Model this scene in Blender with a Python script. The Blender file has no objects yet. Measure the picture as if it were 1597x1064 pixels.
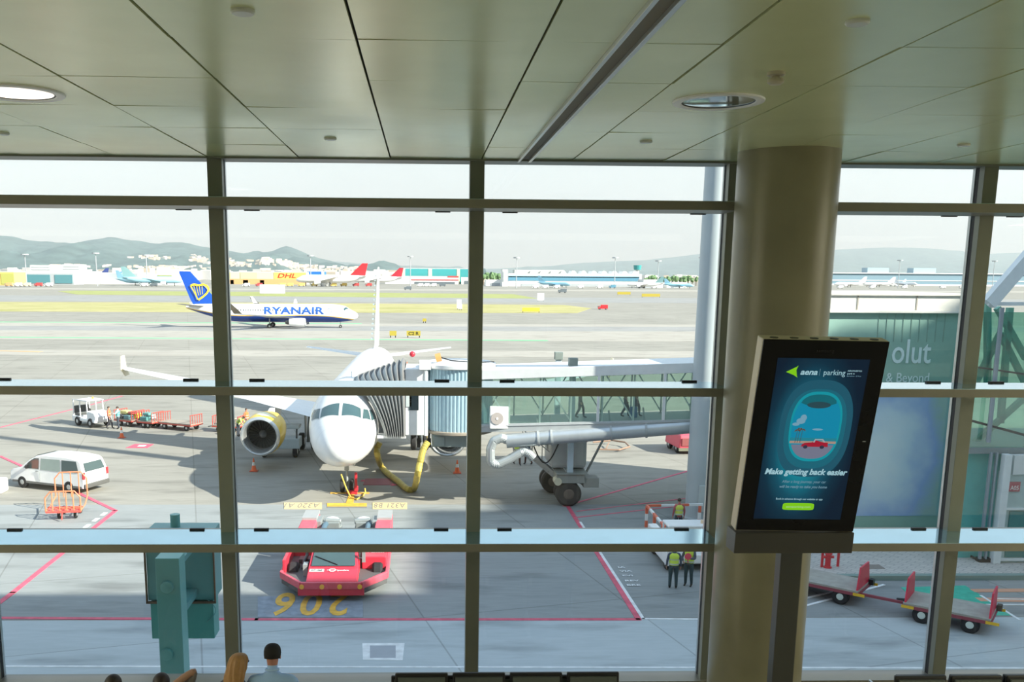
import bpy, bmesh, math, random
from mathutils import Vector, Matrix, noise
random.seed(7)
SC = bpy.context.scene
COL = SC.collection
R = math.radians
# ------------------------------------------------------------------ camera (mezzanine of the terminal)
EYE = 11.8                       # eye height above the apron, metres
FPX, CPX, CPY = 1454.28, 701.1, 687.9
PITCH, YAW, ROLL = .1771, -.0285, .0067
def cam_axes():
    F = Vector((0, math.cos(PITCH), -math.sin(PITCH))); U = Vector((0, math.sin(PITCH), math.cos(PITCH))); X = Vector((1, 0, 0))
    M = Matrix.Rotation(YAW, 3, 'Z')
    F, U, X = M @ F, M @ U, M @ X
    return X*math.cos(ROLL)+U*math.sin(ROLL), -X*math.sin(ROLL)+U*math.cos(ROLL), F
CX_, CU_, CF_ = cam_axes()
cd = bpy.data.cameras.new('camera'); cam = bpy.data.objects.new('camera', cd); COL.objects.link(cam)
m = Matrix((CX_, CU_, -CF_)).transposed().to_4x4(); m.translation = (0, 0, EYE)
cam.matrix_world = m
cd.sensor_fit = 'HORIZONTAL'; cd.sensor_width = 36; cd.lens = FPX/1597*36
cd.shift_x = (798.5-CPX)/1597; cd.shift_y = (CPY-532)/1597
cd.clip_start = .05; cd.clip_end = 30000
SC.camera = cam
def ray(x, y): return CF_ + CX_*((x-CPX)/FPX) + CU_*((CPY-y)/FPX)
def G(x, y, z=0.0):              # where the sight line through a point of the photo meets height z
    d = ray(x, y); t = (z-EYE)/d.z; return Vector((d.x*t, d.y*t, z))
def PY(x, y, Y):                 # ... meets the plane at distance Y
    d = ray(x, y); t = Y/d.y; return Vector((d.x*t, Y, EYE+d.z*t))
# ------------------------------------------------------------------ sky, sun, exposure
w = bpy.data.worlds.new('sky'); SC.world = w; w.use_nodes = True
nt = w.node_tree; nt.nodes.clear()
wo = nt.nodes.new('ShaderNodeOutputWorld'); bg = nt.nodes.new('ShaderNodeBackground')
tc = nt.nodes.new('ShaderNodeTexCoord'); sx = nt.nodes.new('ShaderNodeSeparateXYZ'); rp = nt.nodes.new('ShaderNodeValToRGB')
nt.links.new(tc.outputs['Generated'], sx.inputs[0]); nt.links.new(sx.outputs['Z'], rp.inputs[0])
nt.links.new(rp.outputs[0], bg.inputs[0]); nt.links.new(bg.outputs[0], wo.inputs[0])
cr = rp.color_ramp; cr.elements[0].position = 0; cr.elements[0].color = (.56, .60, .585, 1)
cr.elements[1].position = 1; cr.elements[1].color = (.55, .74, 1.0, 1)
e = cr.elements.new(.07); e.color = (.565, .62, .64, 1)
e = cr.elements.new(.16); e.color = (.56, .63, .67, 1)
e = cr.elements.new(.45); e.color = (.66, .80, .96, 1)
bg.inputs[1].default_value = .90
sd = bpy.data.lights.new('sun', 'SUN'); sd.energy = 8.4; sd.angle = R(.6); sd.color = (1, .93, .81)
sun = bpy.data.objects.new('sun', sd); COL.objects.link(sun)
SUN_DIR = Vector((-.766, .404, -.50)).normalized()
sun.rotation_euler = SUN_DIR.to_track_quat('-Z', 'Y').to_euler(); sun.location = (60, -40, 60)
def area(name, loc, rot, sx_, sy_, power, col):
    l = bpy.data.lights.new(name, 'AREA'); l.shape = 'RECTANGLE'; l.size = sx_; l.size_y = sy_; l.energy = power; l.color = col
    o = bpy.data.objects.new(name, l); COL.objects.link(o); o.location = loc; o.rotation_euler = rot; return o
# added fill lamps out of view, brightening the hall ceiling and column
area('hall_fill', (-18, 4.5, 12.95), (0, 0, 0), 12, 8, 1400, (1, .93, .74))
area('hall_fill', (19, 4.5, 12.95), (0, 0, 0), 12, 8, 1400, (1, .93, .74))
area('hall_fill', (0, -8, 12.95), (0, 0, 0), 30, 5, 300, (1, .93, .78))
SC.view_settings.view_transform = 'Standard'; SC.view_settings.look = 'None'
SC.view_settings.exposure = 0.42; SC.view_settings.gamma = 1; SC.view_settings.use_curve_mapping = False
# ------------------------------------------------------------------ materials
MATS = {}
def mat(name, col, rough=.6, metal=0., spec=.5, emit=None, es=1., noise_amt=0., scale=3., bump=0., alpha=None, coords='Object'):
    if name in MATS: return MATS[name]
    m_ = bpy.data.materials.new(name); m_.use_nodes = True; n = m_.node_tree; b = n.nodes['Principled BSDF']
    b.inputs['Base Color'].default_value = (*col, 1); b.inputs['Roughness'].default_value = rough
    b.inputs['Metallic'].default_value = metal; b.inputs['Specular IOR Level'].default_value = spec
    if emit: b.inputs['Emission Color'].default_value = (*emit, 1); b.inputs['Emission Strength'].default_value = es
    t = n.nodes.new('ShaderNodeTexCoord'); nz = n.nodes.new('ShaderNodeTexNoise'); nz.inputs['Scale'].default_value = scale; nz.inputs['Detail'].default_value = 4
    n.links.new(t.outputs[coords], nz.inputs['Vector'])
    a = noise_amt if noise_amt else .04
    mp = n.nodes.new('ShaderNodeMapRange'); mp.inputs['To Min'].default_value = 1-a; mp.inputs['To Max'].default_value = 1+a
    mp.inputs['From Min'].default_value = .3; mp.inputs['From Max'].default_value = .7
    n.links.new(nz.outputs['Fac'], mp.inputs['Value'])
    vm = n.nodes.new('ShaderNodeVectorMath'); vm.operation = 'SCALE'; vm.inputs[0].default_value = col
    n.links.new(mp.outputs[0], vm.inputs['Scale']); n.links.new(vm.outputs[0], b.inputs['Base Color'])
    if bump:
        bp = n.nodes.new('ShaderNodeBump'); bp.inputs['Strength'].default_value = bump; bp.inputs['Distance'].default_value = .01
        n.links.new(nz.outputs['Fac'], bp.inputs['Height']); n.links.new(bp.outputs[0], b.inputs['Normal'])
    MATS[name] = m_; return m_
def glassmat(name, tint, gloss=.08, rough=.02, body=None, bodyfac=0.):
    if name in MATS: return MATS[name]
    m_ = bpy.data.materials.new(name); m_.use_nodes = True; n = m_.node_tree; n.nodes.clear()
    o = n.nodes.new('ShaderNodeOutputMaterial'); tr = n.nodes.new('ShaderNodeBsdfTransparent'); gl = n.nodes.new('ShaderNodeBsdfGlossy')
    tr.inputs[0].default_value = (*tint, 1); gl.inputs['Roughness'].default_value = rough
    lw = n.nodes.new('ShaderNodeFresnel'); lw.inputs[0].default_value = 1.45
    mu = n.nodes.new('ShaderNodeMath'); mu.operation = 'MULTIPLY'; mu.inputs[1].default_value = gloss/.034; mu.use_clamp = True
    n.links.new(lw.outputs[0], mu.inputs[0]); mx = n.nodes.new('ShaderNodeMixShader'); n.links.new(mu.outputs[0], mx.inputs[0])
    src = tr
    if body:
        df = n.nodes.new('ShaderNodeBsdfDiffuse'); df.inputs[0].default_value = (*body, 1)
        m2 = n.nodes.new('ShaderNodeMixShader'); m2.inputs[0].default_value = bodyfac
        n.links.new(tr.outputs[0], m2.inputs[1]); n.links.new(df.outputs[0], m2.inputs[2]); src = m2
    n.links.new(src.outputs[0], mx.inputs[1]); n.links.new(gl.outputs[0], mx.inputs[2]); n.links.new(mx.outputs[0], o.inputs[0])
    MATS[name] = m_; return m_
# ------------------------------------------------------------------ mesh builder
class MB:
    def __init__(s): s.v = []; s.f = []; s.m = []
    def add(s, vs, fs, mi=0):
        o = len(s.v); s.v += [Vector(v) for v in vs]; s.f += [tuple(i+o for i in f) for f in fs]; s.m += [mi]*len(fs); return s
    def box(s, c, d, rz=0, mi=0, rx=0, ry=0):
        M = Matrix.Translation(c) @ Matrix.Rotation(rz, 4, 'Z') @ Matrix.Rotation(ry, 4, 'Y') @ Matrix.Rotation(rx, 4, 'X')
        x, y, z = d[0]/2, d[1]/2, d[2]/2
        vs = [M @ Vector(p) for p in ((-x,-y,-z),(x,-y,-z),(x,y,-z),(-x,y,-z),(-x,-y,z),(x,-y,z),(x,y,z),(-x,y,z))]
        return s.add(vs, [(3,2,1,0),(4,5,6,7),(0,1,5,4),(1,2,6,5),(2,3,7,6),(3,0,4,7)], mi)
    def bb(s, a, b, mi=0):
        return s.box(((a[0]+b[0])/2, (a[1]+b[1])/2, (a[2]+b[2])/2), (abs(b[0]-a[0]), abs(b[1]-a[1]), abs(b[2]-a[2])), 0, mi)
    def beam(s, a, b, wd, h=None, mi=0):
        a, b = Vector(a), Vector(b); h = h or wd; d = b-a; L = d.length
        if L < 1e-6: return s
        q = d.to_track_quat('X', 'Z').to_matrix().to_4x4(); M = Matrix.Translation((a+b)/2) @ q
        x, y, z = L/2, wd/2, h/2
        vs = [M @ Vector(p) for p in ((-x,-y,-z),(x,-y,-z),(x,y,-z),(-x,y,-z),(-x,-y,z),(x,-y,z),(x,y,z),(-x,y,z))]
        return s.add(vs, [(3,2,1,0),(4,5,6,7),(0,1,5,4),(1,2,6,5),(2,3,7,6),(3,0,4,7)], mi)
    def tube(s, pts, r, n=10, mi=0, caps=True, closed=False):
        pts = [Vector(p) for p in pts]; k = len(pts); rs = r if isinstance(r, (list, tuple)) else [r]*k
        rings = []; up = None
        for i, p in enumerate(pts):
            d = (pts[min(i+1, k-1)]-pts[max(i-1, 0)]).normalized()
            if up is None: up = d.orthogonal().normalized()
            up = (up-d*up.dot(d)).normalized(); sd_ = d.cross(up)
            rings.append([p+(up*math.cos(2*math.pi*j/n)+sd_*math.sin(2*math.pi*j/n))*rs[i] for j in range(n)])
        return s.loft(rings, caps, mi)
    def cyl(s, a, b, r, r2=None, n=16, mi=0, caps=True): return s.tube([a, b], [r, r if r2 is None else r2], n, mi, caps)
    def loft(s, rings, caps=True, mi=0, closed=True):
        n = len(rings[0]); vs = [v for rg in rings for v in rg]; fs = []
        for i in range(len(rings)-1):
            for j in range(n if closed else n-1):
                a = i*n+j; b = i*n+(j+1) % n; fs.append((a, b, b+n, a+n))
        if caps: fs.append(tuple(range(n-1, -1, -1))); fs.append(tuple(range((len(rings)-1)*n, len(rings)*n)))
        return s.add(vs, fs, mi)
    def lathe(s, prof, c=(0,0,0), n=24, mi=0, axis='Z'):
        rings = []
        for r, h in prof:
            rg = []
            for j in range(n):
                a = 2*math.pi*j/n; x, y = r*math.cos(a), r*math.sin(a)
                p = {'Z': (x, y, h), 'Y': (x, h, -y), 'X': (h, x, y)}[axis]; rg.append(Vector(p)+Vector(c))
            rings.append(rg)
        return s.loft(rings, True, mi)
    def sph(s, c, r, n=14, k=9, mi=0):
        r = r if isinstance(r, (list, tuple)) else (r, r, r); rings = []
        for i in range(k+1):
            t = math.pi*(i/k); t = min(max(t, .02), math.pi-.02)
            rings.append([Vector((c[0]+r[0]*math.sin(t)*math.cos(2*math.pi*j/n), c[1]+r[1]*math.sin(t)*math.sin(2*math.pi*j/n), c[2]-r[2]*math.cos(t))) for j in range(n)])
        return s.loft(rings, True, mi)
    def prism(s, poly, thick, M=None, mi=0):      # poly in XY, extruded +-thick/2 in Z, then M
        M = M or Matrix(); n = len(poly)
        vs = [M @ Vector((p[0], p[1], -thick/2)) for p in poly]+[M @ Vector((p[0], p[1], thick/2)) for p in poly]
        fs = [tuple(range(n-1, -1, -1)), tuple(range(n, 2*n))]+[(i, (i+1) % n, (i+1) % n+n, i+n) for i in range(n)]
        return s.add(vs, fs, mi)
    def flat(s, poly, z, mi=0):                    # poly of world XY points at height z, thin slab
        p = [(q[0], q[1]) for q in poly]
        A = sum(p[i][0]*p[(i+1) % len(p)][1]-p[(i+1) % len(p)][0]*p[i][1] for i in range(len(p)))
        if A < 0: p = p[::-1]
        return s.prism(p, z, Matrix.Translation((0, 0, z/2)), mi)
    def build(s, name, mats, parent=None, smooth=False, bev=0, loc=None, rot=None, sub=0, angle=35):
        me = bpy.data.meshes.new(name); me.from_pydata([tuple(v) for v in s.v], [], s.f)
        mats = mats if isinstance(mats, (list, tuple)) else [mats]
        for mt in mats: me.materials.append(mt)
        me.polygons.foreach_set('material_index', s.m); me.update()
        b = bmesh.new(); b.from_mesh(me); bmesh.ops.recalc_face_normals(b, faces=b.faces); b.to_mesh(me); b.free()
        if smooth:
            me.polygons.foreach_set('use_smooth', [True]*len(me.polygons)); me.set_sharp_from_angle(angle=R(angle))
        o = bpy.data.objects.new(name, me); COL.objects.link(o)
        if parent: o.parent = parent
        if loc is not None: o.location = loc
        if rot is not None: o.rotation_euler = rot
        if bev:
            bm_ = o.modifiers.new('bevel', 'BEVEL'); bm_.width = bev; bm_.segments = 2; bm_.limit_method = 'ANGLE'; bm_.angle_limit = R(40)
        if sub:
            sm = o.modifiers.new('sub', 'SUBSURF'); sm.levels = sub; sm.render_levels = sub
        return o
def tag(o, label=None, cat=None, group=None, kind=None):
    if label: o['label'] = label
    if cat: o['category'] = cat
    if group: o['group'] = group
    if kind: o['kind'] = kind
    return o
def thing(name, label, cat, loc=(0, 0, 0), rz=0, group=None, kind=None):
    o = bpy.data.objects.new(name, None); COL.objects.link(o); o.location = loc; o.rotation_euler = (0, 0, rz); o.empty_display_size = .2
    return tag(o, label, cat, group, kind)
def st(o, label=None): o['kind'] = 'structure'; 
def copy_tree(o, parent=None):
    c = o.copy(); COL.objects.link(c); c.parent = parent
    for ch in list(o.children): copy_tree(ch, c)
    return c
def text_mesh(txt, size, bold=0., shear=0., space=1., extrude=.0, align='LEFT'):
    cu = bpy.data.curves.new('t', 'FONT'); cu.body = txt; cu.size = size; cu.offset = bold; cu.shear = shear; cu.space_character = space; cu.extrude = extrude; cu.align_x = align
    cu.resolution_u = 3
    o = bpy.data.objects.new('t', cu); COL.objects.link(o)
    dg = bpy.context.evaluated_depsgraph_get(); me = bpy.data.meshes.new_from_object(o.evaluated_get(dg))
    bpy.data.objects.remove(o); bpy.data.curves.remove(cu)
    vs = [v.co.copy() for v in me.vertices]; fs = [tuple(p.vertices) for p in me.polygons]; bpy.data.meshes.remove(me)
    return vs, fs
def cut_rows(vs, fs, k):                       # cut flat lettering into rows so that it can follow a curved skin
    b = bmesh.new(); q = [b.verts.new(v) for v in vs]
    for f in fs:
        try: b.faces.new([q[i] for i in f])
        except ValueError: pass
    y0 = min(v.y for v in vs); y1 = max(v.y for v in vs)
    for i in range(1, k):
        bmesh.ops.bisect_plane(b, geom=b.verts[:]+b.edges[:]+b.faces[:], plane_co=(0, y0+(y1-y0)*i/k, 0), plane_no=(0, 1, 0))
    b.verts.index_update(); o = [v.co.copy() for v in b.verts], [tuple(v.index for v in f.verts) for f in b.faces]; b.free(); return o
def put_text(parent, name, txt, size, M, material, bold=0., shear=0., space=1., align='CENTER', ext=.002, width=None, label=None):
    vs, fs = text_mesh(txt, size, bold, shear, space, ext, align)
    if width:
        x0 = min(v.x for v in vs); x1 = max(v.x for v in vs); k = width/(x1-x0)
        for v in vs: v.x *= k
    b = MB(); b.add([M @ v for v in vs], fs); o = b.build(name, material, parent)
    if label: o['label'] = label
    return o
def frame(origin, xdir, ydir):                  # matrix: x right, y up, z out of the surface
    x = Vector(xdir).normalized(); y = Vector(ydir).normalized(); z = x.cross(y)
    M = Matrix((x, y, z)).transposed().to_4x4(); M.translation = origin; return M
# common materials
white = mat('white_paint', (.83, .84, .83), .35)
white_body = mat('white_body', (.86, .86, .85), .25, 0, .5)
black = mat('black_plastic', (.015, .015, .017), .35)
rubber = mat('rubber', (.02, .02, .022), .8)
darkmetal = mat('dark_metal', (.09, .095, .095), .5, .4)
greymetal = mat('grey_metal', (.36, .39, .39), .5, .3)
steel = mat('steel', (.6, .62, .62), .3, .9)
alu = mat('aluminium', (.5, .53, .53), .28, .6)
darkglass = mat('dark_glass', (.03, .05, .055), .08, 0, .8)
red = mat('red_paint', (.62, .03, .05), .4)
orange = mat('orange_paint', (.85, .16, .05), .45)
yellow = mat('yellow_paint', (.8, .5, .03), .45)
# ================================================================== the hall
ZC, ZF, YG = 13.04, 6.66, 10.73      # ceiling, lower floor, glass line
def ceiling_mat():
    m_ = mat('ceiling_metal', (.70, .755, .46), .24, .2, .5, noise_amt=.05, scale=1.5)
    return m_
cm = ceiling_mat(); seam = mat('ceiling_seam', (.02, .018, .015), .9)
b = MB(); xs = [-1.3567+.9936*k for k in range(-22, 26)]; ys = [5.3317+1.0647*k for k in range(-18, 5)]+[10.66]
for i in range(len(xs)-1):
    for j in range(len(ys)-1):
        x0, x1, y0, y1 = xs[i]+.0075, xs[i+1]-.0075, ys[j]+.0035, ys[j+1]-.0035
        t1, t2 = random.uniform(-.003, .003), random.uniform(-.0035, .0015)
        z = ZC
        b.add([(x0, y0, z+t1), (x1, y0, z-t1), (x1, y1, z-t1+t2), (x0, y1, z+t1+t2),
               (x0, y0, z+.02), (x1, y0, z+.02), (x1, y1, z+.02), (x0, y1, z+.02)],
              [(0, 3, 2, 1), (0, 1, 5, 4), (1, 2, 6, 5), (2, 3, 7, 6), (3, 0, 4, 7)], 0)
b.bb((xs[0], ys[0], ZC+.021), (xs[-1], YG+.4, ZC+.2), 1)
o = b.build('ceiling', [cm, seam]); st(o)
# unseen upper terminal, height set by its shadow; added block at right shades apron
conc = mat('concrete', (.42, .42, .40), .8, noise_amt=.1)
b = MB(); b.bb((-70, -60, ZC+.25), (60, 12, 26.6)); o = b.build('wall_upper', conc); st(o)
b = MB(); b.bb((64, -60, 0), (74, 12, 42)); b.bb((74, -60, 0), (150, 12, 46.0))
for cx, hw_, hh in ((77.4, 2.7, 1.0), (86, 6.3, 3.4), (98, 6.3, 3.4), (110, 6.3, 3.4)):  # added vaults, shaped to cast scalloped shade on the gate building
    b.loft([[Vector((cx+hw_*math.cos(math.pi*k/16), y, 45.9+hh*math.sin(math.pi*k/16))) for k in range(17)] for y in (-60, 12)])
o = b.build('shade_block', conc); st(o)
for nm, a, c in (('floor', (-26, .9, ZF-.3), (26, 11, ZF)), ('floor', (-26, -13, 9.9), (26, .9, 10.2))):
    b = MB(); b.bb(a, c); o = b.build(nm, mat('floor_stone', (.42, .39, .34), .25, noise_amt=.15, scale=6)); st(o)
wallm = mat('hall_wall', (.55, .55, .50), .7)
for nm, a, c in (('wall_back', (-26, -13.2, 6.4), (26, -13, 13.3)), ('wall_left', (-26.2, -13, 0), (-26, 11, 13.3)), ('wall_right', (26, -13, 0), (26.2, 11, 13.3)),
                 ('wall_base', (-26, 10.3, 0), (26, 10.62, ZF)), ('wall_mezzanine', (-26, .7, ZF), (26, .9, 10.2))):
    b = MB(); b.bb(a, c); o = b.build(nm, wallm); st(o)
# curtain wall
mull = mat('mullion_paint', (.235, .25, .205), .42, .25, .5)
tran = mat('transom_paint', (.26, .25, .205), .35, .2, .5)
ttop = mat('transom_sky_top', (.47, .72, .86), .10, .95, .5)  # blue of the reflected sky put into the colour of the transom top
gasket = mat('gasket', (.012, .012, .013), .6)
glz = glassmat('window_glass', (.93, .975, .975), .05, .01)
MX = [-2.284+2.8724*k for k in range(-8, 11)]
for i, x in enumerate(MX):
    b = MB(); b.bb((x-.08, 10.6, ZF), (x+.08, 10.7, ZC), 0)
    b.bb((x-.072, 10.7, ZF), (x+.072, 10.78, ZC), 1)
    b.bb((x-.08, 10.78, ZF), (x+.08, 10.83, ZC), 2)
    o = b.build('trim_1', [mull, gasket, alu], bev=.003); o.name = 'trim_%d' % (i+1); st(o)
n_ = len(MX)
TR = [12.582, 10.585, 8.815]
for k, z in enumerate(TR):
    for (a, c) in ((-25.9, 3.36), (4.27, 25.9)):
        n_ += 1
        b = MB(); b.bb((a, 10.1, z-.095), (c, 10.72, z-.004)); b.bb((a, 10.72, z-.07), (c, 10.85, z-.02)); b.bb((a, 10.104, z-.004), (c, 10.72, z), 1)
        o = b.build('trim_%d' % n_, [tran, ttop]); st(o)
n_ += 1
b = MB(); b.bb((-25.9, 10.55, ZF), (25.9, 10.85, 6.95)); o = b.build('trim_%d' % n_, tran); st(o)
n_ += 1
b = MB(); b.bb((-26, 10.55, ZC-.02), (26, 10.9, ZC+.24)); o = b.build('trim_%d' % n_, mull); st(o)
rows = [(6.98, TR[2]-.06), (TR[2]-.01, TR[1]-.06), (TR[1]-.01, TR[0]-.06), (TR[0]-.01, ZC)]
wi = 0
for i in range(len(MX)-1):
    for r_, (z0, z1) in enumerate(rows):
        wi += 1
        W = thing('window_%d' % wi, None, None, ((MX[i]+MX[i+1])/2, 10.74, z0)); st(W)
        hw = 2.8724/2-.07
        b = MB(); b.add([(-hw, 0, 0), (hw, 0, 0), (hw, 0, z1-z0), (-hw, 0, z1-z0)], [(0, 1, 2, 3)]); g = b.build('pane', glz, W)
        if -3 < MX[i] < 8 or -6 < MX[i] < 0:
            for sx in (-1, 1):
                if r_ in (1, 2): b = MB(); b.bb((sx*1.06-.085, -.06, .0), (sx*1.06+.085, -.02, .028)); b.build('clamp', gasket, W)
                if r_ == 2: b = MB(); b.bb((sx*1.06-.085, -.06, z1-z0-.045), (sx*1.06+.085, -.02, z1-z0-.02)); b.build('clamp', gasket, W)
# round column
def col_mat():
    m_ = mat('column_paint', (.25, .235, .155), .3, 0, .6, noise_amt=.10, scale=2.0, bump=.15); return m_
b = MB(); b.cyl((3.7, 9.72, ZF), (3.7, 9.72, ZC+.01), .5, n=72)
o = b.build('round_column', col_mat(), smooth=True); tag(o, 'thick round olive column rising to the ceiling behind the advertising screen', 'column')
# linear slot in the ceiling
T = thing('linear_diffuser', 'long narrow slot running across the ceiling panels to the window', 'air vent', (1.1, 4, ZC))
b = MB(); b.bb((-.075, -9, -.03), (-.05, 6.6, 0)); b.build('rail', alu, T, bev=.003)
b = MB(); b.bb((.045, -9, -.03), (.075, 6.6, 0)); b.build('rail', alu, T, bev=.003)
b = MB(); b.bb((-.05, -9, -.012), (-.035, 6.6, 0), 0); b.bb((-.03, -9, -.004), (.045, 6.6, 0), 1); b.build('slot', [alu, mat('slot_dark', (.22, .19, .13), .6)], T)
# ceiling lights
def downlight(loc, label, lit):
    T = thing('ceiling_light', label, 'ceiling light', loc, 0)
    b = MB(); b.lathe([(.255, .0), (.262, -.012), (.29, -.018), (.32, -.012), (.325, 0)], n=56); b.build('ring', white, T, smooth=True)
    b = MB(); b.lathe([(.245, -.001), (.257, -.008), (.264, -.001)], n=56); b.build('gasket', black, T, smooth=True)
    b = MB(); b.lathe([(.001, -.006), (.2, -.006), (.246, -.004)], n=56)
    mm = mat('lit_lens', (.9, .85, .8), .4, emit=(1, .86, .72), es=1.15) if lit else mat('mirror_lens', (.75, .8, .8), .06, .9)
    b.build('lens', mm, T, smooth=True)
downlight((-2.87, 6.98, ZC), 'round ceiling light glowing warm at the left edge of the photo', True)
downlight((2.12, 6.99, ZC), 'round unlit ceiling light reflecting the windows, in front of the column', False)
for (x, y, lb) in ((-.87, 4.79, 'small white disc in the ceiling nearest the glowing light'), (2.13, 4.82, 'small white ceiling disc at the top right above the detector'),
                   (-.87, 9.06, 'small white ceiling disc near the glass left of the long slot'), (2.08, 9.04, 'small white ceiling disc near the glass between slot and column'),
                   (-3.83, 8.95, 'small white ceiling disc at the far left edge'), (5.1, 9.03, 'small white ceiling disc near the glass right of the column')):
    b = MB(); b.lathe([(.058, 0), (.058, -.012), (.05, -.02), (.001, -.021)], (x, y, ZC), 28)
    o = b.build('speaker_disc', mat('disc_white', (.62, .66, .62), .4), smooth=True); tag(o, lb, 'ceiling speaker', 'small white discs in the ceiling')
T = thing('smoke_detector', 'round smoke detector hanging just below the ceiling panels', 'smoke detector', (2.17, 6.0, ZC))
b = MB(); b.lathe([(.055, 0), (.055, -.02), (.045, -.024), (.001, -.025)], n=28); b.build('base', mat('detector_cream', (.5, .47, .36), .5), T, smooth=True)
b = MB(); b.lathe([(.03, -.024), (.03, -.04), (.05, -.042), (.05, -.062), (.035, -.075), (.001, -.077)], n=28); b.build('sensor_head', mat('detector_cream', (.5, .47, .36), .5), T, smooth=True)
# ------------------------------------------------------------------ advertising screen on its post
SW, SH = .80, 1.285
top = PY(1290, 531, 5.66); bot = PY(1239.5, 828, 5.88)
up = (top-bot).normalized(); SH = (top-bot).length
xr = (PY(1390, 532, 5.66)-PY(1192, 530, 5.66)); SW = xr.length; xr.normalize()
xr = (xr-up*xr.dot(up)).normalized()
root = Vector((2.52, 6.12, ZF))
T = thing('advertising_screen', 'tilted portrait advertising screen on a dark post, showing a parking advert', 'advertising screen', root)
Mf = frame(bot-root, xr, up)      # origin at bottom centre of the front face, z towards the viewer
def loc2(p): return Mf @ Vector(p)
def slab(x0, x1, y0, y1, z0, z1):
    return [loc2(p) for p in ((x0,y0,z0),(x1,y0,z0),(x1,y1,z0),(x0,y1,z0),(x0,y0,z1),(x1,y0,z1),(x1,y1,z1),(x0,y1,z1))]
BF = [(3,2,1,0),(4,5,6,7),(0,1,5,4),(1,2,6,5),(2,3,7,6),(3,0,4,7)]
hw = SW/2
casing = mat('screen_casing', (.66, .59, .47), .35, .2)
b = MB(); b.add(slab(-hw, hw, -.01, SH, -.11, -.012), BF); b.build('casing', casing, T, bev=.006)
b = MB(); b.add(slab(-hw+.003, hw-.003, 0, SH-.002, -.012, 0), BF); b.build('bezel', mat('bezel_black', (.008, .007, .007), .12, 0, .25), T, bev=.002)
for k in range(6):
    c = loc2((-hw+.08+k*(SW-.16)/5, SH+.001, -.045)); q = up
    b = MB(); x = xr; z = Mf.to_3x3() @ Vector((0, 0, 1))
    b.loft([[c+x*(.027*math.cos(a*math.pi/8))+z*(.02*math.sin(a*math.pi/8))+q*h for a in range(16)] for h in (-.004, .002)]); b.build('vent_hole', black, T)
vs, fs = text_mesh('samsung', .03, 0, 0, 1.1, .0003, 'CENTER')
b = MB(); b.add([loc2((v.x, v.y+SH-.075, .001)) for v in vs], fs); 
b.build('brand_mark', mat('faint_mark', (.05, .05, .05), .4), T)
b = MB(); b.add(slab(hw-.055, hw-.035, SH*.49, SH*.49+.006, 0, .002), BF); b.build('sensor', greymetal, T)
# base box
b = MB(); b0 = bot-root
zt = b0.z-.012
fr = [(-hw-.0, -.0), (hw+.0, -.0), (hw, .2), (-hw, .2)]
b.add([b0+Vector((-hw-.002, .0, -.155)), b0+Vector((hw+.002, .0, -.155)), b0+Vector((hw+.002, .17, -.155)), b0+Vector((-hw-.002, .17, -.155)),
       b0+Vector((-hw-.002, -.01, -.012)), b0+Vector((hw+.002, -.01, -.012)), b0+Vector((hw+.002, .17, -.012)), b0+Vector((-hw-.002, .17, -.012))], BF)
b.build('base_box', mat('screen_base', (.10, .095, .085), .35, .5), T, bev=.004)
b = MB(); b.bb((-.075, -.05, 0), (.075, .05, b0.z-.15)); b.build('post', mat('post_dark', (.10, .10, .09), .35, .5), T, bev=.006)
b = MB(); b.bb((-.3, -.3, 0), (.3, .3, .02)); b.build('foot_plate', darkmetal, T, bev=.004)
# picture on the screen: emissive flat artwork
def em(name, col, s=1.0): return mat(name, (.01, .01, .01), .15, 0, .15, emit=col, es=s*.75, noise_amt=.01)
sx0, sx1, sy0, sy1 = -hw+.105, hw-.105, .085, SH-.115
# background with soft glow gradient (printed in the advert picture itself)
def screen_mat():
    m_ = bpy.data.materials.new('advert_picture'); m_.use_nodes = True; n = m_.node_tree; p = n.nodes['Principled BSDF']
    p.inputs['Base Color'].default_value = (.01, .01, .01, 1); p.inputs['Roughness'].default_value = .12; p.inputs['Specular IOR Level'].default_value = .15
    tc = n.nodes.new('ShaderNodeTexCoord'); mp = n.nodes.new('ShaderNodeMapping'); mp.vector_type = 'POINT'
    n.links.new(tc.outputs['UV'], mp.inputs[0]); mp.inputs['Location'].default_value = (-.5, -.44, 0)
    ln = n.nodes.new('ShaderNodeVectorMath'); ln.operation = 'LENGTH'; mm = n.nodes.new('ShaderNodeVectorMath'); mm.operation = 'MULTIPLY'; mm.inputs[1].default_value = (1.0, 1.12, 0)
    n.links.new(mp.outputs[0], mm.inputs[0]); n.links.new(mm.outputs[0], ln.inputs[0])
    rp = n.nodes.new('ShaderNodeValToRGB'); n.links.new(ln.outputs['Value'], rp.inputs[0])
    c = rp.color_ramp; c.elements[0].position = .2; c.elements[0].color = (.006, .23, .30, 1); c.elements[1].position = .62; c.elements[1].color = (.003, .012, .028, 1)
    e = c.elements.new(.36); e.color = (.006, .075, .12, 1); e = c.elements.new(.48); e.color = (.004, .028, .052, 1)
    n.links.new(rp.outputs[0], p.inputs['Emission Color']); p.inputs['Emission Strength'].default_value = .72
    return m_
b = MB(); b.add([loc2(p) for p in ((sx0, sy0, .0015), (sx1, sy0, .0015), (sx1, sy1, .0015), (sx0, sy1, .0015))], [(0, 1, 2, 3)])
pic = b.build('advert', screen_mat(), T); uv = pic.data.uv_layers.new()
for i, c in enumerate(((0, 0), (1, 0), (1, 1), (0, 1))): uv.data[i].uv = c
PW, PH = sx1-sx0, sy1-sy0
def art(name, pts, mt, z):
    b = MB(); b.add([loc2((sx0+p[0]*PW, sy0+p[1]*PH, z)) for p in pts], [tuple(range(len(pts)))]); return b.build(name, mt, pic)
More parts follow.
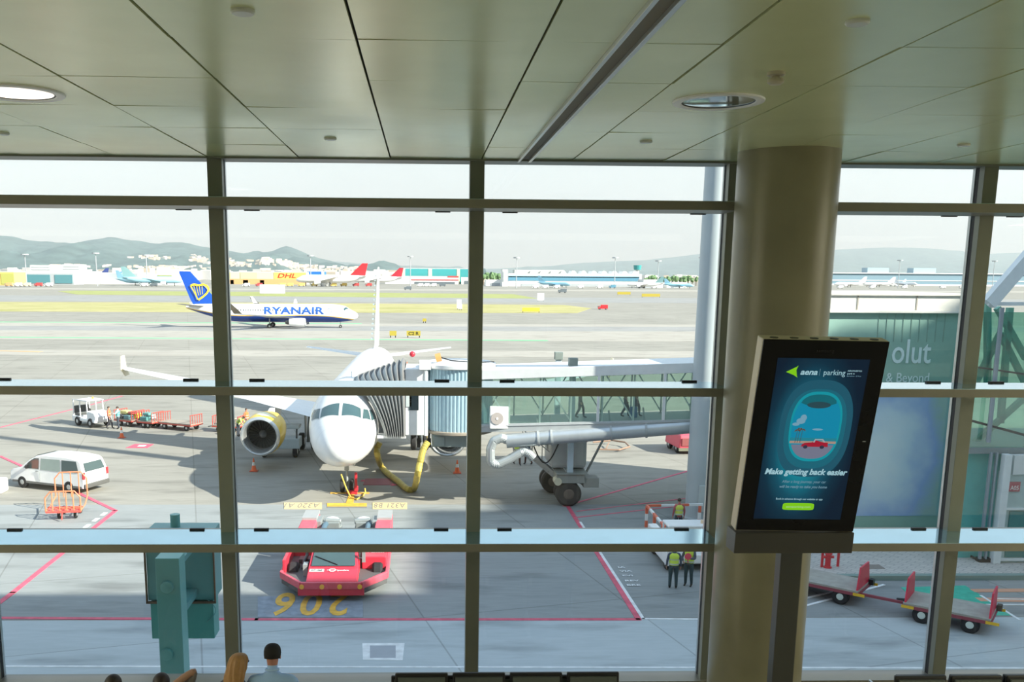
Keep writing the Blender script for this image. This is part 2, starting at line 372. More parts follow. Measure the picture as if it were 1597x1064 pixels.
def oval(cx, cy, rx, ry, p=2.6, n=64):
    out = []
    for i in range(n):
        a = 2*math.pi*i/n; c, s_ = math.cos(a), math.sin(a)
        out.append((cx+rx*abs(c)**(2/p)*(1 if c > 0 else -1), cy+ry*abs(s_)**(2/p)*(1 if s_ > 0 else -1)))
    return out
art('window_surround', oval(.53, .575, .40, .30), em('ad_a', (.012, .085, .13)), .0018)
art('window_surround', oval(.53, .575, .335, .245), em('ad_b', (.01, .12, .17)), .0021)
art('window_rim', oval(.53, .59, .285, .215), em('ad_c', (.005, .27, .33)), .0024)
art('aircraft_window', oval(.53, .59, .262, .198), em('ad_d', (.004, .22, .36)), .0027)
sh_ = [p for p in oval(.53, .59, .262, .198) if p[1] > .745]
sh_ = sorted(sh_, key=lambda p: p[0]); sh_ = sh_+[(.72, .735), (.62, .716), (.53, .71), (.43, .716), (.33, .735)]
art('window_shade', sh_, em('ad_e', (.006, .12, .15)), .003)
art('window_shade', oval(.53, .724, .13, .02, 2), em('ad_e2', (.02, .06, .075)), .0031)
gr = [p for p in oval(.53, .59, .262, .198) if p[1] < .485]; gr = sorted(gr, key=lambda p: p[0])
art('road', gr, em('ad_f', (.16, .17, .24)), .003)
art('beach', [(.272, .487), (.787, .487), (.788, .502), (.271, .502)], em('ad_g', (.34, .25, .2)), .0031)
art('sea', [(.27, .502), (.79, .502), (.79, .522), (.27, .522)], em('ad_h', (.015, .2, .26)), .0031)
for (cx, cy, rx, ry) in ((.36, .625, .05, .018), (.385, .645, .035, .02), (.31, .605, .04, .01), (.56, .575, .06, .006)): art('cloud', oval(cx, cy, rx, ry, 2, 20), em('ad_i', (.16, .32, .42)), .003)
carred = em('ad_j', (.33, .01, .03))
art('painted_car', [(.41, .467), (.41, .482), (.44, .49), (.52, .494), (.545, .508), (.55, .509), (.66, .494), (.70, .494), (.705, .467)], carred, .0034)
art('painted_car_roof', [(.53, .495), (.55, .516), (.64, .516), (.67, .498), (.655, .494), (.63, .509), (.56, .509), (.55, .494)], em('ad_k', (.3, .33, .36)), .0036)
for x in (.455, .64): art('painted_wheel', oval(x, .466, .025, .011, 2, 20), em('ad_l', (.03, .03, .06)), .0038)
for x, h in ((.33, .565), (.355, .575), (.385, .57)):
    art('palm_trunk', [(x-.003, .49), (x+.003, .49), (x+.012, h), (x+.007, h)], em('ad_m', (.05, .06, .07)), .0034)
    for a in range(7):
        t = a*math.pi/6; dx, dy = .038*math.cos(t), .012*math.sin(t)-.008
        art('palm_leaf', [(x+.009, h+.002), (x+.009+dx, h+dy), (x+.009+dx*.5, h+dy*.5+.009)], em('ad_n', (.10, .055, .03)), .0036)
green = em('ad_green', (.20, .55, .01)); txt = em('ad_text', (.32, .52, .58)); txt2 = em('ad_text_dim', (.14, .26, .33))
art('logo_mark', [(.11, .918), (.22, .95), (.235, .958), (.22, .93), (.235, .895), (.245, .885), (.2, .9)], green, .003)
def ptxt(name, s_, size, x, y, mt, bold=0., shear=0., width=None, al='LEFT', z=.0055):
    M = Mf @ Matrix.Translation((sx0+x*PW, sy0+y*PH, z)); return put_text(pic, name, s_, size, M, mt, bold, shear, 1, al, .0002, width)
ptxt('logo_text', 'aena', .052, .265, .905, txt, .0014, .25, PW*.185)
art('logo_divider', [(.475, .9), (.479, .9), (.479, .94), (.475, .94)], txt2, .003)
ptxt('logo_text', 'parking', .05, .515, .905, txt, .0, .0, PW*.235)
ptxt('small_text', 'AEROPUERTOS', .013, .775, .928, txt, .0002, 0, PW*.155)
ptxt('small_text', 'park it', .013, .775, .912, txt, .0002, 0, PW*.08)
ptxt('small_text', 'Barcelona - El Prat', .011, .775, .898, txt2, .0001, 0, PW*.155)
ptxt('headline', 'Make getting back easier', .055, .505, .292, txt, .0018, .22, PW*.93, 'CENTER')
ptxt('body_text', 'After a long journey, your car', .026, .505, .238, txt2, .0003, .2, PW*.50, 'CENTER')
ptxt('body_text', 'will be ready to take you home', .026, .505, .205, txt2, .0005, .2, PW*.54, 'CENTER')
ptxt('body_text', 'Book in advance through our website or app', .018, .485, .128, txt, .0002, 0, PW*.53, 'CENTER')
art('button', oval(.49, .083, .18, .023, 6), green, .003)
ptxt('button_text', 'aenaparking.com', .020, .49, .077, em('ad_bt', (.35, .6, .25)), .0002, 0, PW*.28, 'CENTER', .0055)
# ================================================================== the airfield
def ground_mat(name, c1, c2, streak=.25, crack=True, rough=.9):
    m_ = bpy.data.materials.new(name); m_.use_nodes = True; n = m_.node_tree; p = n.nodes['Principled BSDF']; p.inputs['Roughness'].default_value = rough
    p.inputs['Specular IOR Level'].default_value = .2
    tc = n.nodes.new('ShaderNodeTexCoord')
    def nz(scale, sc, det=5):
        mp = n.nodes.new('ShaderNodeMapping'); mp.inputs['Scale'].default_value = sc; n.links.new(tc.outputs['Object'], mp.inputs[0])
        q = n.nodes.new('ShaderNodeTexNoise'); q.inputs['Scale'].default_value = scale; q.inputs['Detail'].default_value = det; n.links.new(mp.outputs[0], q.inputs['Vector']); return q.outputs['Fac']
    a = nz(.35, (.25, 1.6, 1)); b_ = nz(2.5, (.4, 2.5, 1)); c_ = nz(.06, (1, 1, 1))
    ad = n.nodes.new('ShaderNodeMath'); ad.operation = 'ADD'; n.links.new(a, ad.inputs[0]); n.links.new(b_, ad.inputs[1])
    ad2 = n.nodes.new('ShaderNodeMath'); ad2.operation = 'ADD'; n.links.new(ad.outputs[0], ad2.inputs[0]); n.links.new(c_, ad2.inputs[1])
    r = n.nodes.new('ShaderNodeMapRange'); r.inputs['From Min'].default_value = 1.1; r.inputs['From Max'].default_value = 1.9; n.links.new(ad2.outputs[0], r.inputs[0])
    mx = n.nodes.new('ShaderNodeMix'); mx.data_type = 'RGBA'; mx.inputs[6].default_value = (*c1, 1); mx.inputs[7].default_value = (*c2, 1); n.links.new(r.outputs[0], mx.inputs[0])
    out = mx.outputs[2]
    # worn-in oil and rubber stains
    s1 = nz(.55, (.35, 1.3, 1), 6); rs = n.nodes.new('ShaderNodeMapRange'); rs.inputs['From Min'].default_value = .54; rs.inputs['From Max'].default_value = .72; rs.inputs['To Min'].default_value = 1; rs.inputs['To Max'].default_value = .66
    n.links.new(s1, rs.inputs[0]); ms = n.nodes.new('ShaderNodeVectorMath'); ms.operation = 'SCALE'; n.links.new(out, ms.inputs[0]); n.links.new(rs.outputs[0], ms.inputs['Scale']); out = ms.outputs[0]
    if crack:
        br = n.nodes.new('ShaderNodeTexBrick'); br.offset = 0; br.inputs['Scale'].default_value = 1; br.inputs['Mortar Size'].default_value = .03; br.inputs['Brick Width'].default_value = 7.5; br.inputs['Row Height'].default_value = 7.5
        br.inputs['Color1'].default_value = (1, 1, 1, 1); br.inputs['Color2'].default_value = (.95, .95, .95, 1); br.inputs['Mortar'].default_value = (.72, .71, .70, 1)
        mpp = n.nodes.new('ShaderNodeMapping'); mpp.inputs['Rotation'].default_value = (0, 0, R(-14)); n.links.new(tc.outputs['Object'], mpp.inputs[0]); n.links.new(mpp.outputs[0], br.inputs['Vector'])
        m2 = n.nodes.new('ShaderNodeMix'); m2.data_type = 'RGBA'; m2.blend_type = 'MULTIPLY'; m2.inputs[0].default_value = 1
        n.links.new(out, m2.inputs[6]); n.links.new(br.outputs['Color'], m2.inputs[7]); out = m2.outputs[2]
    n.links.new(out, p.inputs['Base Color']); return m_
apron = ground_mat('apron_concrete', (.255, .245, .215), (.35, .335, .295))
b = MB(); b.bb((-2500, 10.6, -.5), (2500, 5600, 0)); st(b.build('ground', apron))
near = ground_mat('near_asphalt', (.41, .46, .475), (.49, .54, .56))
b = MB(); b.flat([(-60, 10.7), (60, 10.7), (60, G(700, 967).y), (-60, G(300, 967).y)], .012); st(b.build('service_road', near))
mid = ground_mat('mid_concrete', (.25, .27, .27), (.32, .34, .34))
b = MB(); b.flat([(-60, G(0,967).y), (60, G(300,967).y), (60, 47.2), (-60, 47.0)], .006); st(b.build('stand_apron', mid))
grass_m = ground_mat('dry_grass', (.30, .30, .10), (.50, .44, .24), crack=False)
grass_g = ground_mat('green_grass', (.27, .31, .10), (.38, .38, .17), crack=False)
asph = ground_mat('taxiway_asphalt', (.35, .325, .285), (.41, .39, .345), crack=False)
asph_d = ground_mat('runway_asphalt', (.27, .27, .26), (.33, .33, .32), crack=False)
def band(name, pts, mt, z, kind='structure'):
    b = MB(); b.flat([G(x, y) for x, y in pts], z); o = b.build(name, mt); o['kind'] = kind; return o
band('taxiway', [(-300, 502), (-300, 528), (1800, 535), (1800, 509)], asph, .02)
band('taxiway', [(-300, 545), (-300, 553), (1800, 560), (1800, 550)], asph, .02)
band('taxiway', [(-300, 508), (-300, 515), (1700, 518), (1700, 511)], asph_d, .03)
band('runway', [(-500, 458.5), (-500, 467.5), (2000, 476), (2000, 469)], asph_d, .03)
band('grass_strip', [(-500, 470), (-500, 484), (400, 487.5), (900, 488.5), (922, 481), (880, 476), (400, 472.5)], grass_m, .06, 'stuff')
band('grass_strip', [(115, 453.5), (90, 454.5), (120, 459.5), (600, 464), (840, 466), (800, 459), (600, 457)], grass_g, .06, 'stuff')
band('runway', [(-500, 447.5), (-500, 449.5), (2000, 458), (2000, 455.5)], asph, .04)
# painted markings
redl = mat('red_line_paint', (.62, .10, .16), .7, noise_amt=.2); whl = mat('white_line_paint', (.72, .74, .75), .7, noise_amt=.15)
yll = mat('yellow_line_paint', (.72, .42, .06), .7, noise_amt=.2); gnl = mat('green_line_paint', (.16, .52, .26), .7, noise_amt=.1)
def line(name, pts, wd, mt, z=.018):
    b = MB()
    for (x0, y0), (x1, y1) in zip(pts, pts[1:]):
        a, c = G(x0, y0), G(x1, y1); d = (c-a).normalized(); nrm = Vector((-d.y, d.x, 0))*wd/2; e = d*wd*.3
        b.flat([a-nrm-e, c-nrm+e, c+nrm+e, a+nrm-e], z)
    o = b.build(name, mt); st(o); return o
def dash(name, a, c, k, wd, mt, z=.02, fill=.5):
    b = MB(); a, c = G(*a), G(*c)
    d = (c-a).normalized(); nrm = Vector((-d.y, d.x, 0))*wd/2; L = (c-a).length
    for i in range(k):
        p = a+d*L*i/k; q = p+d*L/k*fill; b.flat([p-nrm, q-nrm, q+nrm, p+nrm], z)
    o = b.build(name, mt); st(o)
line('red_line_marking', [(0, 712), (40, 730), (180, 797), (20, 925), (-60, 985)], .22, redl, .022)
line('red_line_marking', [(-100, 964), (400, 967), (996, 967), (878, 778)], .20, redl, .024)
line('red_line_marking', [(0, 667), (60, 652), (140, 632), (190, 618)], .2, redl)
line('red_line_marking', [(880, 790), (1080, 733)], .16, redl)
line('red_line_marking', [(895, 808), (1085, 787)], .12, redl)
line('red_line_marking', [(900, 798), (1085, 776)], .1, redl)
line('white_line_marking', [(905, 815), (1003, 966), (1110, 967)], .12, whl, .026)
dash('white_line_marking', (165, 800), (95, 850), 5, .2, whl)
line('white_line_marking', [(-50, 1040), (1597, 1043)], .10, whl, .02)
line('green_line_marking', [(-300, 524.5), (850, 531.5)], 1.6, gnl, .045)
line('green_line_marking', [(-300, 501), (560, 505)], 2.0, gnl, .045)
line('yellow_line_marking', [(-200, 538), (-100, 545), (60, 549)], 1.2, mat('ochre_paint', (.55, .36, .2), .8), .045)
# nose-wheel stop bars and numbered panels
def rect_px(name, x0, y0, x1, y1, mt, z):
    b = MB(); b.flat([G(x0, y1), G(x1, y1), G(x1+(x0-x1)*0, y0), G(x0, y0)], z); o = b.build(name, mt); st(o); return o
stain = mat('dark_stain', (.20, .20, .19), .8)
rect_px('stop_bar_marking', 510, 785.5, 572, 790.5, yll, .022); rect_px('stop_bar_marking', 510, 791, 572, 792.5, stain, .022)
rect_px('stop_bar_marking', 515, 768.5, 576, 770.5, yll, .022)
b = MB(); b.flat([G(539, 787), G(551, 787), G(553, 770), G(545, 770)], .024); st(b.build('stop_bar_marking', yll))
pale = mat('pale_yellow_panel', (.70, .53, .28), .7, noise_amt=.1)
for (x0, x1, s_) in ((443, 502, 'A320 A1'), (581, 635, 'A321 B8')):
    rect_px('panel_marking', x0, 784.5, x1, 794.5, pale, .022)
    a, c = G(x1-3, 786), G(x0+3, 786)
    vs, fs = text_mesh(s_, 1.0, .0, 0, 1.1, .0)
    W_ = max(v.x for v in vs); H_ = max(v.y for v in vs); b = MB()
    d = (c-a); dn = Vector((0, G(x0, 793).y-G(x0, 786).y, 0))
    b.add([a+d*(v.x/W_)+dn*(v.y/H_)*.95+Vector((0, 0, .026)) for v in vs], fs); st(b.build('panel_lettering', stain))
# stand number 206, painted to be read from the aircraft
b = MB(); b.flat([G(402, 964), G(566, 964), G(566, 931), G(402, 931)], .020); st(b.build('number_panel', mat('number_panel_paint', (.23, .27, .32), .8, noise_amt=.2)))
vs, fs = text_mesh('206', 1.0, .018, 0, 1.25, .0)
x0 = min(v.x for v in vs); x1 = max(v.x for v in vs); y1 = max(v.y for v in vs)
A_, B_ = G(548, 927), G(434, 927); dn = Vector((0, G(434, 962).y-G(434, 927).y, 0))
b = MB(); b.add([A_+(B_-A_)*((v.x-x0)/(x1-x0))+dn*(v.y/y1)+Vector((0, 0, .03)) for v in vs], fs); st(b.build('stand_number', yll))
b = MB(); b.flat([G(565, 1004), G(631, 1004), G(628, 1031), G(566, 1030)], .02); b.flat([G(577, 1008), G(617, 1008), G(617, 1027), G(577, 1027)], .024, 1)
st(b.build('manhole_cover', [whl, mat('manhole_grey', (.33, .36, .40), .6)]))
b = MB()
b.flat([G(196, 699), G(210, 693), G(240, 693), G(230, 699)], .02); b.flat([G(214, 697), G(217, 695), G(229, 695), G(225, 697)], .024, 1)
st(b.build('red_box_marking', [redl, whl]))
# vertical lettering by the road edge on the right
for i, (x, y) in enumerate(((986, 915), (983, 908), (979, 900), (975, 893), (972, 887))):
    vs, fs = text_mesh('BREVIA'[i:i+3], .36, .01, 0, 1, 0); b = MB()
    o0 = G(x-8, y); b.add([o0+Vector((v.x*.9, v.y*.7, .03)) for v in vs], fs); st(b.build('road_lettering', whl))
line('red_line_marking', [(566, 750), (600, 752), (614, 757)], .35, redl); 
b = MB(); b.flat([G(566, 757), G(612, 757), G(608, 747), G(570, 747)], .02); st(b.build('red_box_marking', mat('dull_red', (.33, .12, .13), .8)))
# ------------------------------------------------------------------ hills, town, haze
def ridge(name, pts, Y, base_Y, mt, amp, cols=170, rows=14, seed=0):
    xs = [p[0] for p in pts]; b = MB(); grid = []
    for j in range(rows):
        t = j/(rows-1)
        for i in range(cols):
            px = xs[0]+(xs[-1]-xs[0])*i/(cols-1)
            k = max(q for q in range(len(xs)-1) if xs[q] <= px+1e-6); u = (px-xs[k])/(xs[k+1]-xs[k]); py = pts[k][1]*(1-u)+pts[k+1][1]*u
            P = PY(px, py, Y); yy = base_Y+(Y-base_Y)*t; h = P.z*(t**1.15)
            nn = noise.fractal(Vector((P.x/500+seed, yy/500, seed)), 1, 2, 5)
            z = max(-5, h+nn*amp*math.sin(math.pi*min(t*.98+.02, 1))**.7*(1 if t < 1 else 0)+noise.fractal(Vector((P.x/90, yy/90, 3)), 1, 2, 4)*amp*.08)
            grid.append(Vector((P.x*(yy/Y)*.6+P.x*.4, yy, z)))
    for i in range(cols): grid.append(Vector((grid[(rows-1)*cols+i].x, Y+900, -5)))
    rows += 1
    fs = [(j*cols+i, j*cols+i+1, (j+1)*cols+i+1, (j+1)*cols+i) for j in range(rows-1) for i in range(cols-1)]
    b.add(grid, fs); o = b.build(name, mt, smooth=True, angle=180); st(o); return o
hillm = mat('forest_hills', (.085, .14, .135), .95, noise_amt=.35, scale=.012)
ridge('hills', [(-500, 392), (-300, 385), (-100, 370), (0, 368), (20, 369), (45, 375), (90, 379), (125, 378), (150, 373), (168, 369.5), (190, 372), (215, 376), (245, 380), (268, 378), (290, 378.5), (310, 384), (335, 388), (365, 393), (385, 395), (403, 391), (420, 393), (435, 388), (450, 384), (462, 388), (480, 397), (505, 405), (535, 412), (580, 420), (640, 424), (740, 428)], 5600, 3300, hillm, 90)
ridge('hills', [(430, 426), (520, 408), (560, 411), (640, 415), (760, 420), (860, 415), (910, 410), (950, 408), (1000, 406), (1050, 401), (1095, 396), (1160, 394), (1250, 392), (1300, 390), (1350, 387), (1400, 386), (1440, 387), (1490, 391), (1540, 396), (1600, 394), (1800, 400), (2200, 420)], 9500, 6800, hillm, 60, seed=4)
def volume(name, a, c, dens, col):
    m_ = bpy.data.materials.new(name); m_.use_nodes = True; n = m_.node_tree; n.nodes.clear()
    o = n.nodes.new('ShaderNodeOutputMaterial'); v = n.nodes.new('ShaderNodeVolumeScatter'); v.inputs['Color'].default_value = (*col, 1); v.inputs['Density'].default_value = dens; v.inputs['Anisotropy'].default_value = .0
    n.links.new(v.outputs[0], o.inputs['Volume'])
    b = MB(); b.bb(a, c); ob = b.build(name, m_); st(ob); return ob
volume('haze', (-7000, 1500, -20), (7000, 11500, 1200), 2.6e-4, (.35, .48, .55))
# ================================================================== aircraft
def interp(st_, y):
    if y <= st_[0][0]: return st_[0][1:]
    for a, c in zip(st_, st_[1:]):
        if a[0] <= y <= c[0]:
            t = (y-a[0])/(c[0]-a[0]); t2 = t
            return tuple(p+(q-p)*t2 for p, q in zip(a[1:], c[1:]))
    return st_[-1][1:]
class Fus:
    """fuselage along local -Y -> +Y (nose at y=0); stations: y, z bottom, z top, half width"""
    def __init__(s, stn): s.s = stn
    def p(s, y, th, off=0.):     # th from the crown, + to +X
        zb, zt, hw = interp(s.s, y); c = (zb+zt)/2; h = (zt-zb)/2
        # widest point slightly below the middle near the nose
        x = (hw+off)*math.sin(th); z = c+(h+off)*math.cos(th); return Vector((x, y, z))
    def at_z(s, y, z, side, off=0.):
        zb, zt, hw = interp(s.s, y); c = (zb+zt)/2; h = (zt-zb)/2; q = max(-1, min(1, (z-c)/h)); return Vector((side*(hw*math.sqrt(1-q*q)+off), y, z))
    def mesh(s, n=48, step=.5, L=None):
        ys = []; L = L or s.s[-1][0]; y = s.s[0][0]
        dense = [.0, .03, .08, .16, .28, .42, .6, .8, 1.05, 1.3, 1.6, 1.9, 2.2, 2.5, 2.8, 3.2, 3.6, 4, 4.5, 5, 5.6, 6.2]
        ys = dense+[6.2+(L-6.2)*i/40 for i in range(1, 41)]
        b = MB(); b.loft([[s.p(y, 2*math.pi*j/n) for j in range(n)] for y in ys]); return b
NOSE = [(0, 3.22, 3.34, .06), (.03, 3.08, 3.48, .22), (.08, 2.95, 3.62, .36), (.16, 2.82, 3.74, .50), (.28, 2.70, 3.88, .64), (.42, 2.59, 4.0, .77), (.6, 2.49, 4.13, .90),
        (.8, 2.40, 4.25, 1.02), (1.05, 2.30, 4.38, 1.15), (1.3, 2.22, 4.49, 1.26), (1.6, 2.14, 4.62, 1.38), (1.9, 2.08, 4.80, 1.48), (2.2, 2.03, 5.02, 1.56), (2.5, 1.98, 5.22, 1.63),
        (2.8, 1.95, 5.40, 1.69), (3.2, 1.91, 5.58, 1.76), (3.6, 1.88, 5.71, 1.82), (4.2, 1.85, 5.83, 1.88), (5, 1.82, 5.92, 1.94), (6.2, 1.80, 5.96, 1.975)]
A320 = NOSE+[(24, 1.80, 5.96, 1.975), (26, 1.92, 5.96, 1.95), (28, 2.25, 5.95, 1.85), (30, 2.75, 5.92, 1.66), (32, 3.3, 5.85, 1.40), (34, 3.85, 5.70, 1.08), (36, 4.4, 5.45, .68), (37.2, 4.75, 5.2, .32), (37.57, 4.9, 5.05, .1)]
def airfoil(le, te, zc, th, vertical=False, n=9):
    """ring of points around a section: le/te are (x,y), thickness th"""
    up, dn = [], []
    for i in range(n):
        t = i/(n-1); yt = th*2.6*(.2969*math.sqrt(t)-.126*t-.3516*t*t+.2843*t**3-.1015*t**4)
        x = le[0]+(te[0]-le[0])*t; y = le[1]+(te[1]-le[1])*t
        if vertical: up.append(Vector((yt, y, zc))); dn.append(Vector((-yt, y, zc)))
        else: up.append(Vector((x, y, zc+yt))); dn.append(Vector((x, y, zc-yt*.7)))
    return up+dn[::-1][1:-1]
def wing(secs): b = MB(); b.loft([airfoil(*q) for q in secs]); return b
def windows_side(fu, par, y0, y1, z, side, pitch=.53, w_=.23, h_=.33):
    y = y0
    while y < y1:
        c = [fu.at_z(y+dx, z+dz, side, .012) for dx, dz in ((-w_/2, -h_/2), (w_/2, -h_/2), (w_/2, h_/2), (-w_/2, h_/2))]
        b = MB(); b.add(c, [(0, 1, 2, 3)]); b.build('cabin_window', darkglass, par); y += pitch
def surfpatch(fu, corners, off=.012, k=7):
    """corners: 4 (y, thDeg): bl, br, tr, tl"""
    b = MB(); vs = []
    for j in range(k+1):
        for i in range(k+1):
            u, v = i/k, j/k
            y = (corners[0][0]*(1-u)+corners[1][0]*u)*(1-v)+(corners[3][0]*(1-u)+corners[2][0]*u)*v
            t = (corners[0][1]*(1-u)+corners[1][1]*u)*(1-v)+(corners[3][1]*(1-u)+corners[2][1]*u)*v
            vs.append(fu.p(y, R(t), off))
    fs = [(j*(k+1)+i, j*(k+1)+i+1, (j+1)*(k+1)+i+1, (j+1)*(k+1)+i) for j in range(k) for i in range(k)]
    b.add(vs, fs); return b
def wheel(b, c, r, wd, axis='X', mi=0, hub=1, n=24):
    p = [(r*.55, -wd/2), (r*.85, -wd/2), (r, -wd*.3), (r, wd*.3), (r*.85, wd/2), (r*.55, wd/2)]
    b.lathe([(.01, -wd*.35)]+p+[(.01, wd*.35)], c, n, mi, axis)
    b.lathe([(.01, -wd*.52), (r*.3, -wd*.52), (r*.5, -wd*.42), (r*.5, wd*.42), (r*.3, wd*.52), (.01, wd*.52)], c, n, hub, axis)
hubm = mat('wheel_hub', (.55, .56, .56), .4, .6)
def engine(parent, x, y, z, r, L, cowl_m, lip_m, extra=None, n=48):
    T = None
    b = MB(); b.lathe([(r*.70, .55), (r*.76, .25), (r*.80, .08), (r*.86, .0), (r*.93, .02), (r*.97, .12), (r*.99, .22)], (x, y, z), n, 0, 'Y')
    # open ring: drop caps by building manually
    def open_lathe(prof, name, mt, par):
        bb = MB(); rings = []
        for rr, h in prof: rings.append([Vector((x+rr*math.cos(2*math.pi*j/n), y+h, z-rr*math.sin(2*math.pi*j/n))) for j in range(n)])
        bb.loft(rings, False); return bb.build(name, mt, par, smooth=True)
    cw = open_lathe([(r*.99, .22), (r*1.03, .6), (r*1.05, 1.2), (r*1.03, 2.0), (r*.95, 2.8), (r*.86, L)], 'engine_cowling', cowl_m, parent)
    open_lathe([(r*.74, .75), (r*.77, .45), (r*.79, .2), (r*.82, .06), (r*.87, .0), (r*.93, .03), (r*.97, .12), (r*.99, .225)], 'inlet_lip', lip_m, cw)
    open_lathe([(r*.74, .75), (r*.74, 1.3)], 'inlet_duct', mat('inlet_liner', (.22, .22, .21), .5), cw)
    b = MB(); b.lathe([(r*.74, 1.3), (r*.74, 1.34)], (x, y, z), n, 0, 'Y'); b.build('fan_back', black, cw)
    fb = MB()
    for k in range(24):
        a = 2*math.pi*k/24; a2 = a+.20
        p = lambda rr, an, h: Vector((x+rr*math.cos(an), y+h, z+rr*math.sin(an)))
        fb.add([p(r*.2, a, 1.15), p(r*.73, a-.03, 1.1), p(r*.73, a2-.06, 1.25), p(r*.2, a2+.05, 1.25)], [(0, 1, 2, 3)])
    fb.build('fan_blades', mat('fan_metal', (.16, .155, .15), .4, .6), cw)
    b = MB(); b.lathe([(.01, .75), (r*.1, .85), (r*.2, 1.12), (r*.2, 1.2)], (x, y, z), 24, 0, 'Y'); b.build('spinner', mat('spinner_grey', (.15, .15, .15), .4), cw, smooth=True)
    b = MB(); b.lathe([(r*.62, L-.6), (r*.5, L+.5), (r*.3, L+.9)], (x, y, z), 24, 0, 'Y'); b.build('exhaust_nozzle', darkmetal, cw, smooth=True)
    return cw
# ------------------------------------------------------------------ the parked jet seen nose on
fu = Fus(A320)
NG = Vector((-4.17, 49.9, 0))
T = thing('parked_airliner', 'white twin-engined airliner parked nose on at the gate with yellow engine cowling', 'airplane', NG, R(-.6))
def sh(b, d=(0, -5.07, 0)):
    for i in range(len(b.v)): b.v[i] = b.v[i]+Vector(d)
    return b
OFF = Vector((0, -5.07, 0))
class FusO(Fus):
    def p(s, y, th, off=0.): return Fus.p(s, y, th, off)+OFF
    def at_z(s, y, z, side, off=0.): return Fus.at_z(s, y, z, side, off)+OFF
fu = FusO(A320)
fm = fu.mesh(64).build('fuselage', white_body, T, smooth=True, angle=60)
ckg = mat('cockpit_glass', (.05, .10, .11), .06, 0, .9); 
CW = [((1.78, 3), (2.08, 42), (2.62, 36), (2.56, 3)), ((2.12, 45.5), (2.62, 63), (3.0, 50), (2.72, 41)), ((2.68, 66), (3.35, 72), (3.38, 57), (3.08, 52))]
for cset in CW:
    for sgn in (-1, 1):
        cc = [(y, a*sgn) for y, a in cset]
        # frame slightly larger
        cy = sum(c[0] for c in cc)/4; ca = sum(c[1] for c in cc)/4
        big = [(cy+(y-cy)*1.16, ca+(a-ca)*1.10) for y, a in cc]
        fr_ = surfpatch(fu, big, .006).build('cockpit_window', mat('window_frame_grey', (.55, .57, .57), .4), fm, smooth=True)
        surfpatch(fu, cc, .014).build('pane', ckg, fr_, smooth=True)
for sd in (-1, 1):
    windows_side(fu, fm, 7.5, 30, 4.55, sd)
    # forward door outline
    b = MB()
    for (ya, yb, za, zb) in ((5.2, 5.24, 3.3, 5.1), (6.0, 6.04, 3.3, 5.1), (5.2, 6.04, 5.08, 5.12)):
        b.add([fu.at_z(y, z, sd, .012) for y, z in ((ya, za), (yb, za), (yb, zb), (ya, zb))], [(0, 1, 2, 3)])
    b.build('door_outline', greymetal, fm)
# radome seam ring
b = MB(); n_s = 48
b.loft([[fu.p(.98, 2*math.pi*j/n_s, .004) for j in range(n_s)], [fu.p(1.0, 2*math.pi*j/n_s, .004) for j in range(n_s)]], False); b.build('radome_seam', mat('seam_grey', (.6, .61, .6), .5), fm)
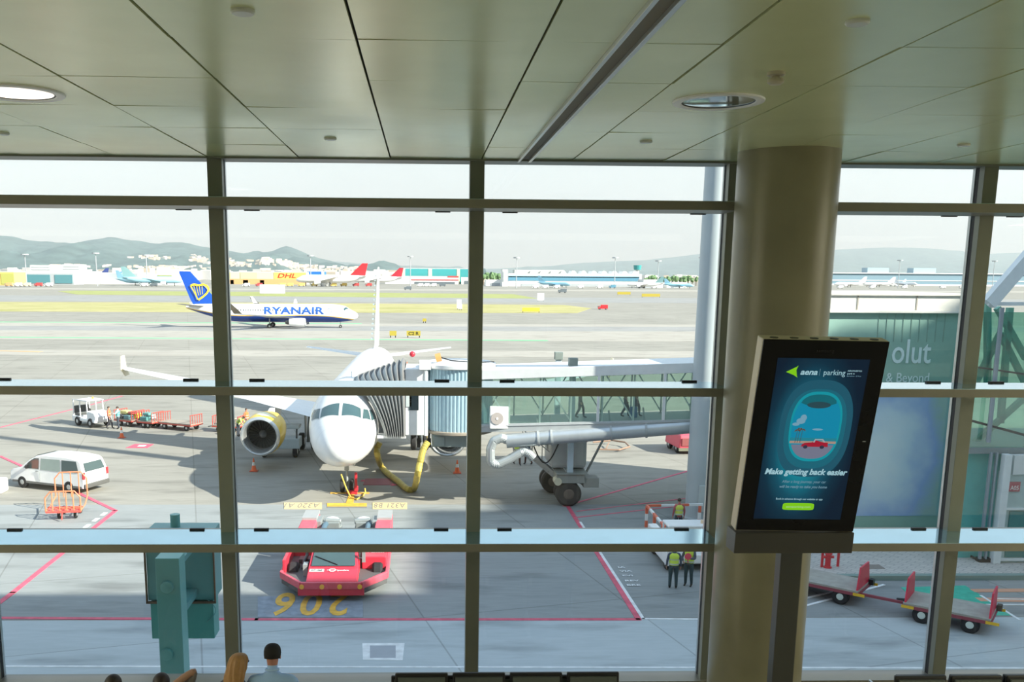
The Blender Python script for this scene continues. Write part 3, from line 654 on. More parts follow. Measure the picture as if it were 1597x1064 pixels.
# wings
def wing_secs(s): return [((s*1.6, 11.7), (s*1.6, 19.0), 2.75, .42), ((s*1.98, 12.1), (s*1.98, 19.0), 2.85, .40), ((s*6.4, 15.1), (s*6.4, 19.4), 3.5, .26), ((s*12, 18.5), (s*12, 21.1), 4.35, .14), ((s*17.2, 21.6), (s*17.2, 23.1), 4.95, .07), ((s*17.5, 22.0), (s*17.5, 23.15), 5.0, .03)]
for s in (-1, 1):
    wg = sh(wing(wing_secs(s))).build('wing', mat('wing_grey', (.72, .74, .75), .3), T, smooth=True, angle=50)
    b = MB(); b.loft([[Vector((s*(17.5+q*.25), yy, 4.95+q)) for yy in (21.8+abs(q)*.9, 23.0+abs(q)*.4)]+[Vector((s*(17.55+q*.25), yy, 4.95+q)) for yy in (23.0+abs(q)*.4, 21.8+abs(q)*.9)] for q in (-.5, 0, .9)])
    sh(b).build('wingtip_fence', mat('fence_cream', (.82, .74, .52), .4), wg)
    # flap track fairings
    for xx, yy, zz in ((4.3, 19.2, 2.9), (8.4, 20.0, 3.6), (11.5, 20.9, 4.1)):
        b = MB(); b.sph((s*xx, yy, zz), (.16, 1.3, .2)); sh(b).build('flap_fairing', white, wg, smooth=True)
    # engine pylon, cowling with white/yellow livery
    b = MB(); b.loft([[Vector((s*5.55-.14, y, z)) for y, z in ((11.9, 2.95), (14.0, 3.35), (17, 3.1), (16.5, 2.3))], [Vector((s*5.55+.14, y, z)) for y, z in ((11.9, 2.95), (14.0, 3.35), (17, 3.1), (16.5, 2.3))]])
    sh(b).build('engine_pylon', white, wg)
    def cowl():
        if 'cowl_yellow' in MATS: return MATS['cowl_yellow']
        m_ = bpy.data.materials.new('cowl_yellow'); m_.use_nodes = True; n = m_.node_tree; p = n.nodes['Principled BSDF']; p.inputs['Roughness'].default_value = .3
        tc = n.nodes.new('ShaderNodeTexCoord'); wv = n.nodes.new('ShaderNodeTexVoronoi'); wv.inputs['Scale'].default_value = .9; n.links.new(tc.outputs['Object'], wv.inputs['Vector'])
        rp = n.nodes.new('ShaderNodeValToRGB'); rp.color_ramp.interpolation = 'CONSTANT'; rp.color_ramp.elements[0].color = (.80, .52, .03, 1); rp.color_ramp.elements[1].position = .9; rp.color_ramp.elements[1].color = (.85, .78, .55, 1)
        sp = n.nodes.new('ShaderNodeSeparateColor'); n.links.new(wv.outputs['Color'], sp.inputs[0]); n.links.new(sp.outputs[0], rp.inputs[0]); n.links.new(rp.outputs[0], p.inputs['Base Color']); MATS['cowl_yellow'] = m_; return m_
    engine(T, s*5.55, 9.6-5.07, 2.25, 1.2, 3.6, cowl(), mat('lip_metal', (.62, .64, .64), .25, .7))
    # horizontal stabiliser
    sh(wing([((s*.4, 32.3), (s*.4, 36.1), 4.95, .2), ((s*6.22, 35.5), (s*6.22, 36.9), 5.55, .07)])).build('horizontal_stabiliser', mat('wing_grey', (.72, .74, .75), .3), T, smooth=True, angle=50)
# fin (yaw of the plane keeps its trailing side visible) with dorsal fillet
fin = sh(wing([((0, 27.8), (0, 35.9), 5.75, .05, True), ((0, 29.9), (0, 36.1), 6.15, .34, True), ((0, 34.4), (0, 37.3), 11.9, .18, True), ((0, 35.0), (0, 37.35), 12.35, .06, True)])).build('tail_fin', white_body, T, smooth=True, angle=50)
b = MB()
for k in range(14):
    z = 6.6+k*.38; b.bb((-.32+k*.008, 30.3+k*.3, z), (-.17+k*.006, 30.9+k*.3, z+.12))
sh(b).build('livery_pattern', mat('fin_grey', (.42, .5, .52), .5), fin)
# landing gear
G1 = MB(); G1.cyl((0, 0, .35), (0, .1, 2.2), .075, n=12); G1.cyl((-.2, 0, .39), (.2, 0, .39), .05, n=10); G1.beam((0, 0, 1.1), (0, .9, 2.2), .06); G1.bb((-.12, -.12, 1.25), (.12, .0, 1.5))
ng = G1.build('nose_gear', greymetal, T)
for s in (-1, 1):
    b = MB(); wheel(b, (s*.25, 0, .38), .38, .22); b.build('nose_wheel', [rubber, hubm], ng)
for q in (-.43, .43): b = MB(); b.bb((q-.02, -.25, 1.5), (q+.02, 1.1, 2.0)); b.build('gear_door', white, ng)
for s in (-1, 1):
    b = MB(); b.cyl((s*3.79, 12.64, .5), (s*3.6, 12.64, 2.6), .12, n=12); b.beam((s*3.79, 12.6, 1.0), (s*2.2, 12.6, 2.3), .1); b.bb((s*3.9, 12.2, .9), (s*3.95, 13.1, 2.4))
    mg = b.build('main_gear', greymetal, T)
    for q in (-.42, .42):
        b = MB(); wheel(b, (s*3.79+q, 12.64, .58), .58, .38); b.build('main_wheel', [rubber, hubm], mg)
b = MB(); b.loft([[fu.p(y, a, .02+.28*math.sin(math.pi*(y-11)/12)*0)+Vector((0, 0, -.0)) for a in (0,)] for y in (1, 2)], False) if False else None
b = MB(); b.loft([[Vector((r_*math.cos(2*math.pi*j/20), yy, 2.35+h_*math.sin(2*math.pi*j/20))) for j in range(20)] for yy, r_, h_ in ((10.5, .5, .2), (11.5, 1.7, .7), (13, 2.15, .95), (18, 2.15, .95), (21, 1.4, .6), (22.5, .4, .2))])
sh(b).build('belly_fairing', white_body, T, smooth=True)
# antennas
b = MB(); b.prism([(8.5, 5.93), (9.0, 5.93), (8.95, 6.25), (8.75, 6.25)], .04, Matrix(((0, 0, 1, 0), (1, 0, 0, 0), (0, 1, 0, 0), (0, 0, 0, 1)))); sh(b).build('antenna', white, fm)
PLANE = T
# ------------------------------------------------------------------ taxiing jet with blue tail
B737 = [(a, zb-.5, zt-.62+(.0 if a > 3 else .1), hw*.95) for a, zb, zt, hw in NOSE]+[(26, 1.30, 5.34, 1.88), (28, 1.42, 5.34, 1.86), (30, 1.75, 5.34, 1.78), (32, 2.25, 5.34, 1.6), (34, 2.8, 5.3, 1.32), (36, 3.45, 5.25, .95), (37.6, 4.0, 5.1, .55), (38.4, 4.3, 4.85, .25)]
fr = Fus(B737)
def livery(name, z_split, top, stripe, low, zshift=0.):
    m_ = bpy.data.materials.new(name); m_.use_nodes = True; n = m_.node_tree; p = n.nodes['Principled BSDF']; p.inputs['Roughness'].default_value = .25
    tc = n.nodes.new('ShaderNodeTexCoord'); sp = n.nodes.new('ShaderNodeSeparateXYZ'); n.links.new(tc.outputs['Object'], sp.inputs[0])
    # boundary height as a function of the distance from the nose: drops at the nose, climbs at the tail
    fc = n.nodes.new('ShaderNodeFloatCurve'); cv = fc.mapping.curves[0]; mr = n.nodes.new('ShaderNodeMapRange'); mr.inputs['From Min'].default_value = -4; mr.inputs['From Max'].default_value = 36; n.links.new(sp.outputs['Y'], mr.inputs[0]); n.links.new(mr.outputs[0], fc.inputs['Value'])
    cv.points[0].location = (0, .17); cv.points[1].location = (1, .48)
    for x, y in ((.08, .23), (.2, .28), (.5, .28), (.72, .29), (.85, .36)): cv.points.new(x, y)
    fc.mapping.update()
    m10 = n.nodes.new('ShaderNodeMath'); m10.operation = 'MULTIPLY'; m10.inputs[1].default_value = 10; n.links.new(fc.outputs[0], m10.inputs[0])
    sb = n.nodes.new('ShaderNodeMath'); sb.operation = 'SUBTRACT'; n.links.new(sp.outputs['Z'], sb.inputs[0]); n.links.new(m10.outputs[0], sb.inputs[1])
    ad = n.nodes.new('ShaderNodeMath'); ad.operation = 'ADD'; ad.inputs[1].default_value = .5; n.links.new(sb.outputs[0], ad.inputs[0])
    rp = n.nodes.new('ShaderNodeValToRGB'); c = rp.color_ramp; c.interpolation = 'CONSTANT'; c.elements[0].color = (*low, 1); c.elements[1].position = .38; c.elements[1].color = (*stripe, 1); e = c.elements.new(.55); e.color = (*top, 1)
    n.links.new(ad.outputs[0], rp.inputs[0]); n.links.new(rp.outputs[0], p.inputs['Base Color']); return m_
ryb = (.015, .055, .26)
ry = G(531, 511.5); ANG = R(91.5)     # heading along +X
ry_a = G(421, 512.5)
rz = R(92)   # local -Y points forward
T = thing('taxiing_airliner', 'white and blue airliner with a yellow harp on its blue tail, taxiing', 'airplane', ry, rz)
OFF2 = Vector((0, -4.0, 0))
class F2(Fus):
    def p(s, y, th, off=0.): return Fus.p(s, y, th, off)+OFF2
    def at_z(s, y, z, side, off=0.): return Fus.at_z(s, y, z, side, off)+OFF2
fr = F2(B737)
lv = livery('blue_belly_livery', 3.3, (.85, .85, .84), (.75, .48, .05), ryb)
bm2 = Fus(B737).mesh(40)
f2 = sh(bm2, OFF2).build('fuselage', lv, T, smooth=True, angle=60); T.scale = (.965, .965, .965)
ryblue = mat('tail_blue', (.01, .09, .50), .35)
fin2 = MB(); fin2.loft([airfoil((0, 29.5), (0, 36.8), 5.1, .3, True), airfoil((0, 31.6), (0, 37.4), 6.2, .28, True), airfoil((0, 36.8), (0, 39.6), 12.0, .14, True), airfoil((0, 37.2), (0, 39.6), 12.45, .06, True)])
sh(fin2, OFF2).build('tail_fin', ryblue, T, smooth=True, angle=50)
SD = -1      # side facing the terminal: decided below
# local +X side in world:
wx = Matrix.Rotation(rz, 3, 'Z') @ Vector((1, 0, 0)); SD = -1 if wx.y > 0 else 1
def side_text(parent, fu_, s_, y0, y1, z0, h, mt, side, ext=.03, name='airline_lettering'):
    vs, fs = cut_rows(*text_mesh(s_, 1.0, .03, 0, 1.05, 0), 8)
    xa = min(v.x for v in vs); xb = max(v.x for v in vs); ya = min(v.y for v in vs); yb = max(v.y for v in vs)
    b = MB(); out = []
    for v in vs:
        u = (v.x-xa)/(xb-xa); t = (v.y-ya)/(yb-ya); out.append(fu_.at_z(y0+(y1-y0)*u, z0+h*t, side, ext))
    b.add(out, fs); return b.build(name, mt, parent)
tb = mat('lettering_blue', (.02, .10, .38), .4)
# reading direction: text starts at the aft end when the nose points right
side_text(f2, fr, 'RYANAIR', 20.9, 7.5, 3.15, 1.6, tb, SD)
# small symbol after the name
b = MB(); 
for k in range(10):
    a0 = R(-60+k*24); a1 = a0+R(17)
    P_ = lambda a, r: fr.at_z(6.3-r*math.cos(a), 3.95+r*math.sin(a), SD, .03)
    b.add([P_(a0, .42), P_(a1, .42), P_(a1, .56), P_(a0, .56)], [(0, 1, 2, 3)])
b.build('ring_emblem', tb, f2)
windows_side(fr, f2, 9, 31, 4.0, SD, .55, .2, .3)
b = surfpatch(fr, [(y, a*SD) for y, a in ((1.9, 18), (3.0, 66), (3.2, 50), (2.55, 15))], .012); b.build('cockpit_window', ckg, f2)
# harp on the tail: yellow outline with strings
def fin_pt(y, z, off=.0): return Vector((SD*(.16+off), y, z))+OFF2
hp = mat('harp_yellow', (.85, .62, .05), .4)
b = MB(); zc_, yc_ = 8.3, 35.4
def poly3(pts): b.add([fin_pt(y, z, .16) for y, z in pts], [tuple(range(len(pts)))])
out = [(37.3, 9.35), (36.6, 9.6), (35.4, 9.55), (34.3, 9.65), (33.3, 9.2), (33.1, 8.5), (33.6, 7.7), (34.6, 6.9), (35.7, 6.2), (35.85, 6.35), (36.2, 7.2), (36.8, 8.3)]
cy_, cz_ = 35.2, 8.3
def arc(pts, wd):
    for (a, c) in zip(pts, pts[1:]):
        d = Vector((c[0]-a[0], c[1]-a[1])); d.normalize(); nn = Vector((-d.y, d.x))*wd/2
        poly3([(a[0]+nn.x, a[1]+nn.y), (c[0]+nn.x, c[1]+nn.y), (c[0]-nn.x, c[1]-nn.y), (a[0]-nn.x, a[1]-nn.y)])
arc([(37.2, 9.3), (36.5, 9.6), (35.4, 9.4), (34.4, 9.6), (33.5, 9.25), (33.2, 8.5), (33.6, 7.7), (34.5, 6.9), (35.6, 6.15)], .42)
arc([(37.2, 9.3), (36.6, 8.2), (36.1, 7.2), (35.7, 6.2)], .28)
for k in range(4): arc([(36.5-k*.62, 9.35), (35.9-k*.42, 7.0+k*.15)], .13)
b.build('harp_emblem', hp, T)
for s in (-1, 1):
    zt = 4.1
    secs = [((s*1.5, 13.6), (s*1.5, 20.6), 2.3, .38), ((s*1.9, 13.9), (s*1.9, 20.6), 2.35, .36), ((s*6, 16.6), (s*6, 21.0), 2.75, .24), ((s*16.2, 23.3), (s*16.2, 25.0), 3.7, .07), ((s*16.5, 23.5), (s*16.5, 25.1), 3.8, .06)]
    wg = sh(wing(secs), OFF2).build('wing', mat('wing_grey', (.72, .74, .75), .3), T, smooth=True, angle=50)
    b = MB(); b.loft([[Vector((s*x, y0, z)), Vector((s*x, y1, z)), Vector((s*x+.08, y1, z)), Vector((s*x+.08, y0, z))] for x, y0, y1, z in ((16.5, 23.5, 25.2, 3.8), (16.9, 24.2, 25.6, 4.6), (17.3, 26.0, 26.8, 6.3))])
    sh(b, OFF2).build('winglet', mat('winglet_grey', (.10, .09, .07), .4), wg)
    cw_ = engine(T, s*4.83, 11.4-4.0, 1.45, .95, 3.6, white_body, mat('lip_metal', (.62, .64, .64), .25, .7), n=24)
    sh(wing([((s*.4, 33.6), (s*.4, 37.6), 4.75, .18), ((s*7.1, 37.7), (s*7.1, 39.2), 5.5, .06)]), OFF2).build('horizontal_stabiliser', mat('stab_grey', (.40, .38, .33), .4), T)
    b = MB(); b.cyl((s*2.86, 19.6-4.0, .5), (s*2.8, 15.6, 2.2), .12, n=10)
    for q in (-.4, .4): wheel(b, (s*2.86+q, 15.6, .55), .55, .36, 'X', 1, 0, 16)
    b.build('main_gear', [greymetal, rubber], T)
b = MB(); b.cyl((0, 0, .3), (0, 0, 1.8), .07, n=8)
for q in (-.22, .22): wheel(b, (q, 0, .34), .34, .2, 'X', 1, 0, 16)
b.build('nose_gear', [greymetal, rubber], T)
M_ = Matrix(((0, 0, 1, 0), (1, 0, 0, -4.0), (0, 1, 0, 0), (0, 0, 0, 1)))
b = MB(); b.prism([(13.6, 5.5), (14.5, 5.5), (14.2, 6.5), (13.9, 6.5)], .1, M_); b.build('antenna', white_body, T)
b = MB(); b.prism([(22.5, 5.5), (23.5, 5.5), (24.1, 7.0), (23.6, 7.0)], .1, M_); b.build('antenna', white_body, T)
# ------------------------------------------------------------------ airliners parked far across the field
def far_plane(px, py, k, yaw, body, tail, label, cheat=None, kind='far_airliner'):
    p = G(px, py); T = thing(kind, label, 'airplane', p, yaw, 'airliners parked across the airfield'); T.scale = (k, k, k)
    F = Fus(A320); n = 16; b = MB()
    b.loft([[F.p(y, 2*math.pi*j/n) for j in range(n)] for y in (0, .1, .4, 1, 2, 3.5, 6, 24, 28, 32, 36, 37.5)])
    b.build('fuselage', body, T, smooth=True)
    wing([((0, 27.8), (0, 35.9), 5.75, .3, True), ((0, 34.4), (0, 37.3), 12, .18, True)]).build('tail_fin', tail, T)
    for s in (-1, 1):
        wing(wing_secs(s)).build('wing', body, T)
        wing([((s*.4, 32.3), (s*.4, 36.1), 4.95, .2), ((s*6.22, 35.5), (s*6.22, 36.9), 5.55, .07)]).build('horizontal_stabiliser', body, T)
        b = MB(); b.cyl((s*5.75, 9.8, 2), (s*5.75, 13, 2), 1.15, .8, 14); b.build('engine', white, T)
        b = MB(); b.cyl((s*3.7, 17.6, .0), (s*3.7, 17.6, 2.4), .35, n=8); b.build('main_gear', darkmetal, T)
    b = MB(); b.cyl((0, 5, 0), (0, 5, 2.2), .25, n=8); b.build('nose_gear', darkmetal, T); return T
bl = mat('far_tail_blue', (.02, .2, .62), .4); rd = mat('far_tail_red', (.72, .03, .04), .4); lb = mat('far_light_blue', (.35, .62, .75), .4); tl = mat('far_tail_teal', (.2, .35, .36), .4)
wq = white_body
far_plane(20, 441, 1.55, R(-100), wq, wq, 'long all-white airliner at the far left behind the runway')
far_plane(108, 439, 1.35, R(-95), wq, mat('far_tail_navy', (.06, .09, .28), .4), 'white airliner with dark blue tail beside the white hangar')
far_plane(140, 439.5, 1.0, R(-80), wq, bl, 'small white airliner with bright blue tail fin, far left')
far_plane(285, 446.5, 1.35, R(100), lb, tl, 'pale blue airliner with grey-green tail, left of the harp tail')
far_plane(246, 445.8, 1.1, R(75), lb, lb, 'pale blue and white airliner behind the other pale blue one')
far_plane(462, 446.5, 1.75, R(-87), wq, rd, 'large white airliner with striped red tail near the orange and yellow building')
far_plane(548, 444, 1.5, R(-88), wq, mat('far_tail_dark_red', (.45, .03, .05), .4), 'white airliner with dark red tail just left of the parked jet fin')
far_plane(890, 449, .9, R(60), lb, lb, 'pale blue airliner parked before the long blue-windowed terminal')
far_plane(1082, 450, .75, R(70), lb, lb, 'small pale blue airliner alone before the trees')
far_plane(978, 449.5, .9, R(-100), wq, tl, 'white airliner with grey tail near the end of the blue-windowed terminal')
far_plane(1300, 448, 1.0, R(-92), wq, wq, 'white airliner nearest the olive column before the long dark terminal')
far_plane(1345, 448, 1.0, R(-94), wq, wq, 'white airliner second from the olive column before the long dark terminal')
far_plane(1385, 447, .8, R(-70), wq, lb, 'white airliner turned aside before the long dark terminal')
far_plane(1430, 448, 1.0, R(20), wq, wq, 'white airliner seen nose on before the long dark terminal')
# ================================================================== passenger bridge
brw = mat('bridge_white', (.78, .80, .80), .45); brg = mat('bridge_grey', (.42, .45, .46), .5); brglass = glassmat('bridge_glass', (.72, .86, .79), .10, .03, (.45, .62, .54), .10)
bx0, bx1 = 3.2, 20.0
TA, TB = Vector((3.1, 48.6, 0)), Vector((17.4, 46.06, 0))
td = (TB-TA).normalized(); tn = Vector((td.y, -td.x, 0))      # tn points towards the terminal
if tn.y > 0: tn = -tn
def zb(t): return 4.15+.055*t
def tp(t, o, h): p = TA+td*t+tn*o; return Vector((p.x, p.y, zb(t)+h))
T = thing('passenger_bridge', 'glazed passenger boarding bridge with white roof and bellows reaching the parked jet', 'boarding bridge', (7.9, 48.9, 0))
OB = -Vector((7.9, 48.9, 0))
def B(b): return sh(b, OB)
L = (TB-TA).length
def tbox(b, t0, t1, o0, o1, h0, h1, mi=0):
    b.add([tp(t0, o0, h0), tp(t1, o0, h0), tp(t1, o1, h0), tp(t0, o1, h0), tp(t0, o0, h1), tp(t1, o0, h1), tp(t1, o1, h1), tp(t0, o1, h1)], BF, mi)
HT = 2.75
b = MB(); tbox(b, 0, L, -1.55, 1.6, HT-.05, HT+.12); tbox(b, 0, 10.9, 1.55, 1.75, HT-.35, HT+.14); tbox(b, 10.9, L, 1.4, 1.55, HT-.3, HT+.1); tbox(b, 0, L, -1.7, -1.5, HT-.35, HT+.1)
roof = B(b).build('tunnel_roof', brw, T, bev=.02)
b = MB(); tbox(b, 0, L, -1.6, 1.7, -.1, .05); tbox(b, 0, L, 1.62, 1.75, -.3, .1); tbox(b, 0, L, 1.66, 1.78, -.02, .04)
B(b).build('tunnel_floor', brg, T, bev=.01)
for sgn, nm in ((1, 'near'), (-1, 'far')):
    b = MB(); b.add([tp(0, sgn*1.6, .1), tp(L, sgn*1.6, .1), tp(L, sgn*1.6, HT-.3), tp(0, sgn*1.6, HT-.3)], [(0, 1, 2, 3)])
    B(b).build('tunnel_glass', brglass, T)
b = MB(); k = 0
for t in [i*1.55 for i in range(0, 9)]:
    b.beam(tp(t, 1.5, .05), tp(t, 1.5, HT), .08); b.beam(tp(t, -1.5, .05), tp(t, -1.5, HT), .08)
    if k % 2 == 0: b.beam(tp(t, -1.45, .1), tp(t+1.55, -1.45, HT-.1), .07); b.beam(tp(t, 1.42, HT-.1), tp(t+1.55, 1.42, .1), .07)
    else: b.beam(tp(t, -1.45, HT-.1), tp(t+1.55, -1.45, .1), .07)
    k += 1
B(b).build('tunnel_truss', brw, T)
b = MB()
for t in (6.0, 9.2, 10.9): b.beam(tp(t, 1.68, .05), tp(t, 1.68, HT), .12)
B(b).build('frame_post', brw, T)
# cab: corrugated half drum
cc = Vector((1.85, 48.9, 0)); z0, z1 = 3.75, 7.0
b = MB(); n = 240; rings = []
for z in (z0, z1):
    rg = []
    for j in range(n):
        a = 2*math.pi*j/n; r_ = 1.78+(.035 if (j//2) % 2 else 0)
        rg.append(Vector((cc.x+r_*math.cos(a), cc.y+r_*math.sin(a), z)))
    rings.append(rg)
b.loft(rings); B(b).build('cab_drum', mat('corrugated_blue', (.42, .60, .68), .35, .4), T)
b = MB(); b.lathe([(1.86, z1), (1.95, z1+.05), (1.95, z1+.22), (1.7, z1+.3), (.01, z1+.34)], (cc.x, cc.y, 0), 48); B(b).build('cab_roof', brw, T, smooth=True)
b = MB(); b.lathe([(1.8, z0-.14), (1.9, z0-.1), (1.9, z0+.02), (1.8, z0+.06)], (cc.x, cc.y, 0), 48); B(b).build('cab_rim', mat('rim_brown', (.35, .30, .24), .5), T, smooth=True)
b = MB(); b.bb((.45, 47.6, 2.95), (2.35, 50, 3.62)); b.bb((.5, 47.55, 3.0), (1.1, 47.6, 3.5)); B(b).build('cab_machinery_box', mat('box_grey', (.24, .29, .29), .6), T, bev=.02)
# operator cabin wall with window, white post
a0, a1 = PY(626, 683, 47.7), PY(659, 683, 47.7)
b = MB(); b.bb((-.95, 47.7, 3.55), (.25, 50.4, 7.0)); cab = B(b).build('operator_cabin', brw, T, bev=.03)
wa, wb = PY(638, 640, 47.68), PY(653, 617, 47.68)
b = MB(); b.bb((wa.x, 47.66, wa.z), (wb.x, 47.7, 6.35)); B(b).build('cabin_window', darkglass, cab, bev=.03)
for sg in (0,):
    b = MB(); b.bb((-.9, 47.66, 5.05), (-.62, 47.7, 6.1)); B(b).build('cabin_window', mat('pale_glass', (.5, .56, .56), .2), cab)
p0, p1 = PY(664, 690, 47.5), PY(664, 560, 47.5)
b = MB(); b.cyl((p0.x, 47.35, 3.6), (p0.x, 47.35, 6.95), .10, n=16); B(b).build('drain_post', white, T, smooth=True)
b = MB(); b.bb((p0.x-.35, 47.2, 7.0), (p0.x+.25, 47.9, 7.45)); B(b).build('camera_housing', white, T, bev=.03)
b = MB(); b.cyl((.62, 47.8, 7.55), (.9, 47.8, 7.62), .22, n=20); B(b).build('orange_beacon', mat('beacon_orange', (.75, .35, .12), .4), T, smooth=True)
b = MB(); b.tube([(.9, 47.7, 7.6), (1.4, 47.6, 7.45), (2.6, 47.4, 7.38), (3.6, 47.3, 7.42)], .03, 8); B(b).build('roof_cable', black, T)
# undercarriage wheels of the cab leveller
for x in (-.25, .3):
    b = MB(); wheel(b, (x, 48.6, 3.0), .26, .2); b.beam((x, 48.6, 3.0), (x, 48.6, 3.6), .1); B(b).build('leveller_wheel', [rubber, hubm], T)
# bellows canopy: accordion from the cabin to the fuselage
CF = [Vector(p) for p in ((-1.9, 47.8, 3.5), (-2.12, 47.85, 4.2), (-2.5, 47.95, 5.0), (-3.0, 48.2, 5.75), (-3.55, 48.9, 6.15), (-3.6, 50.4, 6.25), (-3.1, 51.6, 6.1), (-2.2, 51.8, 4.6), (-2.2, 51.8, 3.5))]
CB = [Vector(p) for p in ((-.95, 47.6, 3.5), (-.95, 47.6, 4.4), (-.95, 47.6, 5.3), (-.95, 47.6, 6.3), (-.95, 47.8, 7.1), (-.95, 49.2, 7.25), (-.95, 50.4, 7.1), (-.95, 50.6, 5.3), (-.95, 50.6, 3.5))]
def cr_(P, t):
    n = len(P)-1; i = min(int(t*n), n-1); u = t*n-i; g = lambda k: P[max(0, min(n, k))]
    a, b_, c, d = g(i-1), g(i), g(i+1), g(i+2)
    return .5*((2*b_)+(c-a)*u+(2*a-5*b_+4*c-d)*u*u+(3*b_-a-3*c+d)*u**3)
NF = 9; cen = Vector((-1.6, 49.6, 4.6)); b = MB(); rows_ = []
for i in range(NF*2+1):
    u = i/(NF*2); rg = []
    for j in range(41):
        v = j/40; P = cr_(CF, v).lerp(cr_(CB, v), u); d = (P-cen); d.x = 0; d.normalize(); P = P+d*(.17 if i % 2 else -.04); rg.append(P)
    rows_.append(rg)
for i in range(len(rows_)-1):
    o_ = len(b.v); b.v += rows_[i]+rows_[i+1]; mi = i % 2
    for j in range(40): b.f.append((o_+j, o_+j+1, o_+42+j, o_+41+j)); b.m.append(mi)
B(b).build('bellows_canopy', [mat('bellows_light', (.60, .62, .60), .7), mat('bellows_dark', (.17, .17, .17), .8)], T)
b = MB()
for P in (CF,): b.tube([cr_(P, j/40) for j in range(41)], .09, 8)
B(b).build('canopy_bumper', mat('bumper_grey', (.3, .31, .3), .7), T, smooth=True)
b = MB(); b.bb((-2.4, 47.75, 3.38), (-.9, 51, 3.52)); B(b).build('cab_floor', mat('cab_floor', (.72, .73, .72), .6), T)
b = MB(); b.sph((-.6, 50.2, 7.55), .16); B(b).build('warning_light', red, T, smooth=True)
# preconditioned air duct under the tunnel
da, db = PY(790, 688, 46.6), PY(1090, 664, 45.2); dd = (db-da)
b = MB(); b.cyl(da, da+dd*1.6, .36, n=28); duct = B(b).build('air_duct', mat('duct_silver', (.55, .59, .61), .35, .6), T, smooth=True)
for q in (.17, .24, .55, .73, .97):
    c = da+dd*q; b = MB(); b.cyl(c-dd.normalized()*.05, c+dd.normalized()*.05, .40, n=28); b.beam(c, c+Vector((0, .8, 1.0)), .07); B(b).build('duct_clamp', brg, duct)
p = lambda x, y, Y=46.4: PY(x, y, Y)
b = MB(); pts = [p(795, 688, 46.6), p(782, 683), p(770, 688), p(765, 700), p(765, 718), p(769, 724), p(778, 724), p(795, 716), p(812, 706), p(818, 704), p(825, 708), p(833, 716)]
fine = []
for i in range(len(pts)-1):
    for q in range(6): fine.append(pts[i].lerp(pts[i+1], q/6))
rr = [.22+(.015 if i % 2 else 0) for i in range(len(fine))]
b.tube(fine, rr, 14); B(b).build('flexible_hose', mat('hose_silver', (.45, .49, .50), .45, .5), duct, smooth=True, angle=25)
# air conditioner on the tunnel side
ac0, ac1 = PY(764, 669, 46.6), PY(793, 635, 46.6)
b = MB(); b.bb((ac0.x, 46.6, ac0.z), (ac1.x, 47.0, ac1.z)); ac = B(b).build('air_conditioner', white, T, bev=.03)
b = MB(); cx_ = ac0.x+.36; cz_ = (ac0.z+ac1.z)/2-.03; b.cyl((cx_, 46.59, cz_), (cx_, 46.56, cz_), .31, n=28); B(b).build('fan_grille', mat('grille_grey', (.42, .38, .36), .6), ac)
b = MB(); b.cyl((cx_, 46.56, cz_), (cx_, 46.54, cz_), .06, n=14); B(b).build('fan_hub', white, ac)
# lift frame, cross beam, bogie
def lift_post(x, y, zt, nm='lift_column'):
    b = MB(); b.bb((x-.15, y-.15, 1.6), (x+.15, y+.15, zt)); b.bb((x-.1, y-.1, .9), (x+.1, y+.1, 1.6)); o = B(b).build(nm, mat('lift_blue_grey', (.50, .60, .66), .4), T, bev=.01)
    b = MB(); b.bb((x-.22, y-.22, zt), (x+.22, y+.22, zt+.42)); B(b).build('column_cap', mat('cap_grey', (.22, .26, .24), .6), o, bev=.02); return o
c0 = PY(893, 571, 47.0); lift_post(c0.x, 46.9, c0.z)
c1 = PY(871, 561, 51.2); lift_post(c1.x, 51.2, c1.z)
b = MB(); b.beam((c0.x, 46.9, 3.85), (c1.x, 51.2, 3.85), .35, .3); b.beam((c0.x, 46.9, 1.7), (c1.x, 51.2, 1.7), .4, .35); B(b).build('cross_beam', brg, T)
bg_ = G(890, 776); bx, by = bg_.x, 48.9
b = MB(); b.bb((c0.x-.7, 46.6, 1.25), (c0.x+.75, 48.3, 1.7)); b.bb((c0.x-.75, 46.5, 1.72), (c0.x+.9, 48.4, 1.78)); b.bb((c0.x-.3, 47.7, .9), (c0.x+.2, 50.5, 1.25)); b.bb((c0.x+.7, 46.7, 1.0), (c0.x+1.5, 47.6, 1.5))
B(b).build('bogie', mat('bogie_grey', (.30, .31, .28), .6), T, bev=.02)
for (x, y) in ((c0.x-.05, 47.2), (c0.x-.45, 50.2)):
    for q in (-.36, .36):
        b = MB(); wheel(b, (x, y+q, .66), .66, .42, 'Y'); B(b).build('bogie_wheel', [mat('old_rubber', (.07, .06, .05), .85), mat('rusty_hub', (.16, .13, .10), .7)], T)
b = MB(); b.cyl((c0.x-.65, 46.5, 1.35), (c0.x-.65, 47.1, 1.35), .2, n=18); B(b).build('drive_motor', mat('motor_cream', (.62, .58, .42), .5), T, smooth=True)
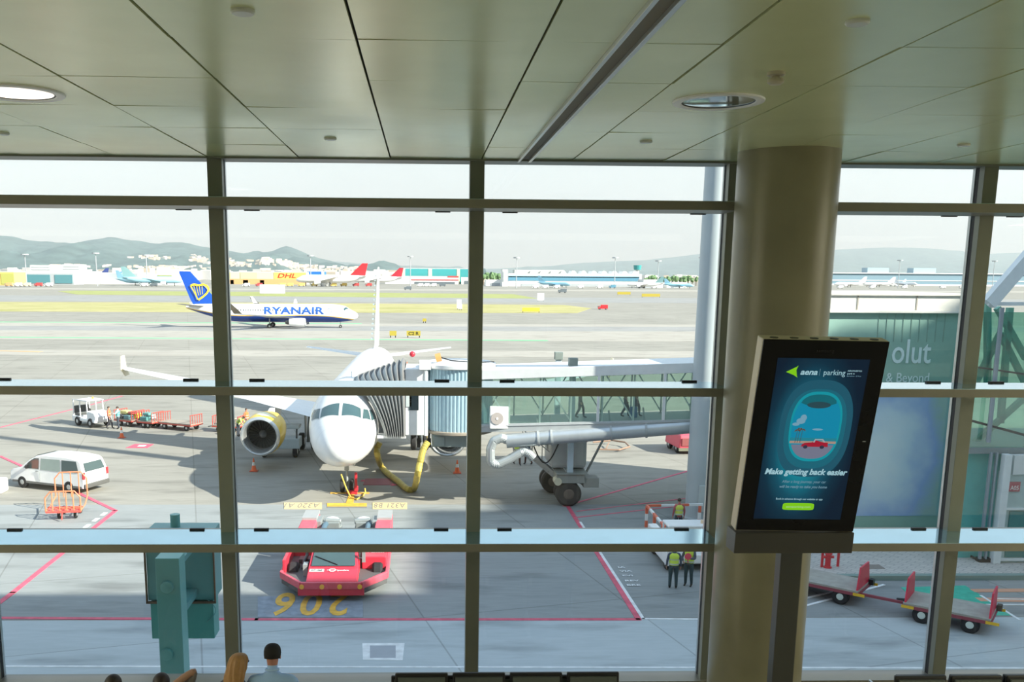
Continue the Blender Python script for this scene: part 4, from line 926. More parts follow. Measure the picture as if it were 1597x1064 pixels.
# service stair under the bridge
b = MB(); s0, s1 = PY(812, 694, 50.0), PY(872, 745, 48.6)
b.beam(s0, s1, .08, .3); b.beam(s0+Vector((0, -.9, 0)), s1+Vector((0, -.9, 0)), .08, .3)
for k in range(9):
    q = s0.lerp(s1, (k+.5)/9); b.bb((q.x-.15, q.y-.9, q.z-.02), (q.x+.15, q.y, q.z+.02))
for k in range(5):
    q = s0.lerp(s1, k/4); b.beam(q+Vector((0, -.9, 0)), q+Vector((0, -.9, 1.0)), .04)
b.beam(s0+Vector((0, -.9, 1)), s1+Vector((0, -.9, 1)), .04)
B(b).build('service_stair', mat('stair_grey', (.36, .37, .37), .5, .3), T)
b = MB()
for (x0, y0, x1, y1) in ((946, 675, 905, 755), (935, 672, 900, 700), (848, 680, 872, 745), (868, 680, 868, 750)): b.beam(PY(x0, y0, 49), PY(x1, y1, 48.2), .09)
B(b).build('brace', mat('stair_grey', (.36, .37, .37), .5, .3), T)
b = MB(); q = PY(830, 690, 47.4)
b.tube([q+Vector((.9*math.sin(a*math.pi/10)*0+1.4*(a/10), 0, -1.1*math.sin(a*math.pi/10))) for a in range(11)], .035, 6); B(b).build('cable_loop', black, T)
b = MB(); b.bb((c0.x-.9, 47.6, 1.8), (c0.x+1.0, 50.3, 3.7)); B(b).build('lift_carriage', mat('carriage_grey', (.50, .52, .52), .5), T, bev=.2)
# yellow air hose lying on the ground
pts = [PY(667, 690, 47.4), PY(660, 702, 47.2), PY(655, 722, 47), PY(651, 742, 47), G(646, 762, .18), G(636, 763, .18), G(620, 750, .18), G(603, 737, .18), G(594, 726, .25), PY(589, 712, 50), PY(588, 700, 50), PY(592, 690, 50)]
fine = []
for i in range(len(pts)-1):
    for q in range(8):
        t = q/8; a, b_, c, d = pts[max(0, i-1)], pts[i], pts[i+1], pts[min(len(pts)-1, i+2)]
        fine.append(.5*((2*b_)+(c-a)*t+(2*a-5*b_+4*c-d)*t*t+(3*b_-a-3*c+d)*t**3))
fine.append(pts[-1])
b = MB(); b.tube(fine, [.165+(.014 if i % 2 else 0) for i in range(len(fine))], 12)
o = b.build('air_hose', mat('hose_yellow', (.44, .35, .07), .5, noise_amt=.2), smooth=True, angle=20); tag(o, 'thick yellow air hose drooping from the bridge to the ground and up to the jet', 'hose')
# yellow cable at the nose wheel
b = MB(); b.tube([PY(532, 740, 49.6), G(540, 762, .4), G(547, 776, .08), G(556, 779, .06), G(566, 774, .06), G(570, 768, .1), PY(569, 762, 49.6)], .04, 8); o = b.build('ground_power_cable', mat('cable_yellow', (.75, .55, .1), .5), smooth=True); tag(o, 'yellow cable looping on the ground below the nose wheel of the parked jet', 'cable')
q = G(554, 771)
b = MB(); b.bb((q.x-.45, q.y-.1, .01), (q.x+.1, q.y+.15, .2)); b.bb((q.x-.02, q.y-.1, .0), (q.x+.12, q.y+.05, 1.2)); b.bb((q.x-.06, q.y-.14, .2), (q.x+.16, q.y+.09, .45)); o = b.build('wheel_chock', red, bev=.02); tag(o, 'red wheel chock with a red and white rod against the nose wheel', 'wheel chock')
# tall light mast
mb = PY(1094, 700, 43.9)
T = thing('light_mast', 'very tall round white mast rising past the window, left of the olive column', 'light mast', (mb.x, 43.9, 0))
b = MB(); b.cyl((0, 0, 0), (.0, 0, 37), .63, .42, 48); b.build('mast', mat('mast_paint', (.44, .50, .52), .5, noise_amt=.06, scale=.6), T, smooth=True)
b = MB(); b.cyl((0, 0, 0), (0, 0, .25), .9, n=32); b.build('base_flange', brg, T)
b = MB(); b.bb((-.2, -.7, .6), (.3, -.6, 1.9)); b.build('access_door', mat('door_grey', (.5, .56, .56), .5), T, bev=.01)
b = MB(); b.cyl((0, 0, 36.6), (0, 0, 37.4), 1.6, n=24); b.build('lamp_ring', darkmetal, T)
# ================================================================== vehicles and ramp equipment
carglass = mat('car_glass', (.06, .09, .09), .08, 0, .8)
def wheels(T, spots, r, wd, axis='X', nm='wheel', hb=None, rub=None):
    for (x, y) in spots:
        b = MB(); wheel(b, (x, y, r), r, wd, axis); b.build(nm, [rub or rubber, hb or hubm], T)
# white van, local +Y is forward
vr, vf = G(110, 769), G(42, 761)
d = (vf-vr); ang = math.atan2(d.y, d.x)
T = thing('white_van', 'white minibus van with dark windows parked on the apron beside the orange cage', 'van', (vr.x+.95*math.sin(ang)*1.0, vr.y-.95*math.cos(ang)*-0.0, 0), ang-math.pi/2)
T.location = Vector((vr.x, vr.y, 0))+Vector((math.sin(ang), -math.cos(ang), 0))*.86
VL = 3.3
prof = [(-1.0, .32), (-1.02, .75), (-.98, 1.15), (-.78, 1.72), (-.62, 1.84), (.2, 1.93), (1.6, 1.93), (2.25, 1.87), (2.75, 1.62), (3.35, 1.18), (3.95, 1.02), (4.12, .80), (4.15, .42), (3.9, .30)]
b = MB(); rings = []
for x, ins, dz in ((-.96, .10, .0), (-.93, .02, .0), (-.90, 0, 0), (.90, 0, 0), (.93, .02, 0), (.96, .10, 0)):
    rings.append([])
    for y, z in prof:
        xx = x*(1-.16*max(0, (z-1.0)/.93)**1.3); rings[-1].append(Vector((xx, 1.5+(y-1.5)*(1-ins*.04), z-(ins*.25 if z > 1 else -ins*.2))))
b.loft(rings); body = b.build('body', white_body, T, smooth=True, angle=32, bev=.02)
def vside(s, pts, nm, mt, par, off=.012):
    bb = MB(); out = []
    for y, z in pts: out.append(Vector((s*(.955*(1-.16*max(0, (z-1.0)/.93)**1.3)+off), y, z)))
    bb.add(out, [tuple(range(len(out)))]); return bb.build(nm, mt, par)
for s in (-1, 1):
    vside(s, [(2.05, 1.14), (3.15, 1.16), (2.75, 1.52), (2.42, 1.72), (2.08, 1.74)], 'side_window', carglass, body)
    vside(s, [(.55, 1.14), (1.95, 1.14), (1.95, 1.74), (.62, 1.76)], 'side_window', mat('van_glass_pale', (.30, .36, .33), .15), body)
    vside(s, [(-.72, 1.16), (.45, 1.14), (.5, 1.76), (-.5, 1.76)], 'side_window', carglass, body)
    vside(s, [(-.9, .32), (4.0, .32), (4.0, .44), (-.9, .44)], 'sill', mat('sill_grey', (.16, .16, .15), .6), body, .02)
    b = MB(); b.bb((s*1.0-.12, 2.75, 1.15), (s*1.0+.12, 2.87, 1.36)); b.build('door_mirror', black, T, bev=.03)
    b = MB(); b.bb((s*.96-.03, 1.98, .5), (s*.96+.005*s, 1.995, 1.1)); b.bb((s*.955, 2.1, 1.02), (s*.985, 2.25, 1.06)); b.build('door_seam', greymetal, body)
    b = MB(); b.bb((s*.80, -1.05, .82), (s*.955, -.95, 1.2)); b.build('tail_light', mat('tail_red', (.65, .04, .05), .3), T, bev=.02)
    b = MB(); b.bb((s*.6, 4.0, .72), (s*.92, 4.13, .92)); b.build('headlight', mat('headlight', (.7, .73, .75), .15), T, bev=.03)
b = MB(); b.add([(-.72, -.985, 1.22), (.72, -.985, 1.22), (.66, -.815, 1.66), (-.66, -.815, 1.66)], [(0, 1, 2, 3)]); 
for i in range(4): b.v[i].y -= .02
b.build('rear_window', carglass, body)
b = MB(); b.bb((-.93, -1.12, .32), (.93, -.95, .56)); b.build('rear_bumper', mat('bumper_dark', (.10, .10, .095), .6), T, bev=.04)
b = MB(); b.bb((-.2, -1.04, .74), (.2, -1.02, .86)); b.build('number_plate', white, T)
b = MB(); b.add([(-.78, 3.32, 1.22), (.78, 3.32, 1.22), (.70, 2.32, 1.865), (-.70, 2.32, 1.865)], [(0, 1, 2, 3)]); 
for i in range(4): b.v[i].z += .03
b.build('windscreen', carglass, body)
wheels(T, ((-.86, 0), (.86, 0), (-.86, VL), (.86, VL)), .34, .24)
# red aircraft tug, cab end towards the terminal (local -Y)
tc_ = (G(475, 925)+G(577, 925))/2
T = thing('aircraft_tug', 'red low aircraft tug with grey cradle arms waiting in front of the parked jet', 'aircraft tug', (-3.35, 32.55, 0))
tred = mat('tug_red', (.60, .04, .07), .35); tpink = mat('tug_red_worn', (.66, .10, .14), .5, noise_amt=.15)
W2 = 1.98
hull = [(-1.1, 0), (1.1, 0), (W2, 1.25), (W2, 5.2), (-W2, 5.2), (-W2, 1.25)]
b = MB(); b.prism(hull, .35, Matrix.Translation((0, 0, .45))); b.build('chassis', mat('tug_deck', (.10, .10, .10), .7), T, bev=.03)
b = MB()
pts = [(-W2, 5.0), (-W2, 1.25), (-1.1, 0), (1.1, 0), (W2, 1.25), (W2, 5.0)]
for (a, c) in zip(pts, pts[1:]): b.beam((a[0], a[1], .62), (c[0], c[1], .62), .12, .26)
b.build('bumper_rail', tpink, T, bev=.02)
b = MB(); b.bb((-1.2, -.03, .25), (1.2, .1, .5)); b.build('front_skirt', tred, T)
for x in (-1.05, 1.05, -.32, .32):
    b = MB(); b.cyl((x, -.06, .60), (x, -.12, .60), .085, n=14); b.build('marker_lamp', mat('lamp_amber', (.85, .45, .05), .3), T)
b = MB(); b.loft([[Vector(p) for p in ((-.95, y, z0), (.95, y, z0), (.93, y, z1), (-.93, y, z1))] for y, z0, z1 in ((.10, .5, .66), (.16, .5, .74), (1.0, .5, .98))]); b.build('hood', tred, T, bev=.03)
# cab: sloping windscreen, roof
cabr = [Vector(p) for p in ((-.92, 1.15, 1.3), (.92, 1.15, 1.3), (.8, 1.75, 2.05), (-.8, 1.75, 2.05))]
b = MB(); b.loft([[Vector((-.93, .97, .6)), Vector((.93, .97, .6)), Vector((.93, 3.2, .6)), Vector((-.93, 3.2, .6))], [Vector((-.93, .97, .98)), Vector((.93, .97, .98)), Vector((.93, 3.2, .98)), Vector((-.93, 3.2, .98))], [Vector((-.82, 1.95, 1.6)), Vector((.82, 1.95, 1.6)), Vector((.82, 3.0, 1.6)), Vector((-.82, 3.0, 1.6))]])
cabo = b.build('cab', tred, T, bev=.03)
b = MB(); b.add([(-.82, 1.03, 1.03), (.82, 1.03, 1.03), (.74, 1.88, 1.57), (-.74, 1.88, 1.57)], [(0, 1, 2, 3)])
for v in b.v: v.y -= .03; v.z += .02
b.build('windscreen', mat('tug_glass', (.06, .10, .11), .15, 0, .3), cabo)
b = MB(); b.beam((-.70, 1.36, 1.32), (.15, 1.02, 1.09), .025); b.build('wiper', black, cabo)
for s in (-1, 1):
    b = MB(); b.add([(s*.93, 1.5, 1.06), (s*.93, 3.0, 1.06), (s*.86, 2.85, 1.5), (s*.86, 2.0, 1.5)], [(0, 1, 2, 3)]); b.build('side_window', carglass, cabo)
b = MB(); b.beam((.9, 1.5, 1.2), (1.1, 1.3, 1.25), .03); b.bb((1.05, 1.25, 1.1), (1.18, 1.32, 1.5)); b.build('mirror', greymetal, T)
z0_ = .75
def hood_text(s_, x, y, size, w, mt, nm):
    # hood slopes: plane through (y .2,z 1.09) and (1.15,1.33)
    sl = .24/.84; X = Vector((1, 0, 0)); Yv = Vector((0, 1, sl)).normalized()
    return put_text(T, nm, s_, size, frame(Vector((x, y, z0_+sl*(y-.16)+.012)), X, Yv), mt, .004, 0, 1, 'CENTER', .002, w)
b = MB(); b.prism([(-.27, -.09), (.27, -.09), (.27, .09), (-.27, .09)], .01, frame(Vector((-.6, .80, .935)), (1, 0, 0), (0, .95, .24))); b.build('number_plate', mat('plate_cream', (.6, .62, .58), .5), T)
hood_text('WT-1065', -.6, .75, .14, .42, darkmetal, 'plate_lettering')
b = MB(); M_ = frame(Vector((-.02, .80, .95)), (1, 0, 0), (0, .95, .24))
for k in range(20):
    a0, a1 = 2*math.pi*k/20, 2*math.pi*(k+1)/20
    b.add([M_ @ Vector((.13*math.cos(a0), .11*math.sin(a0), 0)), M_ @ Vector((.13*math.cos(a1), .11*math.sin(a1), 0)), M_ @ Vector((.10*math.cos(a1), .08*math.sin(a1), 0)), M_ @ Vector((.10*math.cos(a0), .08*math.sin(a0), 0))], [(0, 1, 2, 3)])
b.add([M_ @ Vector(p) for p in ((-.2, -.015, 0), (.2, -.015, 0), (.2, .015, 0), (-.2, .015, 0))], [(0, 1, 2, 3)]); b.build('emblem', white, T)
hood_text('groundforce', .38, .76, .10, .42, white, 'hood_lettering')
b = MB(); b.bb((1.0, 1.9, .62), (W2-.05, 4.9, 1.12)); b.build('engine_cover', tred, T, bev=.04)
put_text(T, 'cover_lettering', 'TT 630000', .2, frame(Vector((1.45, 2.4, 1.135)), (1, 0, 0), (0, 1, 0)), white, .004, 0, 1, 'CENTER', .002, .8)
b = MB(); b.bb((-W2+.02, 1.4, .6), (-W2+.14, 4.9, 1.15)); b.bb((-W2+.1, 3.6, .6), (-1.0, 3.8, 1.2)); b.build('side_wall', tred, T, bev=.02)
b = MB(); b.tube([(-1.25, 1.9, .65), (-1.25, 2.3, .85), (-1.2, 2.8, .9), (-1.25, 3.0, 1.2)], .07, 8); b.bb((-1.5, 2.6, .62), (-1.05, 3.1, .8)); b.build('driver_seat', darkmetal, T, bev=.03)
b = MB(); b.bb((-1.15, 1.1, .62), (-.98, 1.5, 1.05)); b.build('control_box', greymetal, T)
for s in (-1, 1):
    b = MB(); b.bb((s*1.28, 5.0, .45), (s*W2, 8.3, 1.15)); am = b.build('rear_arm', tpink, T, bev=.05)
    b = MB(); b.bb((s*1.32, 7.2, 1.15), (s*(W2-.02), 8.6, 1.25)); b.build('arm_tread_plate', mat('tread_grey', (.36, .37, .37), .6), am)
    b = MB(); b.tube([(s*.95, 5.4, .9), (s*.95, 7.0, .95), (s*.95, 8.0, .8)], .12, 12); b.build('hydraulic_ram', mat('ram_blue', (.12, .22, .30), .4, .4), am)
    b = MB(); b.bb((s*.35, 7.5, .45), (s*1.1, 7.9, .95)); b.bb((s*.3, 7.8, .35), (s*.95, 8.2, .7)); b.cyl((s*.3, 7.7, .95), (s*1.0, 7.7, 1.0), .12, n=12); b.bb((s*1.1, 7.0, .7), (s*1.35, 8.0, 1.15))
    b.build('cradle_clamp', mat('cradle_grey', (.30, .33, .33), .5, .3), am, bev=.03)
    b = MB(); b.sph((s*.7, 7.9, 1.0), (.32, .2, .12)); b.build('cradle_pad', white, am, smooth=True)
b = MB(); b.bb((-.8, 5.1, .35), (.8, 5.4, .9)); b.build('cradle_back', darkmetal, T)
wheels(T, ((-1.6, 1.9), (1.6, 1.9), (-1.45, 7.2), (1.45, 7.2)), .45, .4)
# white baggage tractor
def place_local(pr, pf):
    a, c = G(*pr), G(*pf); d = c-a; return a, math.atan2(d.y, d.x)-math.pi/2, d.length
pos, rz, dl = place_local((135, 662), (168, 668))
T = thing('baggage_tractor', 'white open-cab baggage tractor with dark seat, at the head of the cart train', 'baggage tractor', pos, rz)
b = MB(); b.bb((-.75, -.75, .35), (.75, .2, .75)); b.bb((-.75, .2, .4), (.75, 2.35, .6)); b.loft([[Vector((-.72, y, .5)), Vector((.72, y, .5)), Vector((.68, y, z)), Vector((-.68, y, z))] for y, z in ((1.3, 1.25), (2.2, 1.15), (2.4, .85))]); b.build('body', white_body, T, bev=.04)
b = MB()
for x in (-.68, .68):
    for y in (-.6, .35, 1.35): b.beam((x, y, .5), (x, y*.95, 2.0), .07)
    b.beam((x, -.7, 2.0), (x, 1.4, 2.0), .07)
b.beam((-.68, -.6, 1.95), (.68, -.6, 1.95), .06); b.build('cab_frame', white_body, T)
b = MB(); b.bb((-.72, -.1, 2.0), (.72, 1.4, 2.06)); b.build('cab_roof', white_body, T, bev=.02)
b = MB(); b.bb((-.6, -.55, .7), (.6, -.05, 1.0)); b.bb((-.6, -.65, .9), (.6, -.5, 1.5)); b.build('seat', darkmetal, T, bev=.05)
b = MB(); b.cyl((.3, .85, 1.25), (.3, .9, 1.29), .2, n=18); b.cyl((.3, .9, 1.25), (.3, 1.2, .9), .03, n=8); b.build('steering_wheel', black, T)
b = MB(); b.cyl((-.3, .6, 2.06), (-.3, .6, 2.2), .07, n=12); b.build('beacon', mat('lamp_amber', (.85, .45, .05), .3), T)
wheels(T, ((-.68, 0), (.68, 0), (-.68, 1.75), (.68, 1.75)), .36, .24)
# baggage carts: deck, end rails, wheels, drawbar. local +Y is the long axis
def baggage_cart(label, pa, pb, wd=1.35, rail=True, group='baggage carts behind the white tractor', railm=None, Lx=None):
    a, c = G(*pa), G(*pb); d = c-a; L = Lx or d.length; rz = math.atan2(d.y, d.x)-math.pi/2; mid_ = (a+c)/2
    T = thing('baggage_cart', label, 'baggage cart', (mid_.x, mid_.y, 0), rz, group)
    b = MB(); b.bb((-wd/2, -L/2, .48), (wd/2, L/2, .56)); b.build('deck', mat('deck_plywood', (.32, .28, .23), .8, noise_amt=.15), T)
    rm = railm or mat('rail_red', (.50, .07, .05), .5)
    b = MB(); b.bb((-wd/2-.03, -L/2-.03, .40), (wd/2+.03, L/2+.03, .485)); b.build('deck_frame', rm, T)
    if rail:
        for s in (-1, 1):
            b = MB(); y = s*(L/2-.02)
            for k in range(6): x = -wd/2+.03+k*(wd-.06)/5; b.cyl((x, y, .5), (x, y, 1.22), .028, n=8)
            b.cyl((-wd/2, y, 1.22), (wd/2, y, 1.22), .03, n=8); b.build('end_rail', rm, T)
    b = MB(); b.beam((0, -L/2, .42), (0, -L/2-.7, .3), .06); b.build('drawbar', darkmetal, T)
    wheels(T, ((-wd/2+.15, -L/2+.5), (wd/2-.15, -L/2+.5), (-wd/2+.15, L/2-.5), (wd/2-.15, L/2-.5)), .24, .16)
    return T, L, wd
c1 = baggage_cart('loaded baggage cart coupled right behind the white tractor', (189, 662), (216, 665))
c2 = baggage_cart('red baggage cart between the loaded cart and the empty one', (224, 665.3), (247, 667.5))
c3 = baggage_cart('empty flat baggage cart with red end rails, last in the train', (257, 667), (307, 672))
def suitcase(T0, x, y, z, sz, col, label, group='suitcases on the baggage carts', rz=0, nm='suitcase'):
    M_ = T0.matrix_basis if False else Matrix.Translation(T0.location) @ Matrix.Rotation(T0.rotation_euler[2], 4, 'Z')
    p = M_ @ Vector((x, y, z))
    T = thing(nm, label, 'suitcase', p, T0.rotation_euler[2]+rz, group)
    b = MB(); b.bb((-sz[0]/2, -sz[1]/2, 0), (sz[0]/2, sz[1]/2, sz[2])); b.build('shell', mat('case_%d_%d_%d' % tuple(int(v*99) for v in col), col, .5), T, bev=.05)
    b = MB(); b.bb((-.1, -sz[1]/2-.03, sz[2]*.5), (.1, -sz[1]/2, sz[2]*.6)); b.build('handle', black, T)
t1 = c1[0]
for (x, y, z, sz, col, lb) in ((-.4, -.5, .56, (.5, .6, .34), (.04, .10, .12), 'dark teal suitcase at the tractor end of the loaded cart'),
    (.3, -.45, .56, (.55, .65, .3), (.05, .06, .07), 'black suitcase at the back of the loaded cart, tractor end'),
    (-.35, .3, .56, (.55, .7, .38), (.72, .68, .08), 'bright yellow suitcase low on the loaded cart'),
    (.35, .3, .56, (.5, .6, .32), (.10, .22, .25), 'blue-green suitcase behind the yellow one'),
    (.0, -.3, .90, (.6, .7, .26), (.62, .58, .22), 'pale yellow suitcase lying on top of the loaded cart'),
    (.1, .45, .95, (.5, .5, .2), (.45, .10, .09), 'dull red suitcase on top of the loaded cart')):
    suitcase(t1, x, y, z, sz, col, lb)
t2 = c2[0]
for (x, y, z, sz, col, lb) in ((-.35, -.3, .56, (.55, .6, .36), (.62, .70, .68), 'pale grey suitcase on the second cart'),
    (.3, -.2, .56, (.6, .7, .3), (.08, .25, .24), 'teal suitcase at the back of the second cart'),
    (.05, -.2, .93, (.5, .6, .2), (.12, .32, .30), 'flat teal suitcase topmost on the second cart')):
    suitcase(t2, x, y, z, sz, col, lb)
# loaded cart beside the engine, partly behind the mullion
c4 = baggage_cart('loaded baggage cart standing beyond the yellow engine', (338, 672), (378, 674), group=None)
for (x, y, z, sz, col, lb) in ((-.3, -.6, .56, (.55, .6, .5), (.5, .05, .08), 'red suitcase on the cart beyond the engine'), (.3, 0, .56, (.6, .6, .55), (.08, .09, .12), 'black suitcase on the cart beyond the engine'),
    (-.3, .5, .56, (.5, .6, .4), (.55, .5, .38), 'beige suitcase on the cart beyond the engine'), (0, 0, 1.12, (.6, .6, .3), (.45, .1, .12), 'dark red suitcase topmost on the cart beyond the engine')):
    suitcase(c4[0], x, y, z, sz, col, lb, 'suitcases on the cart beyond the engine')
# belt loader under the wing, right of the engine
q = G(455, 690)
T = thing('belt_loader', 'pale blue belt loader standing under the wing beside the engine', 'belt loader', (q.x, 59.5, 0))
lbm = mat('loader_blue', (.50, .62, .68), .5)
b = MB(); b.bb((-1.2, 0, .6), (1.3, 1.4, 1.25)); b.build('body', lbm, T, bev=.04)
b = MB(); b.bb((-1.25, .1, 1.9), (1.3, 1.2, 2.1)); b.build('belt', mat('belt_pale', (.62, .72, .76), .5), T, bev=.03)
b = MB(); [b.beam((x, .3, 1.2), (x, .5, 1.95), .1) for x in (-1.1, 0, 1.1)]; b.build('lift_strut', darkmetal, T)
b = MB(); b.bb((-.7, -.1, 1.3), (-.3, .5, 1.7)); b.build('seat', darkmetal, T, bev=.05)
wheels(T, ((-1.0, .3), (1.0, .3), (-1.0, 1.2), (1.0, 1.2)), .38, .3)
# traffic cones
def cone(px, py, label, s=1.0):
    p = G(px, py); T = thing('traffic_cone', label, 'traffic cone', p, 0, 'orange traffic cones around the parked jet')
    b = MB(); b.lathe([(.17*s, .03), (.10*s, .36*s)], n=20); b.build('cone_base', orange, T, smooth=True)
    b = MB(); b.lathe([(.10*s, .36*s), (.07*s, .56*s)], n=20); b.build('white_band', white, T, smooth=True)
    b = MB(); b.lathe([(.07*s, .56*s), (.03*s, .8*s), (.001, .8*s)], n=20); b.build('cone_tip', orange, T, smooth=True)
    b = MB(); b.bb((-.24*s, -.24*s, 0), (.24*s, .24*s, .04)); b.build('foot', mat('cone_foot', (.55, .1, .05), .7), T, bev=.01)
cone(190, 683, 'orange traffic cone in the wing shadow near the baggage carts', 1.0)
cone(396, 735, 'orange traffic cone on the ground below the yellow engine', 1.0)
cone(713, 738, 'orange traffic cone right of the hanging yellow hose', 1.0)
cone(635, 574, 'small orange cone on the apron behind the bellows canopy', 1.0)
# barrier block at the left edge
q = G(4, 768); T = thing('barrier_block', 'white concrete barrier block with an orange top at the left edge', 'barrier', (q.x-.6, q.y, 0))
b = MB(); b.bb((-1.0, -.5, 0), (.75, .5, .75)); b.build('block', white, T, bev=.1)
b = MB(); b.bb((-.2, -.2, .75), (.35, .2, 1.25)); b.build('stem', white, T, bev=.05)
b = MB(); b.bb((-.2, -.2, 1.25), (.35, .2, 1.75)); b.build('orange_top', orange, T, bev=.05)
# orange cage trolley in front of the van
q = G(104, 808); T = thing('cage_trolley', 'orange tubular cage trolley standing on the apron before the white van', 'trolley', (q.x, q.y, 0), R(8))
og = mat('cage_orange', (.82, .25, .12), .45)
def hoop(y, z0, z1, w0, mt, nm, n=5):
    b = MB(); b.tube([(-w0, y, z0), (-w0, y, z1-.3), (-w0+.25, y, z1), (w0-.25, y, z1), (w0, y, z1-.3), (w0, y, z0)], .035, 8)
    for k in range(1, n): x = -w0+2*w0*k/n; b.cyl((x, y, z0), (x, y, z1-.02), .028, n=8)
    b.build(nm, mt, T)
hoop(-.55, .45, 1.45, .80, og, 'front_hoop'); hoop(1.3, .75, 2.0, .75, og, 'rear_hoop', 4)
b = MB()
for k in range(5): b.cyl((-.8, -.5+k*.1, .47+k*.03), (.8, -.5+k*.1, .47+k*.03), .02, n=6)
b.beam((-.8, -.55, .45), (.8, -.55, .45), .09); b.build('front_bar', mat('cage_red', (.85, .10, .08), .5), T)
b = MB(); 
for s in (-1, 1): b.tube([(s*.8, -.55, .5), (s*.8, .4, .55), (s*.75, 1.3, .8)], .035, 8)
b.beam((-.6, .3, .42), (.6, .3, .42), .1); b.build('side_rail', og, T)
wheels(T, ((-.3, -.1), (.45, -.1), (-.3, .9), (.45, .9)), .2, .14)
b = MB(); b.beam((-.05, -.55, .42), (-.05, -.75, .1), .05); b.build('tow_hook', mat('cage_red', (.85, .10, .08), .5), T)
# flat trailers on the service road, lower right
def flat_trailer(label, pts, Lw, wd):
    a, c = pts; a = Vector(a); c = Vector(c); d = c-a; rz = math.atan2(d.y, d.x)-math.pi/2; mid_ = (a+c)/2; L = Lw
    T = thing('flat_trailer', label, 'trailer', (mid_.x, mid_.y, 0), rz, 'flat trailers coupled on the service road')
    b = MB(); b.bb((-wd/2, -L/2, .56), (wd/2, L/2, .64)); b.build('deck', mat('deck_grey', (.36, .35, .31), .7, noise_amt=.12), T)
    b = MB(); b.bb((-wd/2-.03, -L/2-.03, .46), (wd/2+.03, L/2+.03, .57)); b.build('deck_frame', mat('frame_maroon', (.28, .06, .08), .6), T)
    rm = mat('trailer_red', (.62, .04, .08), .45)
    for s in (-1, 1):
        b = MB(); y = s*(L/2-.05)
        b.add([(-wd/2+.05, y-.03, .6), (wd/2-.05, y-.03, .6), (wd/2-.3, y-.03, 1.45), (-wd/2+.3, y-.03, 1.45), (-wd/2+.05, y+.03, .6), (wd/2-.05, y+.03, .6), (wd/2-.3, y+.03, 1.45), (-wd/2+.3, y+.03, 1.45)], BF)
        b.build('end_panel', rm, T, bev=.01)
        b = MB(); b.bb((-wd/2-.04, y-.3, .47), (-wd/2-.02, y+.1, .57)); b.bb((wd/2+.03, y-.3, .47), (wd/2+.05, y+.1, .57)); b.build('yellow_marker', yellow, T)
    b = MB(); b.beam((0, L/2, .5), (0, L/2+.35, .46), .09); b.build('drawbar', darkmetal, T)
    b = MB(); b.bb((wd/2-.25, -L/2-.16, .55), (wd/2, -L/2, .75)); b.build('rear_lamp', black, T)
    wheels(T, ((-wd/2+.1, -L/2+.6), (wd/2-.1, -L/2+.6), (-wd/2+.1, L/2-.6), (wd/2-.1, L/2-.6)), .3, .2, hb=mat('hub_pale', (.62, .70, .66), .5))
    return T
a, c = G(1345, 982-10, .0), G(1345, 940)
# near edge of the right trailer deck runs (1405,945)->(1545,975)
n0, n1 = G(1408, 946, .5), G(1545, 973, .5)
dn_ = (n1-n0).normalized(); off = Vector((-dn_.y, dn_.x, 0)); off = off if off.y > 0 else -off
flat_trailer('flat trailer with pale hubs and red end panels, rightmost on the service road', (n1+off*.8, n0+off*.8), (n1-n0).length, 1.6)
m0, m1 = G(1215, 903, .5), G(1334, 928, .5); dn_ = (m1-m0).normalized(); off = Vector((-dn_.y, dn_.x, 0)); off = off if off.y > 0 else -off
flat_trailer('flat trailer with a leaning red end panel, half behind the olive column', (m1+off*.8, m0+off*.8), (m1-m0).length*1.05, 1.6)
b = MB(); b.beam(G(1338, 926, .5), G(1408, 940, .5), .09); o = b.build('coupling_bar', mat('frame_maroon', (.28, .06, .08), .6)); tag(o, 'thin maroon tow bar linking the two flat trailers', 'tow bar')
# red hydrant between red posts
q = G(1290, 891); T = thing('fire_hydrant', 'red fire hydrant on the paved walk below the screen', 'fire hydrant', (q.x, q.y, .15))
b = MB(); b.lathe([(.16, 0), (.16, .05), (.11, .06), (.11, .55), (.15, .57), (.15, .62), (.1, .7), (.001, .74)], n=20); b.build('barrel', red, T, smooth=True)
b = MB(); b.cyl((-.22, 0, .45), (.22, 0, .45), .06, n=12); b.build('outlet', red, T)
for x, lb in ((1281, 'short red post left of the hydrant'), (1306, 'short red post right of the hydrant')):
    q = G(x, 889 if x > 1290 else 890); b = MB(); b.cyl((q.x, q.y, .15), (q.x, q.y, 1.2), .055, n=14); o = b.build('bollard', red, smooth=True); tag(o, lb, 'post', 'red posts around the hydrant')
# red-white folding barrier
rw = [mat('barrier_orange', (.78, .16, .08), .5), mat('barrier_white', (.82, .84, .84), .5)]
q = G(1009, 815)
T = thing('folding_barrier', 'red and white plastic barrier standing left of the tall mast', 'barrier', (q.x, q.y, 0))
A0 = q; 
def bar(p, r_, nm, k=5, wd=.10):
    p, r_ = Vector(p), Vector(r_)
    b = MB()
    for i in range(k): b.beam(p.lerp(r_, i/k), p.lerp(r_, (i+1)/k), wd, wd, i % 2)
    b.build(nm, rw, T)
t0 = G(1009, 789, 1.05)-q; t1 = G(1096, 787, 1.05)-q; t2 = G(1037, 822, 1.05)-q
bar(t0, t1, 'top_bar', 4); bar(t0, t2, 'side_bar', 5)
for p_ in (t0, t2*.45+t0*.55, t2*.9+t0*.1, t1*.95+t0*.05):
    bar((p_.x, p_.y, 1.0), (p_.x, p_.y, .0), 'leg', 3, .12)
